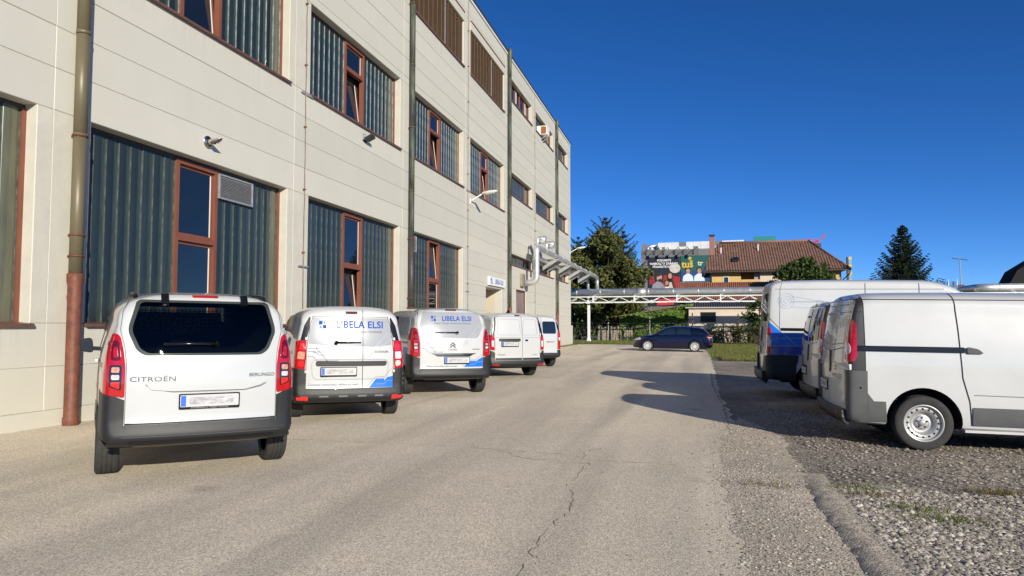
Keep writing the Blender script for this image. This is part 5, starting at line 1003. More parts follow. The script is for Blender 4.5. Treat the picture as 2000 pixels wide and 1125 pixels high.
    def body(s, extra=(), zcol=None):
        me = s.me0.copy(); me.materials.append(s.paint); me.materials.append(M_ARCH)
        cut = []
        for c in list(s.cutters) + list(extra):
            c2 = c.copy(); c2.materials.clear(); c2.materials.append(s.paint); c2.materials.append(M_ARCH)
            for p in c2.polygons: p.material_index = 1
            cut.append(c2)
        nm = s._bool(me, cut, None) if cut else me
        for p in nm.polygons: p.use_smooth = True
        if len(nm.materials) < 2: nm.materials.clear(); nm.materials.append(s.paint); nm.materials.append(M_ARCH)
        try: nm.set_sharp_from_angle(angle=math.radians(38))
        except Exception: pass
        s.b = link('body', nm, s.root); return s.b
    # -- pieces of the body's own skin
    def skin(s, name, poly, axis, m, parent=None, off=.004, thick=.012, side=1, lim=None, cut=False, nmin=None):
        ai = {'y': (0, 2), 'x': (1, 2), 'z': (0, 1)}[axis]; poly = [Vector((p[0]*(s.kx if axis == 'y' else 1), p[1])) for p in poly]
        A = sum(poly[i].x*poly[(i+1) % len(poly)].y - poly[(i+1) % len(poly)].x*poly[i].y for i in range(len(poly)))
        if A < 0: poly = poly[::-1]
        us, vs = [p.x for p in poly], [p.y for p in poly]; lo, hi = s.Fb; u, v = ai; lim = dict(lim or {})
        sel = (hi[:, u] > min(us)) & (lo[:, u] < max(us)) & (hi[:, v] > min(vs)) & (lo[:, v] < max(vs))
        if axis == 'y': lim.setdefault('y', (-1, .8)); sel &= s.N[:, 1] < (.3 if nmin is None else nmin)
        elif axis == 'x': sel &= (s.Cn[:, 0]*side > 0.02) & (s.N[:, 0]*side > (.12 if nmin is None else nmin))
        else: sel &= s.N[:, 2] > .2
        for a, (l, h) in lim.items(): i = 'xyz'.index(a); sel &= (hi[:, i] > l) & (lo[:, i] < h)
        bm = bmesh.new(); mp = {}
        for fi in np.nonzero(sel)[0]:
            f = []
            for vi in s.F[fi]:
                if vi not in mp: mp[vi] = bm.verts.new(s.V[vi])
                f.append(mp[vi])
            bm.faces.new(f)
        def clip(co, no):
            g = bm.verts[:] + bm.edges[:] + bm.faces[:]
            if g: bmesh.ops.bisect_plane(bm, geom=g, plane_co=co, plane_no=no, clear_outer=True, dist=1e-5)
        for i, p in enumerate(poly):
            q = poly[(i+1) % len(poly)]; d = q - p
            if d.length < 1e-6: continue
            co = [0, 0, 0]; no = [0, 0, 0]; co[u], co[v] = p.x, p.y; no[u], no[v] = d.y, -d.x; clip(co, no)
        for a, (l, h) in lim.items():
            i = 'xyz'.index(a); co = [0, 0, 0]; no = [0, 0, 0]; co[i] = h; no[i] = 1; clip(co, no); co[i] = l; no[i] = -1; clip(co, no)
        if not bm.faces: bm.free(); return None
        bm.normal_update(); bm.verts.index_update()
        for f in bm.faces: f.smooth = True
        nrm = {vv: vv.normal.copy() for vv in bm.verts}
        bl = [(e.verts[0], e.verts[1], e.link_faces[0]) for e in bm.edges if len(e.link_faces) == 1]
        base = {vv: vv.co.copy() for vv in bm.verts}
        for vv in list(bm.verts): vv.co = base[vv] + nrm[vv]*off
        if thick > 0:
            top = {}; bot = {}
            for a, b, f in bl:
                for w in (a, b):
                    if w not in top: top[w] = bm.verts.new(base[w] + nrm[w]*off); bot[w] = bm.verts.new(base[w] + nrm[w]*(off-thick))
            for a, b, f in bl:
                vl = list(f.verts); ia, ib = vl.index(a), vl.index(b)
                fw = (ia+1) % len(vl) == ib
                try: bm.faces.new((top[b], top[a], bot[a], bot[b]) if fw else (top[a], top[b], bot[b], bot[a]))
                except ValueError: pass
        me = bpy.data.meshes.new(name); bm.to_mesh(me); bm.free(); me.materials.append(m)
        if cut and s.cutters:
            me.materials.append(M_ARCH); me2 = s._bool(me, s.cutters, None); me = me2 if len(me2.polygons) else me
        return link(name, me, parent or s.root)
    def hit(s, u, v, axis, side=1):
        if axis == 'y': o, d = Vector((u*s.kx, -3, v)), Vector((0, 1, 0))
        elif axis == 'x': o, d = Vector((3*side, u, v)), Vector((-side, 0, 0))
        else: o, d = Vector((u, v, 5)), Vector((0, 0, -1))
        r = s.bvh.ray_cast(o, d); return (r[0], r[1] if r[1].dot(d) < 0 else -r[1]) if r[0] is not None else (None, None)
    def ribbon(s, name, pts, axis, m, w=.006, parent=None, side=1, off=.006, closed=False, step=.035):
        P = [Vector(p) for p in pts]; D = []
        if closed: P = P + [P[0]]
        for a, b in zip(P[:-1], P[1:]):
            n = max(1, int((b-a).length/step)); D += [a + (b-a)*i/n for i in range(n)]
        D.append(P[-1]); mb = MB(); prev = None
        for i, p in enumerate(D):
            d = (D[min(i+1, len(D)-1)] - D[max(i-1, 0)]); d = d.normalized() if d.length > 0 else Vector((1, 0)); q = Vector((-d.y, d.x))*w/2; pr = []
            for t in (p+q, p-q):
                h, n = s.hit(t.x, t.y, axis, side)
                if h is None: pr = None; break
                pr.append(h + n*off)
            if pr and prev: mb.add([prev[0], prev[1], pr[1], pr[0]], [(0, 1, 2, 3)])
            prev = pr
        return mb.build(name, m, parent or s.root) if mb.v else None
    def text(s, txt, size, u, v, axis, m, parent=None, side=1, off=.007, name='lettering', **kw):
        me = text_mesh(txt, size, **kw); keep = True; fl = -1 if (axis == 'x' and side < 0) else 1
        for vt in me.vertices:
            h, n = s.hit(u + fl*vt.co.x, v + vt.co.y, axis, side)
            if h is not None: vt.co = h + n*off
        me.materials.clear(); me.materials.append(m); return link(name, me, parent or s.root)
    def block(s, name, u0, u1, v0, v1, axis, m, d=.03, parent=None, side=1, r=.01, off=0.0, cr=0.0):
        """a small solid sitting on the skin"""
        h, n = s.hit((u0+u1)/2, (v0+v1)/2, axis, side)
        if h is None: h, n = s.hit(u1, (v0+v1)/2, axis, side)
        if h is None: return None
        P = rpoly([(u0, v0), (u1, v0), (u1, v1), (u0, v1)], r, 3); mb = MB()
        def f(k):
            def g(p):
                q, n2 = s.hit(p.x, p.y, axis, side); q = h if q is None else q; return q + n*(k)
            return g
        mb.prism(P, f(off-.02), f(off+d)); o = mb.build(name, m, parent or s.root); return o
    def plate(s, u, v, w=.52, h=.112, txt=None, axis='y', frame=True, smear=True, dealer=None):
        q, n = s.hit(u, v, axis); e = empty('number_plate', (q.x, q.y-.012, q.z), 0, s.root); t = math.atan2(n.z, -n.y); e.rotation_euler = (-t, 0, 0)
        mb = MB(); P = rpoly([(-w/2-.012, -h/2-.022), (w/2+.012, -h/2-.022), (w/2+.012, h/2+.012), (-w/2-.012, h/2+.012)], .012, 3); mb.prism(P, lambda p: (p.x, .03, p.y), lambda p: (p.x, -.006, p.y)); mb.build('plate_holder', M_BLK, e)
        mb = MB(); P = rpoly([(-w/2, -h/2), (w/2, -h/2), (w/2, h/2), (-w/2, h/2)], .01, 3); mb.prism(P, lambda p: (p.x, .0, p.y), lambda p: (p.x, -.010, p.y)); mb.build('plate', M_PLATE, e)
        mb = MB(); mb.box(-w/2+.006, -w/2+.05, -.0125, -.0101, -h/2+.006, h/2-.006); mb.build('blue_band', M_EUB, e)
        if smear: mb = MB(); P = rpoly([(-w/2+.075, -h*.30), (w/2-.045, -h*.30), (w/2-.045, h*.32), (-w/2+.075, h*.32)], .03, 5); mb.prism(P, lambda p: (p.x, -.0101, p.y), lambda p: (p.x, -.0122, p.y)); mb.build('blurred_number', M_SMEAR, e)
        if txt: flat_text(txt, .085, M_INK, e, (.03, -.0125, 0), (1, 0, 0), (0, 0, 1), bold=.01, wx=.85)
        if dealer: flat_text(dealer, .016, M_PLATE, e, (0, -.0075, -h/2-.011), (1, 0, 0), (0, 0, 1))
        return e
    def wheel(s, x, y, R, wd, style='steel', name='wheel', spin=0.0):
        e = empty(name, (x, y, R + s.drop), 0, s.root); sg = 1 if x > 0 else -1; rr = R*.665; hw = wd/2
        tp = [(rr, -hw*.86), (rr+.012, -hw*.95), (R*.86, -hw*1.02), (R-.018, -hw*.96), (R-.006, -hw*.86)]
        gz = np.linspace(-hw*.8, hw*.8, 5)
        for a in gz[1:-1]: tp += [(R, a-.012), (R, a-.006), (R-.009, a-.0055), (R-.009, a+.0055), (R, a+.006), (R, a+.012)]
        tp += [(R-.006, hw*.86), (R-.018, hw*.96), (R*.86, hw*1.02), (rr+.012, hw*.95), (rr, hw*.86)]
        mb = MB(); mb.lathe(tp, 'x', n=44); t = mb.build('tyre', M_TYRE, e); t.data.set_sharp_from_angle(angle=math.radians(50)) if hasattr(t.data, 'set_sharp_from_angle') else None
        def X(h): return sg*h
        if style == 'steel':
            mb = MB(); mb.lathe([(rr+.006, X(hw*.93)), (rr+.002, X(hw*.97)), (rr-.012, X(hw*.93)), (rr-.020, X(hw*.70)), (rr*.90, X(hw*.58)), (rr*.84, X(hw*.62)), (rr*.70, X(hw*.64)), (rr*.62, X(hw*.50)), (rr*.56, X(hw*.16)), (rr*.36, X(hw*.10)), (rr*.34, X(hw*.22)), (rr*.30, X(hw*.24)), (.0, X(hw*.24))], 'x', n=40)
            mb.lathe([(rr*.17, X(hw*.2)), (rr*.16, X(hw*.42)), (rr*.10, X(hw*.47)), (0, X(hw*.47))], 'x', n=20)
            rim = mb.build('rim', M_STEEL, e); h = MB()
            for i in range(16):
                a = 2*PI*i/16; h.lathe([(.0, X(hw*.66)), (rr*.060, X(hw*.655)), (rr*.066, X(hw*.60))], 'x', (0, rr*.775*math.cos(a), rr*.775*math.sin(a)), 10)
            h.build('vent_holes', M_RIMD, rim)['kind'] = 'stuff'; h = MB()
            for i in range(5):
                a = 2*PI*i/5+.3; h.lathe([(rr*.055, X(hw*.2)), (rr*.05, X(hw*.34)), (0, X(hw*.35))], 'x', (0, rr*.27*math.cos(a), rr*.27*math.sin(a)), 6)
            h.build('wheel_nuts', M_RIMD, rim)['kind'] = 'stuff'
        else:
            ns = {'alloy': 10, 'hubcap': 12, 'dark': 9}[style]; mm = {'alloy': M_ALLOY, 'hubcap': mat('hubcap_silver', (.66, .66, .66), .3, metal=.3, var=.04), 'dark': M_STEEL}[style]
            mb = MB(); mb.lathe([(rr+.006, X(hw*.93)), (rr+.002, X(hw*.98)), (rr-.014, X(hw*.94)), (rr-.02, X(hw*.5))], 'x', n=40)
            mb.lathe([(rr*.24, X(hw*.5)), (rr*.23, X(hw*.86)), (rr*.12, X(hw*.92)), (0, X(hw*.92))], 'x', n=24)
            for i in range(ns):
                a = 2*PI*i/ns + spin; c, s_ = math.cos(a), math.sin(a); w0, w1 = rr*.07, rr*.115
                p = lambda r_, t: (X(hw*(.86 if r_ < rr*.5 else .90)), r_*c - t*s_, r_*s_ + t*c); q = lambda r_, t: (X(hw*.55), r_*c - t*s_, r_*s_ + t*c)
                mb.add([p(rr*.2, -w0), p(rr*.2, w0), p(rr*.97, w1), p(rr*.97, -w1), q(rr*.2, -w0), q(rr*.2, w0), q(rr*.97, w1), q(rr*.97, -w1)], [(0, 1, 2, 3), (0, 4, 5, 1), (1, 5, 6, 2), (3, 2, 6, 7), (0, 3, 7, 4)])
            rim = mb.build('rim', mm, e); h = MB(); h.lathe([(rr-.015, X(hw*.45)), (0, X(hw*.45))], 'x', n=32); h.build('brake_shadow', M_RIMD, rim)
        return e
    def wheels(s, axles, x, R, wd, style, arch=None, spin=.1):
        for ya in axles:
            if arch: s.arch(ya, R+.01+s.drop, arch)
            for sg in (-1, 1): s.wheel(sg*x, ya, R, wd, style, spin=spin+sg*.2)
        w = s.k['st'][0][2]; mb = MB(); z0 = s.k['st'][0][3]; mb.box(-w*.62, w*.62, .35, s.k['L']-.4, z0-.09, z0+.12); mb.box(-x+.05, x-.05, axles[0]-.05, axles[0]+.05, R-.08, R+.04); mb.tube([(w*.35, .12, z0-.02), (w*.35, 1.0, z0-.04)], .028, 8); mb.build('underbody', M_ARCH, s.root)
    def mirror(s, y, z, sg, m=None, big=1.0):
        h, n = s.hit(y, z, 'x', sg); x0 = abs(h.x); mb = MB()
        P = rpoly([(0, 0), (.17*big, .02), (.19*big, .2*big), (.02, .23*big)], .05, 4)
        mb.prism(P, lambda p: (sg*(x0+.06+p.x), y-.03, z-.03+p.y), lambda p: (sg*(x0+.07+p.x*.92), y+.09, z-.02+p.y*.95)); mb.bar((sg*(x0-.03), y+.03, z+.02), (sg*(x0+.12), y+.03, z+.03), .06, .05)
        o = mb.build('wing_mirror', m or M_BLK, s.root); g = MB(); P2 = rpoly([(.02, .02), (.155*big, .035), (.172*big, .185*big), (.035, .21*big)], .04, 4)
        g.prism(P2, lambda p: (sg*(x0+.06+p.x), y-.031, z-.03+p.y), lambda p: (sg*(x0+.06+p.x), y-.034, z-.03+p.y)); g.build('mirror_glass', M_CGLASSB, o)
    def wiper(s, u0, u1, v, pivot_r=.03, tilt=0.0):
        mb = MB(); h0, n = s.hit(u0, v, 'y'); h1, _ = s.hit(u1, v+tilt, 'y'); h0 = h0 + n*.02; h1 = h1 + n*.02
        mb.tube([h0, h0*.5+h1*.5 + n*.012, h1], [.016, .012, .007], 8); mb.lathe([(pivot_r, -.03), (pivot_r*.9, .012), (0, .018)], 'y', h0 - n*0 , 14); mb.bar(h0*.4+h1*.6 - n*.008, h1 - n*.008, .008, .02)
        mb.build('rear_wiper', M_BLK, s.root)

def circuit(c, ox, oz, parent, sc=1.0):
    """printed circuit-like lines on the tail"""
    for pts in (((0, 0), (.13, 0), (.2, -.07), (.30, -.19)), ((0, -.05), (.10, -.05), (.17, -.10), (.30, -.10)), ((0, -.12), (.08, -.12), (.14, -.19), (.44, -.19))):
        c.ribbon('printed_line', [(ox+x*sc, oz+z*sc) for x, z in pts], 'y', M_INK, .005, parent)
    for x, z in ((.14, 0.0), (.30, -.19)): c.skin('printed_dot', [(ox+x*sc+.012*math.cos(a), oz+z*sc+.012*math.sin(a)) for a in np.linspace(0, 2*PI, 9)[:-1]], 'y', M_INK, parent, .0035, 0)
    c.ribbon('printed_ring', [(ox+.455*sc+.014*math.cos(a), oz-.19*sc+.014*math.sin(a)) for a in np.linspace(0, 2*PI, 11)], 'y', M_INK, .004, parent)
def robot_arm(c, P, axis, parent, w=.006, side=1, m=None):
    """line drawing of a robot arm between joint a (high) and gripper b (low)"""
    m = m or M_LINEG; a, b = Vector(P[0]), Vector(P[1]); r = P[2]; d = (b-a).normalized(); q = Vector((-d.y, d.x)); L = (b-a).length
    def circ(o, rr): c.ribbon('printed_drawing', [(o.x+rr*math.cos(t), o.y+rr*math.sin(t)) for t in np.linspace(0, 2*PI, 17)], axis, m, w, parent, side)
    circ(a, r); circ(a, r*.66); circ(a, r*.3); circ(b, r*.6); circ(b, r*.25)
    for sg in (-1, 1): c.ribbon('printed_drawing', [a + q*r*.75*sg + d*r*.6, a + q*r*.45*sg + d*L*.5, b + q*r*.5*sg - d*r*.3], axis, m, w, parent, side)
    c.ribbon('printed_drawing', [a + d*L*.45 + q*r*.6, a + d*L*.45 - q*r*.6, a + d*L*.62 - q*r*.5, a + d*L*.62 + q*r*.5], axis, m, w, parent, side, closed=True)
    g = b + d*r*.7
    for sg in (-1, 1): c.ribbon('printed_drawing', [b + q*r*.4*sg, g + q*r*.55*sg, g + d*r*.6 + q*r*.5*sg, g + d*r*.55 + q*r*.15*sg, g + d*r*.1 + q*r*.15*sg], axis, m, w, parent, side)
def libela(c, u, v, width, axis='y'):
    """company lettering: two blue squares, two arrows, the name and the line beneath"""
    k = width/1.11; e = empty('company_lettering', (0, 0, 0), 0, c.root)
    c.text('LIBELA ELSI', .152*k, u+.115*k, v, axis, M_LOGOB, e, bold=.022, wx=1.02, spacing=1.04)
    x0, z0, a = u-.555*k, v-.058*k, .056*k
    for i, j in ((0, 1), (1, 0)): c.skin('logo_square', [(x0+i*a*1.1, z0+j*a*1.1), (x0+i*a*1.1+a, z0+j*a*1.1), (x0+i*a*1.1+a, z0+j*a*1.1+a), (x0+i*a*1.1, z0+j*a*1.1+a)], axis, M_LOGOB, e, .0075, 0)
    c.skin('logo_arrow', [(x0+.01*k, z0+.012*k), (x0+a-.01*k, z0+.012*k), (x0+a/2, z0+a-.01*k)], axis, M_LOGOB, e, .0075, 0)
    c.skin('logo_arrow', [(x0+a*1.1+.01*k, z0+a*2.1-.012*k), (x0+a*1.6, z0+a*1.1+.012*k), (x0+a*2.1-.01*k, z0+a*2.1-.012*k)], axis, M_LOGOB, e, .0075, 0)
    c.ribbon('logo_outline', [(x0, z0), (x0+a*2.1, z0), (x0+a*2.1, z0+a*2.1), (x0, z0+a*2.1)], axis, M_LOGOB, .003, e, closed=True, off=.0075)
    c.text('Tehtanje \u2022 Doziranje \u2022 Avtomatizacija \u2022 Robotizacija', .05*k, u, v-.105*k, axis, M_INK, e, wx=.93)

# ---- compact van, one-piece tailgate
def compact_van(name, label, x, y, head, wrap=False, scale=1.0):
    spec = dict(L=4.40, r=.055, n=2.9, crown=.085, fcrown=.25, kx=.918,
        st=[(0, 1.765, .835, .40, .30), (.3, 1.80, .862, .38, .30), (.75, 1.815, .89, .34, .30), (1.2, 1.825, .902, .30, .30), (2.2, 1.815, .905, .28, .30), (2.8, 1.76, .905, .28, .29), (3.2, 1.56, .905, .28, .26), (3.6, 1.20, .90, .28, .2), (3.8, 1.11, .90, .28, .18), (4.15, 1.02, .85, .28, .2), (4.33, .86, .74, .3, .2), (4.40, .72, .6, .36, .15)],
        g=[(.25, .965), (.55, 1.0), (.95, 1.0), (1.15, .982), (1.45, .905), (1.62, .855), (1.85, .80)],
        lean=[(.3, -.02), (.45, -.035), (.58, 0.0), (.85, .0), (1.1, .015), (1.3, .05), (1.6, .13), (1.8, .21)])
    c = Car(name, label, x, y, head, spec, M_VAN, scale=scale)
    c.wheels((.74, 3.52), .79, .322, .205, 'dark' if not wrap else 'alloy', .385)
    win = [(-.57, 1.185), (.57, 1.185), (.645, 1.235), (.72, 1.40), (.72, 1.46), (.655, 1.69), (.62, 1.712), (-.62, 1.712), (-.655, 1.69), (-.72, 1.46), (-.72, 1.40), (-.645, 1.235)]
    extra = []
    if not wrap:
        P = rpoly([(a*.95*.918, 1.445+(b-1.445)*.92) for a, b in win], .06, 4); mb = MB(); mb.prism(P, lambda p: (p.x, -.5, p.y), lambda p: (p.x, 3.9, p.y)); me = mb.mesh('cut', [M_ARCH])
        bm = bmesh.new(); bm.from_mesh(me); bmesh.ops.recalc_face_normals(bm, faces=bm.faces[:]); bm.to_mesh(me); bm.free(); extra.append(me)
    c.body(extra)
    if not wrap:
        c.skin('rear_window', rpoly(win, .04, 4), 'y', M_TINT, off=.004, thick=.01)
        fr = c.skin('windscreen', rpoly([(-.72, 1.15), (.72, 1.15), (.60, 1.62), (-.60, 1.62)], .05), 'y', M_WSCR, lim={'y': (2.5, 4.2)}, nmin=2)
        # load-bay partition seen through the glass
        pt = MB(); yp = 2.3
        for xx in np.arange(-.52, .53, .05): pt.box(xx-.004, xx+.004, yp, yp+.008, 1.36, 1.66)
        for zz in np.arange(1.36, 1.67, .045): pt.box(-.54, .54, yp-.006, yp+.002, zz-.004, zz+.004)
        pt.build('partition_mesh', M_GRILLE, c.root)
        for sx in (-.36, .36):
            m_ = MB(); P = rpoly([(sx-.24, 1.05), (sx+.24, 1.05), (sx+.22, 1.40), (sx+.12, 1.52), (sx-.12, 1.52), (sx-.22, 1.40)], .08, 4); m_.prism(P, lambda p: (p.x, yp+.1, p.y), lambda p: (p.x, yp+.25, p.y)); m_.build('front_seat', M_SEATF, c.root)
    else:
        c.skin('rear_panel_wrap', rpoly(win, .06, 5), 'y', M_WRAPG, off=.004, thick=.006)
    # lamps
    for sg in (-1, 1):
        F = lambda pts: [(sg*a, b) for a, b in pts]
        outer = [(.735, .80), (.735, 1.08), (.752, 1.22), (.785, 1.36), (.825, 1.395), (.99, 1.30), (.99, .87), (.90, .83)]
        l = c.skin('tail_lamp', rpoly(F(outer), .025), 'y', M_RED, off=.012, thick=.02, lim={'y': (-1, .30)})
        c.skin('lamp_inset', rpoly(F([(.775, 1.14), (.792, 1.30), (.815, 1.33), (.85, 1.31), (.862, 1.14)]), .03), 'y', M_REDD, l, .016, .006, lim={'y': (-1, .3)})
        c.skin('lamp_glow', rpoly(F([(.80, 1.165), (.812, 1.27), (.838, 1.26), (.842, 1.165)]), .02), 'y', M_RED, l, .019, .005, lim={'y': (-1, .3)})
        c.skin('lamp_inset', rpoly(F([(.765, .865), (.765, 1.10), (.868, 1.10), (.872, .90)]), .025), 'y', M_LAMPBLK, l, .016, .006, lim={'y': (-1, .3)})
        c.skin('indicator_lens', rpoly(F([(.785, 1.03), (.785, 1.08), (.853, 1.08), (.853, 1.03)]), .012), 'y', M_AMBER, l, .020, .006, lim={'y': (-1, .3)})
        c.skin('reversing_lens', rpoly(F([(.785, .965), (.785, 1.01), (.853, 1.01), (.853, .965)]), .012), 'y', M_CLEAR, l, .020, .006, lim={'y': (-1, .3)})
        c.skin('fog_lens', rpoly(F([(.782, .88), (.782, .945), (.856, .945), (.856, .91)]), .012), 'y', M_REDB, l, .020, .006, lim={'y': (-1, .3)})
        c.skin('bumper_corner', [(sg*.735, .36), (sg*.735, .815), (sg*.90, .845), (sg*1.0, .885), (sg*1.0, .36)], 'y', M_PLAST, off=.012, thick=.02, lim={'y': (-1, .42)})
        c.ribbon('door_gap', F([(.728, .555), (.728, 1.1), (.745, 1.25), (.79, 1.42), (.77, 1.60), (.70, 1.735), (.6, 1.765)]), 'y', M_SEAMG, .007)
        if not wrap: c.block('hinge', sg*.39-.038, sg*.39+.038, 1.665, 1.765, 'y', M_BLK, .03, r=.012)
        rl = MB(); zr_ = lambda xx, yy: c.hit(xx, yy, 'z')[0].z; rl.tube([(sg*.60, .40, zr_(.60, .40)-.01), (sg*.605, .50, zr_(.605, .5)+.035), (sg*.61, 1.4, zr_(.61, 1.4)+.04), (sg*.61, 2.3, zr_(.61, 2.3)+.035), (sg*.60, 2.4, zr_(.60, 2.4)-.01)], .02, 8); rl.build('roof_rail', M_BLK, c.root) if not wrap else None
        c.mirror(3.02, 1.12, sg, None, .85)
    c.skin('bumper', rpoly([(-.74, .36), (.74, .36), (.74, .545), (-.74, .545)], .02), 'y', M_PLAST, off=.028, thick=.035, lim={'y': (-1, .4)})
    c.skin('bumper_lip', rpoly([(-.88, .385), (.88, .385), (.82, .475), (-.82, .475)], .04), 'y', M_PLAST, off=.048, thick=.03, lim={'y': (-1, .3)})
    c.skin('bumper_insert', rpoly([(-.62, .388), (.62, .388), (.70, .43), (-.70, .43)], .02), 'y', M_BLK, off=.055, thick=.012, lim={'y': (-1, .3)})
    c.ribbon('bumper_crease', [(-.74, .452), (.74, .452)], 'y', M_PLASTG, .006, off=.053); c.ribbon('bumper_crease', [(-.66, .535), (.66, .535)], 'y', M_PLASTG, .006, off=.032)
    for xx in (-.72, -.27, .30, .72): c.block('parking_sensor', xx-.012, xx+.012, .505, .529, 'y', M_PLAST, .032, r=.011)
    c.skin('brake_light', rpoly([(-.13, 1.742), (.13, 1.742), (.13, 1.765), (-.13, 1.765)], .01), 'y', M_REDD if wrap else M_RED, off=.008, thick=.012)
    c.ribbon('door_gap', [(-.728, .557), (.728, .557)], 'y', M_SEAM, .012); c.ribbon('door_gap', [(-.6, 1.772), (.6, 1.772)], 'y', M_SEAMG, .006)
    c.wiper(.10, -.40, 1.29)
    # side: windows, sliding-door rail, handle, arches
    for sg in (-1, 1):
        if wrap: c.skin('side_window', rpoly([(.38, 1.24), (1.35, 1.24), (1.33, 1.60), (.52, 1.60)], .06), 'x', M_WRAPG, side=sg, off=.004)
        c.skin('side_window', rpoly([(1.45, 1.22), (2.28, 1.20), (2.26, 1.62), (1.46, 1.62)], .06), 'x', M_CGLASS, side=sg, off=.005) if wrap else None
        c.skin('side_window', rpoly([(2.36, 1.19), (3.30, 1.15), (2.98, 1.52), (2.86, 1.61), (2.36, 1.62)], .05), 'x', M_CGLASS, side=sg, off=.005)
        c.ribbon('door_gap', [(2.32, .42), (2.32, 1.66)], 'x', M_SEAM, .008, side=sg); c.ribbon('door_gap', [(1.32, .9), (1.38, 1.66)], 'x', M_SEAM, .008, side=sg); c.ribbon('door_gap', [(1.05, .42), (1.32, .9)], 'x', M_SEAM, .008, side=sg)
        c.skin('slide_rail', [(.30, 1.06), (1.35, 1.06), (1.35, 1.10), (.30, 1.10)], 'x', M_BLK, side=sg, off=.005)
        c.block('door_handle', 2.05, 2.24, 1.02, 1.06, 'x', M_BLK if wrap else M_VAN, .03, side=sg)
        c.skin('sill_trim', rpoly([(1.1, .30), (3.1, .30), (3.1, .50), (1.1, .50)], .03), 'x', M_PLAST, side=sg, off=.01)
        if wrap: c.skin('side_wrap', [(.42, .62), (1.25, .62), (1.55, .98), (.34, .98), (.30, .90)], 'x', M_WRAPB, side=sg, off=.004, thick=0, cut=False)
        if wrap: c.ribbon('printed_line', [(.35, .80), (.8, .80), (.95, .95)], 'x', M_WRAPG, .01, side=sg)
    return c
V1 = compact_van('white_van', 'white compact van with dark tinted tailgate window, nearest on the left', -2.91, 6.62, 30.5, scale=.98)
V1.text('CITRO\u00cbN', .062, -.485, .965, 'y', M_BADGE, bold=.004, wx=1.55, spacing=1.05); V1.text('BERLINGO', .046, .575, .985, 'y', M_BADGE, bold=.004, wx=1.25)
V1.plate(.05, .755, dealer='AVTOHI\u0160A KOS d.o.o.   POLZELA   03 70 33 394')
V1.ribbon('tailgate_crease', [(-.55, .915), (-.48, .875), (-.3, .845), (.4, .845), (.56, .875), (.62, .905)], 'y', M_SEAMG, .010)
V1.skin('plate_recess_trim', [(-.5, .868), (-.3, .85), (.4, .85), (.55, .885), (.6, .91), (-.54, .91)], 'y', M_VAN, off=.016, thick=.02)

V3 = compact_van('white_van', 'white compact van with a silver rear panel, blue corner wrap and chevron emblem', -1.22, 14.27, 22.0, wrap=True)
libela(V3, 0.02, 1.575, .98); V3.plate(.10, .735, w=.52)
V3.skin('tailgate_moulding', [(-.50, .875), (-.36, .83), (.42, .83), (.56, .875)], 'y', M_CHROME, off=.016, thick=.02); V3.skin('moulding_shadow', [(-.40, .828), (-.33, .812), (.40, .812), (.46, .828)], 'y', M_BLK, off=.010, thick=.012)
for k in (0, 1):
    z = 1.00 + .048*k; V3.ribbon('chevron', [(-.06, z-.012), (0, z+.04), (.06, z-.012)], 'y', M_BADGE, .024, off=.008)
V3.text('CITRO\u00cbN', .032, 0, .945, 'y', M_BADGE, wx=1.5); V3.text('BERLINGO', .032, .56, .955, 'y', M_BADGE, wx=1.2)
V3.text('Celostne industrijske re\u0161itve po meri', .045, -.25, .612, 'y', M_INK, wx=1.05)
circuit(V3, -.70, 1.09, V3.root); robot_arm(V3, ((.70, 1.42), (.33, 1.10), .07), 'y', V3.root)
V3.skin('corner_wrap', [(.26, .595), (.56, .595), (.56, .715), (.40, .715)], 'y', M_WRAPB, off=.004, thick=0); V3.skin('corner_wrap', [(.56, .595), (.722, .595), (.722, .83), (.60, .735), (.56, .715)], 'y', M_WRAPB, off=.004, thick=0)
V3.ribbon('wrap_line', [(.22, .60), (.385, .735), (.555, .735), (.722, .86)], 'y', M_INK, .005); V3.ribbon('wrap_line', [(.40, .65), (.52, .65), (.57, .69), (.722, .70)], 'y', M_WRAPG, .006, off=.006)

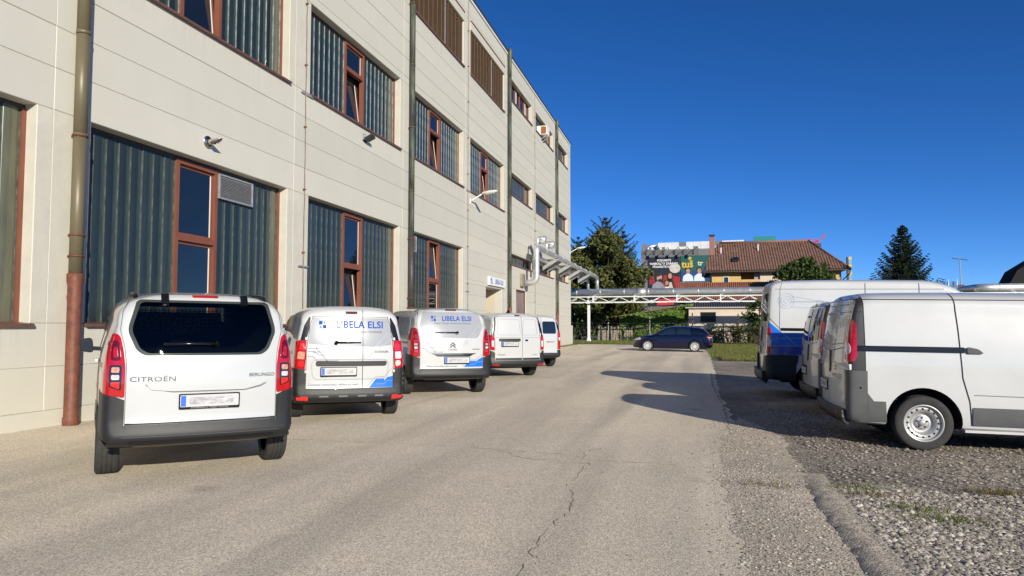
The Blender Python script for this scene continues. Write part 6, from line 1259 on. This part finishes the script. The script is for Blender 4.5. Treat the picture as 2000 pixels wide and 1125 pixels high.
# ---- small van with twin rear doors and side-hinged lamps
def twin_door_van(name, label, x, y, head, p, scale=1.0, paint=None):
    w = p['w']
    spec = dict(L=p.get('L', 4.36), r=.05, n=p.get('n', 3.1), crown=.06, fcrown=.22, kx=.94,
        st=[(0, p['h']-.06, w*.93, .38, .24), (.25, p['h']-.015, w*.955, .35, .24), (.7, p['h']-.005, w*.99, .31, .24), (1.2, p['h'], w, .30, .26), (2.2, p['h']-.01, w, .28, .28), (2.7, p['h']-.08, w, .28, .28), (3.15, p['h']-.36, w*.995, .28, .24), (3.5, 1.16, w*.985, .28, .2), (3.8, 1.06, w*.96, .28, .18), (4.1, .96, w*.90, .28, .2), (4.3, .80, w*.78, .3, .2), (4.36, .70, w*.62, .36, .15)],
        g=[(.25, .97), (.55, 1.0), (.95, 1.0), (1.15, .985), (1.45, .925), (1.65, .875), (1.85, .83)],
        lean=[(.3, -.02), (.45, -.035), (.58, 0.0), (.95, .0), (1.2, .02), (1.5, .07), (1.8, .14)])
    if p.get('L'):
        spec['st'] = [(a*p['L']/4.36 if a > 1.3 else a, *r_) for a, *r_ in spec['st']]
    c = Car(name, label, x, y, head, spec, paint or M_VAN, scale=scale, drop=p.get('drop', 0)); L = spec['L']
    c.wheels((p.get('ax', .75), p.get('ax', .75)+2.8), w-.125, p.get('R', .312), .195, p.get('wheel', 'dark'), .375); c.body()
    for sg in (-1, 1): c.mirror(2.95, 1.12, sg)
    for sg in (-1, 1):
        c.skin('side_window', rpoly([(2.30, 1.19), (3.20, 1.15), (2.9, 1.52), (2.78, p['h']-.24), (2.30, p['h']-.23)], .05), 'x', M_CGLASS, side=sg, off=.005)
        c.ribbon('door_gap', [(2.25, .42), (2.25, p['h']-.2)], 'x', M_SEAM, .008, side=sg); c.ribbon('door_gap', [(1.25, .6), (1.3, p['h']-.2)], 'x', M_SEAM, .008, side=sg)
        c.skin('slide_rail', [(.32, 1.05), (1.3, 1.05), (1.3, 1.085), (.32, 1.085)], 'x', M_BLK, side=sg, off=.005)
        c.skin('sill_trim', rpoly([(1.12, .30), (3.1, .30), (3.1, .5), (1.12, .5)], .03), 'x', M_PLAST, side=sg, off=.01); c.block('door_handle', 1.98, 2.16, 1.02, 1.06, 'x', M_BLK, .03, side=sg)
    return c
V2 = twin_door_van('white_van', 'white twin door van with grey wrap and LIBELA ELSI lettering, second from the left', -2.44, 10.55, 21.0, dict(w=.872, h=1.815, drop=.04), scale=.985)
c = V2
for sg in (-1, 1):
    F = lambda pts: [(sg*a, b) for a, b in pts]
    c.skin('bumper_corner', F([(.70, .30), (.70, .83), (.80, .845), (1.0, .87), (1.0, .30)]), 'y', M_PLAST, off=.012, thick=.02, lim={'y': (-1, .40)})
    c.skin('pillar_trim', F([(.672, 1.25), (.655, 1.45), (.615, 1.60), (.66, 1.625), (.735, 1.50), (.80, 1.25)]), 'y', M_BLK, off=.006, thick=.01, lim={'y': (-1, .35)})
    l = c.skin('tail_lamp', rpoly(F([(.71, .83), (.705, 1.0), (.69, 1.20), (.685, 1.265), (.80, 1.27), (.97, 1.20), (.97, .87)]), .025), 'y', M_RED, off=.014, thick=.02, lim={'y': (-1, .28)})
    c.skin('reversing_lens', rpoly(F([(.728, .985), (.722, 1.095), (.82, 1.10), (.83, .99)]), .02), 'y', M_AMBER if sg < 0 else M_CLEAR, l, .019, .008, lim={'y': (-1, .3)})
    c.skin('lamp_lens', rpoly(F([(.735, .865), (.73, .96), (.815, .965), (.82, .885)]), .03), 'y', M_REDB if sg < 0 else M_CLEAR, l, .019, .008, lim={'y': (-1, .3)})
    c.skin('lamp_lens', rpoly(F([(.72, 1.12), (.712, 1.22), (.79, 1.225), (.81, 1.125)]), .03), 'y', M_REDB, l, .019, .008, lim={'y': (-1, .3)})
    for zz in (1.29, .80): c.block('hinge', sg*.70-.018, sg*.70+.018, zz-.022, zz+.022, 'y', M_VAN, .035, r=.008)
    c.skin('reflector', rpoly(F([(.66, .40), (.66, .43), (.82, .435), (.82, .405)]), .01), 'y', M_REDB, off=.052, thick=.02, lim={'y': (-1, .3)})
    c.ribbon('door_gap', F([(.70, .545), (.70, 1.1), (.675, 1.3), (.645, 1.5), (.60, 1.635)]), 'y', M_SEAM, .008)
c.skin('bumper', rpoly([(-.71, .34), (.71, .34), (.71, .53), (-.71, .53)], .02), 'y', M_PLAST, off=.028, thick=.035, lim={'y': (-1, .4)})
c.skin('bumper_lip', rpoly([(-.86, .36), (.86, .36), (.82, .46), (-.82, .46)], .04), 'y', M_PLAST, off=.042, thick=.03, lim={'y': (-1, .3)})
for xx in (-.42, -.12, .18, .45): c.ribbon('bumper_slot', [(xx-.07, .435), (xx+.07, .435)], 'y', M_SEAMG, .012, off=.046)
c.skin('rear_panel_wrap', [(-.668, 1.22), (.668, 1.20), (.655, 1.40), (.60, 1.615), (-.60, 1.615), (-.655, 1.40)], 'y', M_WRAPG, off=.003, thick=0); c.skin('rear_panel_wrap', [(-.668, 1.22), (-.35, 1.19), (.35, 1.175), (.668, 1.20)], 'y', M_WRAPG, off=.003, thick=0)
c.ribbon('door_gap', [(.19, .54), (.19, 1.745)], 'y', M_SEAM, .008); c.ribbon('door_gap', [(-.70, .537), (.70, .537)], 'y', M_SEAM, .012); c.ribbon('door_gap', [(-.61, 1.632), (.61, 1.632)], 'y', M_SEAMG, .007)
c.ribbon('pressed_edge', rpoly([(-.60, .68), (.60, .68), (.62, .98), (-.62, .98)], .1, 5), 'y', M_WRAPG, .008, closed=True)
c.skin('grab_bar', rpoly([(-.545, .885), (.575, .885), (.585, .955), (-.555, .955)], .035), 'y', M_PLAST, off=.025, thick=.035)
c.skin('brake_light', rpoly([(-.09, 1.672), (.10, 1.672), (.10, 1.71), (-.09, 1.71)], .012), 'y', M_REDD, off=.012, thick=.02)
libela(c, 0.03, 1.505, 1.08); c.plate(-.19, .80, w=.52); c.wiper(-.24, .16, 1.235)
c.text('DACIA', .042, -.50, 1.095, 'y', M_BADGE, bold=.01, wx=1.5); c.text('DOKKER', .045, .50, 1.095, 'y', M_BADGE, bold=.01, wx=1.25); c.text('Celostne industrijske re\u0161itve po meri', .054, -.27, .60, 'y', M_INK, wx=.98)
circuit(c, -.68, 1.15, c.root); robot_arm(c, ((.615, 1.315), (.34, 1.10), .07), 'y', c.root)
c.skin('corner_wrap', [(.30, .548), (.55, .548), (.55, .69), (.42, .685)], 'y', M_WRAPB, off=.0035, thick=0); c.skin('corner_wrap', [(.55, .548), (.695, .548), (.695, .80), (.60, .70), (.55, .69)], 'y', M_WRAPB, off=.0035, thick=0)
c.ribbon('wrap_line', [(.25, .55), (.40, .705), (.55, .71), (.69, .85)], 'y', M_INK, .005); c.ribbon('wrap_line', [(.42, .60), (.55, .60), (.60, .65), (.69, .65)], 'y', M_WRAPG, .006, off=.006)

V4 = twin_door_van('white_van', 'plain white twin door van with black grab bar and oval badge, fourth from left', 0.17, 19.2, 28.0, dict(w=.905, h=1.82, L=4.5, ax=.80, R=.325, drop=.02))
c = V4
for sg in (-1, 1):
    F = lambda pts: [(sg*a, b) for a, b in pts]
    c.skin('bumper_corner', F([(.755, .30), (.755, .72), (.82, .76), (1.0, .80), (1.0, .30)]), 'y', M_PLAST, off=.012, thick=.02, lim={'y': (-1, .40)})
    c.skin('pillar_trim', F([(.76, 1.15), (.735, 1.40), (.675, 1.66), (.72, 1.69), (.80, 1.45), (.86, 1.15)]), 'y', M_BLK, off=.006, thick=.01, lim={'y': (-1, .4)})
    l = c.skin('tail_lamp', rpoly(F([(.77, .78), (.77, 1.16), (.86, 1.20), (1.0, 1.16), (1.0, .82)]), .02), 'y', M_RED, off=.014, thick=.02, lim={'y': (-1, .22)})
    c.skin('reversing_lens', rpoly(F([(.785, .88), (.785, 1.04), (.85, 1.05), (.85, .88)]), .012), 'y', M_CLEAR, l, .019, .008, lim={'y': (-1, .3)})
    c.skin('reflector', rpoly(F([(.62, .395), (.62, .42), (.84, .425), (.84, .40)]), .008), 'y', M_RED, off=.046, thick=.02, lim={'y': (-1, .3)})
    c.ribbon('door_gap', F([(.75, .50), (.755, 1.1), (.735, 1.4), (.67, 1.70)]), 'y', M_SEAM, .008)
    for zz in (1.22, .74): c.block('hinge', sg*.752-.02, sg*.752+.02, zz-.03, zz+.03, 'y', M_VAN, .03, r=.008)
c.skin('bumper', rpoly([(-.77, .31), (.77, .31), (.77, .50), (-.77, .50)], .02), 'y', M_PLAST, off=.035, thick=.04, lim={'y': (-1, .4)})
for a, b in ((-.735, .115), (.145, .735)): c.skin('lower_door_trim', rpoly([(a, .515), (b, .515), (b, .575), (a, .575)], .01), 'y', M_PLAST, off=.006, thick=.01)
c.ribbon('door_gap', [(.13, .51), (.13, 1.755)], 'y', M_SEAMG, .012); c.ribbon('door_gap', [(-.67, 1.705), (.67, 1.705)], 'y', M_SEAMG, .008); c.ribbon('pressed_edge', [(-.70, 1.13), (.09, 1.13)], 'y', M_WRAPG, .01); c.ribbon('pressed_edge', [(.17, 1.13), (.71, 1.13)], 'y', M_WRAPG, .01)
for a, b in ((-.62, .05), (.20, .62)): c.ribbon('pressed_edge', rpoly([(a-.07, 1.20), (b+.02, 1.20), (b, 1.63), (a, 1.63)], .06), 'y', M_WRAPG, .008, closed=True)
c.skin('grab_bar', rpoly([(-.63, 1.03), (.06, 1.03), (.06, 1.10), (-.63, 1.10)], .03), 'y', M_PLAST, off=.025, thick=.035); c.plate(-.28, .955, w=.50, h=.105)
c.skin('oval_badge', [(.27+.055*math.cos(a), 1.055+.026*math.sin(a)) for a in np.linspace(0, 2*PI, 17)[:-1]], 'y', mat('oval_blue', (.01, .02, .12), .2, var=.05), off=.01, thick=.015)
c.skin('brake_light', rpoly([(-.08, 1.72), (.09, 1.72), (.09, 1.745), (-.08, 1.745)], .01), 'y', M_BLK, off=.012, thick=.02); c.text('TRANSIT', .045, -.55, .66, 'y', M_BADGE, wx=1.3); c.text('CONNECT', .03, .56, .66, 'y', M_BADGE, wx=1.2)
an = MB(); an.add([(-.02, .55, 1.80), (.02, .55, 1.80), (.02, .75, 1.81), (-.02, .75, 1.81), (0, .60, 1.90), (0, .66, 1.90)], [(0, 1, 4), (1, 2, 5, 4), (2, 3, 5), (3, 0, 4, 5)]); an.build('roof_antenna', M_BLK, c.root)

V5 = twin_door_van('white_van', 'white van with two dark rear door windows, farthest in the left row', 0.93, 23.8, 24.0, dict(w=.90, h=1.80, R=.325))
c = V5
for sg in (-1, 1):
    F = lambda pts: [(sg*a, b) for a, b in pts]
    c.skin('bumper_corner', F([(.75, .30), (.75, .60), (1.0, .64), (1.0, .30)]), 'y', M_PLAST, off=.012, thick=.02, lim={'y': (-1, .40)})
    c.skin('pillar_trim', F([(.755, 1.2), (.74, 1.40), (.68, 1.64), (.72, 1.66), (.80, 1.45), (.85, 1.2)]), 'y', M_BLK, off=.006, thick=.01, lim={'y': (-1, .4)})
    l = c.skin('tail_lamp', rpoly(F([(.765, .62), (.765, 1.22), (.85, 1.26), (1.0, 1.20), (1.0, .66)]), .02), 'y', M_RED, off=.014, thick=.02, lim={'y': (-1, .30)})
    c.skin('reversing_lens', rpoly(F([(.79, .93), (.79, 1.03), (.86, 1.04), (.86, .93)]), .012), 'y', M_CLEAR, l, .019, .008, lim={'y': (-1, .3)})
    c.ribbon('door_gap', F([(.745, .50), (.75, 1.1), (.735, 1.4), (.67, 1.67)]), 'y', M_SEAM, .008)
c.skin('bumper', rpoly([(-.76, .31), (.76, .31), (.76, .50), (-.76, .50)], .02), 'y', M_PLAST, off=.035, thick=.04, lim={'y': (-1, .4)})
for a, b in ((-.70, .06), (.13, .70)): c.skin('rear_window', rpoly([(a, 1.16), (b, 1.16), (b-.03 if b > .3 else b, 1.58), (a+.05 if a < 0 else a, 1.58)], .07), 'y', M_CGLASSB, off=.005, thick=.01)
c.ribbon('door_gap', [(.095, .51), (.095, 1.74)], 'y', M_SEAMG, .012); c.skin('brake_light', rpoly([(-.2, 1.68), (-.02, 1.68), (-.02, 1.71), (-.2, 1.71)], .01), 'y', M_LAMPBLK, off=.012, thick=.02)
c.text('RENAULT', .06, .45, .88, 'y', M_BADGE, bold=.01, wx=1.25); c.skin('grab_bar', rpoly([(-.5, .93), (.05, .93), (.05, .99), (-.5, .99)], .03), 'y', M_PLAST, off=.02, thick=.03); c.plate(-.25, .80, w=.5)

# ---- panel vans on the gravel
def panel_van(name, label, x, y, head, window=False, txt=None, plate=None, scale=1.0):
    spec = dict(L=4.78, r=.05, n=3.4, crown=.06, fcrown=.2,
        st=[(0, 1.93, .945, .33, .26), (.25, 1.965, .95, .30, .26), (1.2, 1.975, .952, .28, .26), (2.6, 1.96, .952, .27, .28), (3.2, 1.90, .95, .27, .28), (3.6, 1.66, .945, .27, .24), (4.1, 1.20, .93, .27, .2), (4.4, 1.02, .88, .27, .2), (4.65, .85, .78, .28, .2), (4.78, .68, .6, .34, .15)],
        g=[(.25, .975), (.5, 1.0), (1.0, 1.0), (1.25, .985), (1.6, .935), (1.9, .88), (2.1, .86)],
        lean=[(.3, .0), (.55, .0), (.9, .0), (1.25, .02), (1.6, .07), (1.95, .16)])
    c = Car(name, label, x, y, head, spec, M_VAN2, 'vans parked on the gravel', scale=scale); c.wheels((.90, 3.98), .835, .335, .215, 'steel', .425); c.body()
    for sg in (-1, 1):
        F = lambda pts: [(sg*a, b) for a, b in pts]
        c.skin('pillar_trim', [(.02, .95), (.25, .95), (.25, 1.975), (.02, 1.975)], 'x', M_PLASTD, side=sg, off=.004, thick=.008, nmin=.32, lim={'y': (.0, .26)})
        c.ribbon('trim_joint', [(.06, 1.70), (.25, 1.70)], 'x', M_SEAM, .006, side=sg, off=.006)
        c.skin('bumper_corner', [(-.1, .33), (.27, .33), (.27, .96), (-.1, .96)], 'x', M_PLASTG, side=sg, off=.012, thick=.02, nmin=-.2, lim={'x': (.845, 1.1) if sg > 0 else (-1.1, -.845)}); c.skin('bumper_corner', [(.265, .33), (.485, .33), (.475, .585), (.265, .585)], 'x', M_PLASTG, side=sg, off=.012, thick=.02); c.skin('bumper_corner', [(.265, .584), (.34, .584), (.265, .69)], 'x', M_PLASTG, side=sg, off=.012, thick=.02)
        l = c.skin('tail_lamp', rpoly([(.0, 1.07), (.12, 1.07), (.155, 1.13), (.155, 1.54), (.125, 1.61), (.02, 1.63)], .03), 'x', M_RED, side=sg, off=.016, thick=.02, nmin=-.2, lim={'x': (.82, 1.1) if sg > 0 else (-1.1, -.82)})
        c.skin('reversing_lens', [(.055+.04*math.cos(a), 1.235+.08*math.sin(a)) for a in np.linspace(0, 2*PI, 15)[:-1]], 'x', M_CLEAR, l, side=sg, off=.024, thick=.01, nmin=-.2, lim={'x': (.82, 1.1) if sg > 0 else (-1.1, -.82)})
        for zz in (1.705, 1.0): c.block('hinge', .02, .095, zz-.037, zz+.037, 'x', M_VAN2, .03, side=sg, r=.012)
        c.skin('slide_rail', rpoly([(.14, 1.205), (1.36, 1.205), (1.36, 1.275), (.14, 1.275)], .02), 'x', M_BLK, side=sg, off=.012, thick=.02); c.ribbon('rail_groove', [(.2, 1.24), (1.34, 1.24)], 'x', M_SEAM, .012, side=sg, off=.014)
        c.skin('door_handle', rpoly([(1.38, 1.20), (1.56, 1.20), (1.50, 1.255), (1.38, 1.28)], .025), 'x', M_PLASTD, side=sg, off=.03, thick=.035)
        c.ribbon('door_gap', [(1.27, 1.97), (1.30, 1.5), (1.31, 1.24), (1.33, .9), (1.40, .62), (1.42, .33)], 'x', M_SEAM, .011, side=sg); c.ribbon('door_gap', [(.25, .95), (.25, 1.97)], 'x', M_SEAM, .008, side=sg, off=.006); c.ribbon('roof_gutter', [(.25, 1.86), (3.3, 1.85)], 'x', M_SEAM, .009, side=sg); c.ribbon('door_gap', rpoly([(2.05, .86), (2.25, .86), (2.25, 1.06), (2.05, 1.06)], .03), 'x', M_SEAMG, .007, side=sg, closed=True)
        c.ribbon('body_crease', [(1.45, .70), (2.6, .69)], 'x', M_SEAMG, .008, side=sg); c.ribbon('door_gap', [(2.75, .45), (2.75, 1.82)], 'x', M_SEAM, .009, side=sg)
        c.skin('side_trim', rpoly([(1.43, .335), (2.72, .335), (2.72, .55), (1.43, .55)], .015), 'x', M_PLASTG, side=sg, off=.014, thick=.02); c.skin('door_trim', rpoly([(2.78, .335), (3.5, .335), (3.5, .55), (2.78, .55)], .015), 'x', M_PLASTG, side=sg, off=.014, thick=.02)
        c.skin('cab_window', rpoly([(2.82, 1.18), (3.85, 1.14), (3.45, 1.60), (3.30, 1.72), (2.82, 1.74)], .05), 'x', M_CGLASS, side=sg, off=.005); c.block('fuel_sensor', .175, .20, .735, .76, 'x', M_BLK, .014, side=sg); c.mirror(3.75, 1.12, sg, M_PLAST, 1.2)
        sl = MB(); sl.box(min(sg*.86, sg*.94), max(sg*.86, sg*.94), 1.35, 3.5, .245, .275); sl.build('sill', M_VAN2, c.root)
    c.skin('rear_bumper', rpoly([(-.86, .30), (.86, .30), (.86, .46), (-.86, .46)], .03), 'y', M_PLAST, off=.065, thick=.08, lim={'y': (-1, .09)})
    for sg in (-1, 1): c.skin('reflector', rpoly([(sg*.62, .40), (sg*.70, .40), (sg*.70, .43), (sg*.62, .43)], .006), 'y', M_RED, off=.071, thick=.02)
    c.ribbon('door_gap', [(-.02, .49), (-.02, 1.92)], 'y', M_SEAM, .010); c.ribbon('door_crease', [(-.78, 1.25), (-.3, 1.20), (-.02, 1.18), (.3, 1.20), (.78, 1.25)], 'y', M_SEAMG, .008); c.ribbon('door_gap', [(-.74, 1.87), (.74, 1.87)], 'y', M_SEAMG, .008)
    for sg in (-1, 1): c.ribbon('door_gap', [(sg*.80, .49), (sg*.80, 1.2), (sg*.77, 1.6), (sg*.73, 1.88)], 'y', M_SEAM, .009)
    c.ribbon('door_crease', rpoly([(.08, 1.26), (.72, 1.30), (.66, 1.80), (.08, 1.80)], .06), 'y', M_SEAMG, .007, closed=True); c.ribbon('door_crease', rpoly([(-.72, 1.30), (-.10, 1.26), (-.10, 1.80), (-.66, 1.80)], .06), 'y', M_SEAMG, .007, closed=True)
    if window: c.skin('rear_window', rpoly([(.05, 1.24), (.74, 1.28), (.68, 1.83), (.05, 1.83)], .05), 'y', M_CGLASS, off=.008, thick=.012); c.skin('rear_window', rpoly([(-.74, 1.28), (-.09, 1.24), (-.09, 1.83), (-.68, 1.83)], .05), 'y', M_CGLASS, off=.008, thick=.012)
    c.skin('door_pull', [(.06+.045*math.cos(a), 1.04+.15*math.sin(a)) for a in np.linspace(0, 2*PI, 19)[:-1]], 'y', M_BLK, off=.016, thick=.02)
    c.skin('brake_light', rpoly([(-.10, 1.885), (.06, 1.885), (.06, 1.915), (-.10, 1.915)], .012), 'y', M_REDD, off=.012, thick=.02)
    c.skin('plate_recess', rpoly([(-.62, .62), (-.10, .62), (-.10, .80), (-.62, .80)], .03), 'y', M_BLK, off=.003, thick=0); c.plate(-.36, .70, w=.46, h=.11, txt=plate, smear=plate is None)
    if txt: c.text(txt, .075, .42, .86, 'y', M_BADGE, bold=.01, wx=1.1)
    e = c.ribbon('round_badge', [(.38+.05*math.cos(a), .99+.05*math.sin(a)) for a in np.linspace(0, 2*PI, 17)], 'y', M_BADGE, .014, off=.008); c.ribbon('round_badge_bar', [(.33, .985), (.43, .995)], 'y', M_BADGE, .014, off=.008)
    return c
V6 = panel_van('white_panel_van', 'white panel van with grey corner bumper and steel wheel, nearest on the right', 4.42, 9.77, -104.3, txt='VIVARO CDTI', plate='CE HK-071')
V7 = panel_van('white_panel_van', 'white panel van with rear door windows, between the nearest van and the blue wrapped one', 5.40, 12.80, -104.0, window=True)

# ---- tall wrapped van
spec = dict(L=4.96, r=.045, n=4.2, crown=.04, fcrown=.2,
    st=[(0, 2.45, 1.0, .40, .2), (.25, 2.50, 1.015, .38, .2), (1.5, 2.52, 1.02, .34, .2), (3.05, 2.51, 1.02, .32, .22), (3.5, 2.42, 1.02, .32, .24), (3.9, 2.15, 1.02, .32, .24), (4.35, 1.50, 1.0, .32, .2), (4.5, 1.30, .97, .32, .2), (4.75, 1.12, .9, .32, .2), (4.9, .9, .8, .34, .2), (4.96, .75, .68, .4, .15)],
    g=[(.3, .985), (.6, 1.0), (1.2, 1.0), (1.6, .98), (2.1, .93), (2.5, .90)], lean=[(.4, 0), (1.0, 0), (1.5, .02), (2.0, .05), (2.5, .10)])
V8 = Car('delivery_van', 'tall white delivery van with blue side wrap and a robot arm drawing', 5.62, 15.78, -104.6, spec, M_VAN2, 'vans parked on the gravel'); c = V8
c.wheels((1.0, 4.0), .88, .345, .225, 'steel', .43); c.body()
for sg in (-1, 1):
    F = lambda pts: [(sg*a, b) for a, b in pts]
    c.skin('side_cladding', [(.0, .38), (.60, .38), (.60, .91), (.0, .91)], 'x', M_PLAST, side=sg, off=.012, thick=.02, nmin=-.1, lim={'y': (.03, 1)}); c.skin('side_cladding', [(.59, .56), (.62, .74), (.70, .90), (.59, .91)], 'x', M_PLAST, side=sg, off=.0125, thick=.02)
    [c.skin('side_wrap', pp, 'x', mm, side=sg, off=.004, thick=0, nmin=.2, lim={'y': (.03, 5)}) for pp, mm in (([(.02, .915), (4.3, .915), (4.3, 1.09), (.02, 1.09)], M_WRAPB2), ([(1.0, .915), (1.5, .78), (4.3, .78), (4.3, .915)], M_WRAPB2), ([(.02, 1.10), (4.3, 1.10), (4.3, 1.37), (.02, 1.37)], M_WRAPB), ([(.02, 1.37), (.33, 1.37), (.02, 1.64)], M_WRAPB))]
    c.ribbon('wrap_line', [(.20, 1.095), (.95, 1.095), (1.15, .96)], 'x', M_WRAPG, .012, side=sg, off=.006); c.ribbon('wrap_line', [(.2, 1.26), (.72, 1.26), (.9, 1.13)], 'x', M_WRAPG, .01, side=sg, off=.006); c.ribbon('wrap_line', [(.36, 1.35), (.6, 1.11)], 'x', M_WRAPG, .012, side=sg, off=.006); c.ribbon('wrap_line', [(.06, 1.70), (.30, 1.44)], 'x', M_INK, .010, side=sg)
    c.skin('slide_rail', [(.30, 1.415), (2.0, 1.415), (2.0, 1.475), (.30, 1.475)], 'x', M_BLK, side=sg, off=.012, thick=.02)
    l = c.skin('tail_lamp', rpoly([(.0, .93), (.12, .93), (.12, 1.42), (.07, 1.50), (.0, 1.56)], .02), 'x', M_RED, side=sg, off=.018, thick=.03, nmin=-.5, lim={'x': (.83, 1.2) if sg > 0 else (-1.2, -.83)})
    c.skin('reversing_lens', [(.04, 1.08), (.10, 1.08), (.10, 1.20), (.07, 1.32), (.04, 1.32)], 'x', M_CLEAR, l, side=sg, off=.024, thick=.01, nmin=-.5, lim={'x': (.86, 1.2) if sg > 0 else (-1.2, -.86)})
    c.ribbon('door_gap', [(.26, .92), (.30, 2.3), (.34, 2.44)], 'x', M_SEAMG, .008, side=sg); c.ribbon('door_gap', [(1.95, .45), (1.95, 2.42)], 'x', M_SEAM, .010, side=sg); c.ribbon('door_gap', [(2.95, .45), (2.95, 2.42)], 'x', M_SEAM, .010, side=sg); c.ribbon('pressed_edge', [(.5, 2.03), (1.9, 2.03)], 'x', M_WRAPG, .012, side=sg); c.ribbon('roof_gutter', [(.2, 2.30), (3.4, 2.30)], 'x', M_SEAMG, .008, side=sg)
    c.skin('cab_window', rpoly([(3.05, 1.55), (4.1, 1.5), (3.75, 2.05), (3.05, 2.05)], .05), 'x', M_CGLASS, side=sg, off=.005); c.mirror(3.95, 1.5, sg, M_PLAST, 1.6)
    for zz in (1.75, .98): c.block('hinge', .03, .09, zz-.03, zz+.03, 'x', M_PLASTG, .03, side=sg)
    c.skin('corner_step', rpoly(F([(.62, .42), (1.02, .42), (1.02, .88), (.80, .88), (.62, .62)]), .02), 'y', M_PLAST, off=.05, thick=.06, lim={'y': (-1, .15)})
    c.skin('rear_window', rpoly(F([(.08, 1.62), (.78, 1.62), (.74, 2.22), (.08, 2.22)]), .05), 'y', M_CGLASSB, off=.006, thick=.01)
c.skin('rear_bumper', rpoly([(-.95, .40), (.95, .40), (.95, .56), (-.95, .56)], .02), 'y', M_PLAST, off=.12, thick=.14, lim={'y': (-1, .15)}); c.ribbon('door_gap', [(0, .58), (0, 2.42)], 'y', M_SEAM, .010); c.plate(-.35, 1.0, w=.5)
c.skin('door_handle', rpoly([(.05, 1.18), (.15, 1.18), (.15, 1.5), (.05, 1.5)], .03), 'y', M_BLK, off=.02, thick=.03)
e = empty('robot_arm_print', (0, 0, 0), 0, c.root); robot_arm(c, ((.42, 2.05), (1.75, 1.88), .16), 'x', e, .012, 1, mat('print_pale_blue', (.38, .46, .58), .5, var=.05))

# ---- estate car
spec = dict(L=4.56, r=.06, n=2.5, crown=.10, fcrown=.35,
    st=[(0, .93, .84, .24, .26), (.12, 1.0, .868, .23, .28), (.35, 1.22, .89, .22, .32), (.52, 1.345, .897, .21, .36), (.9, 1.41, .90, .19, .38), (1.6, 1.455, .90, .18, .40), (2.2, 1.45, .90, .18, .40), (2.6, 1.385, .90, .18, .40), (3.0, 1.18, .90, .18, .30), (3.35, .985, .895, .18, .2), (3.7, .925, .885, .18, .18), (4.1, .845, .86, .18, .18), (4.4, .73, .79, .2, .2), (4.5, .65, .72, .2, .2), (4.56, .52, .62, .25, .12)],
    g=[(.15, .95), (.35, .985), (.6, 1.0), (.85, .985), (.95, .955), (1.2, .865), (1.5, .76)], lean=[(.2, .06), (.4, .0), (.6, .0), (.85, .03), (1.0, .05), (1.5, .05)])
CX, CY = W(34.75, 9.66)[:2]
V9 = Car('estate_car', 'dark navy blue estate car parked facing the far end of the factory', CX, CY, 75.4, spec, M_NAVY, 'parked estate car', 'car'); c = V9
c.root.pop('group', None) if hasattr(c.root, 'pop') else None
c.wheels((1.02, 3.65), .79, .315, .205, 'hubcap', .365); c.body()
for sg in (-1, 1):
    c.skin('front_door_window', rpoly([(2.08, .965), (3.12, .945), (2.95, 1.06), (2.62, 1.27), (2.45, 1.325), (2.10, 1.345)], .03), 'x', M_CGLASSB, side=sg, off=.004); c.skin('rear_door_window', rpoly([(1.22, .97), (2.0, .965), (2.0, 1.345), (1.28, 1.335)], .04), 'x', M_CGLASSB, side=sg, off=.004); c.skin('quarter_window', rpoly([(.50, 1.02), (1.14, .975), (1.18, 1.325), (.72, 1.27)], .05), 'x', M_CGLASS, side=sg, off=.004)
    for pts in ([(2.04, .30), (2.04, 1.36)], [(1.15, .95), (1.10, .75), (1.28, .45)], [(3.15, .93), (3.2, .6), (3.1, .3)]): c.ribbon('door_gap', pts, 'x', M_SEAM, .008, side=sg)
    for y0 in (2.12, 1.25): c.block('door_handle', y0, y0+.2, .83, .86, 'x', M_NAVY, .03, side=sg)
    c.ribbon('body_crease', [(.35, .80), (3.4, .78)], 'x', M_SEAM, .006, side=sg)
    c.skin('head_lamp', rpoly([(4.02, .67), (4.42, .60), (4.45, .69), (4.08, .79)], .02), 'x', M_CLEAR, side=sg, off=.008, thick=.015, nmin=-.2); c.skin('tail_lamp', rpoly([(.02, .80), (.34, .82), (.30, .95), (.04, .93)], .02), 'x', M_RED, side=sg, off=.008, thick=.015, nmin=-.2); c.skin('lamp_band', [(.03, .80), (.31, .815), (.31, .845), (.03, .835)], 'x', M_CLEAR, side=sg, off=.012, thick=.01, nmin=-.2)
    rl = MB(); rl.tube(bend([(sg*.58, .75, 1.40), (sg*.60, .85, 1.445), (sg*.61, 2.2, 1.485), (sg*.60, 2.35, 1.45)], .05), .014, 6); rl.build('roof_rail', M_BLK, c.root); c.mirror(2.95, .93, sg, M_NAVY, .9)
    c.skin('reflector', rpoly([(.0, .46), (.2, .46), (.2, .49), (.0, .49)], .008), 'x', M_RED, side=sg, off=.01, thick=.012, nmin=-.2); c.skin('sill_trim', [(1.45, .19), (3.25, .19), (3.25, .27), (1.45, .27)], 'x', M_BLK, side=sg, off=.006); c.skin('bumper_lower', [(4.05, .2), (4.6, .2), (4.6, .45), (4.2, .42)], 'x', M_BLK, side=sg, off=.006, nmin=-.2)
c.skin('rear_window', rpoly([(-.60, 1.02), (.60, 1.02), (.52, 1.30), (-.52, 1.30)], .05), 'y', M_CGLASS, off=.005); c.plate(0, .70, w=.5)
c.skin('windscreen', [(-.62, 2.66), (.62, 2.66), (.70, 3.28), (-.70, 3.28)], 'z', M_CGLASSB, off=.004)
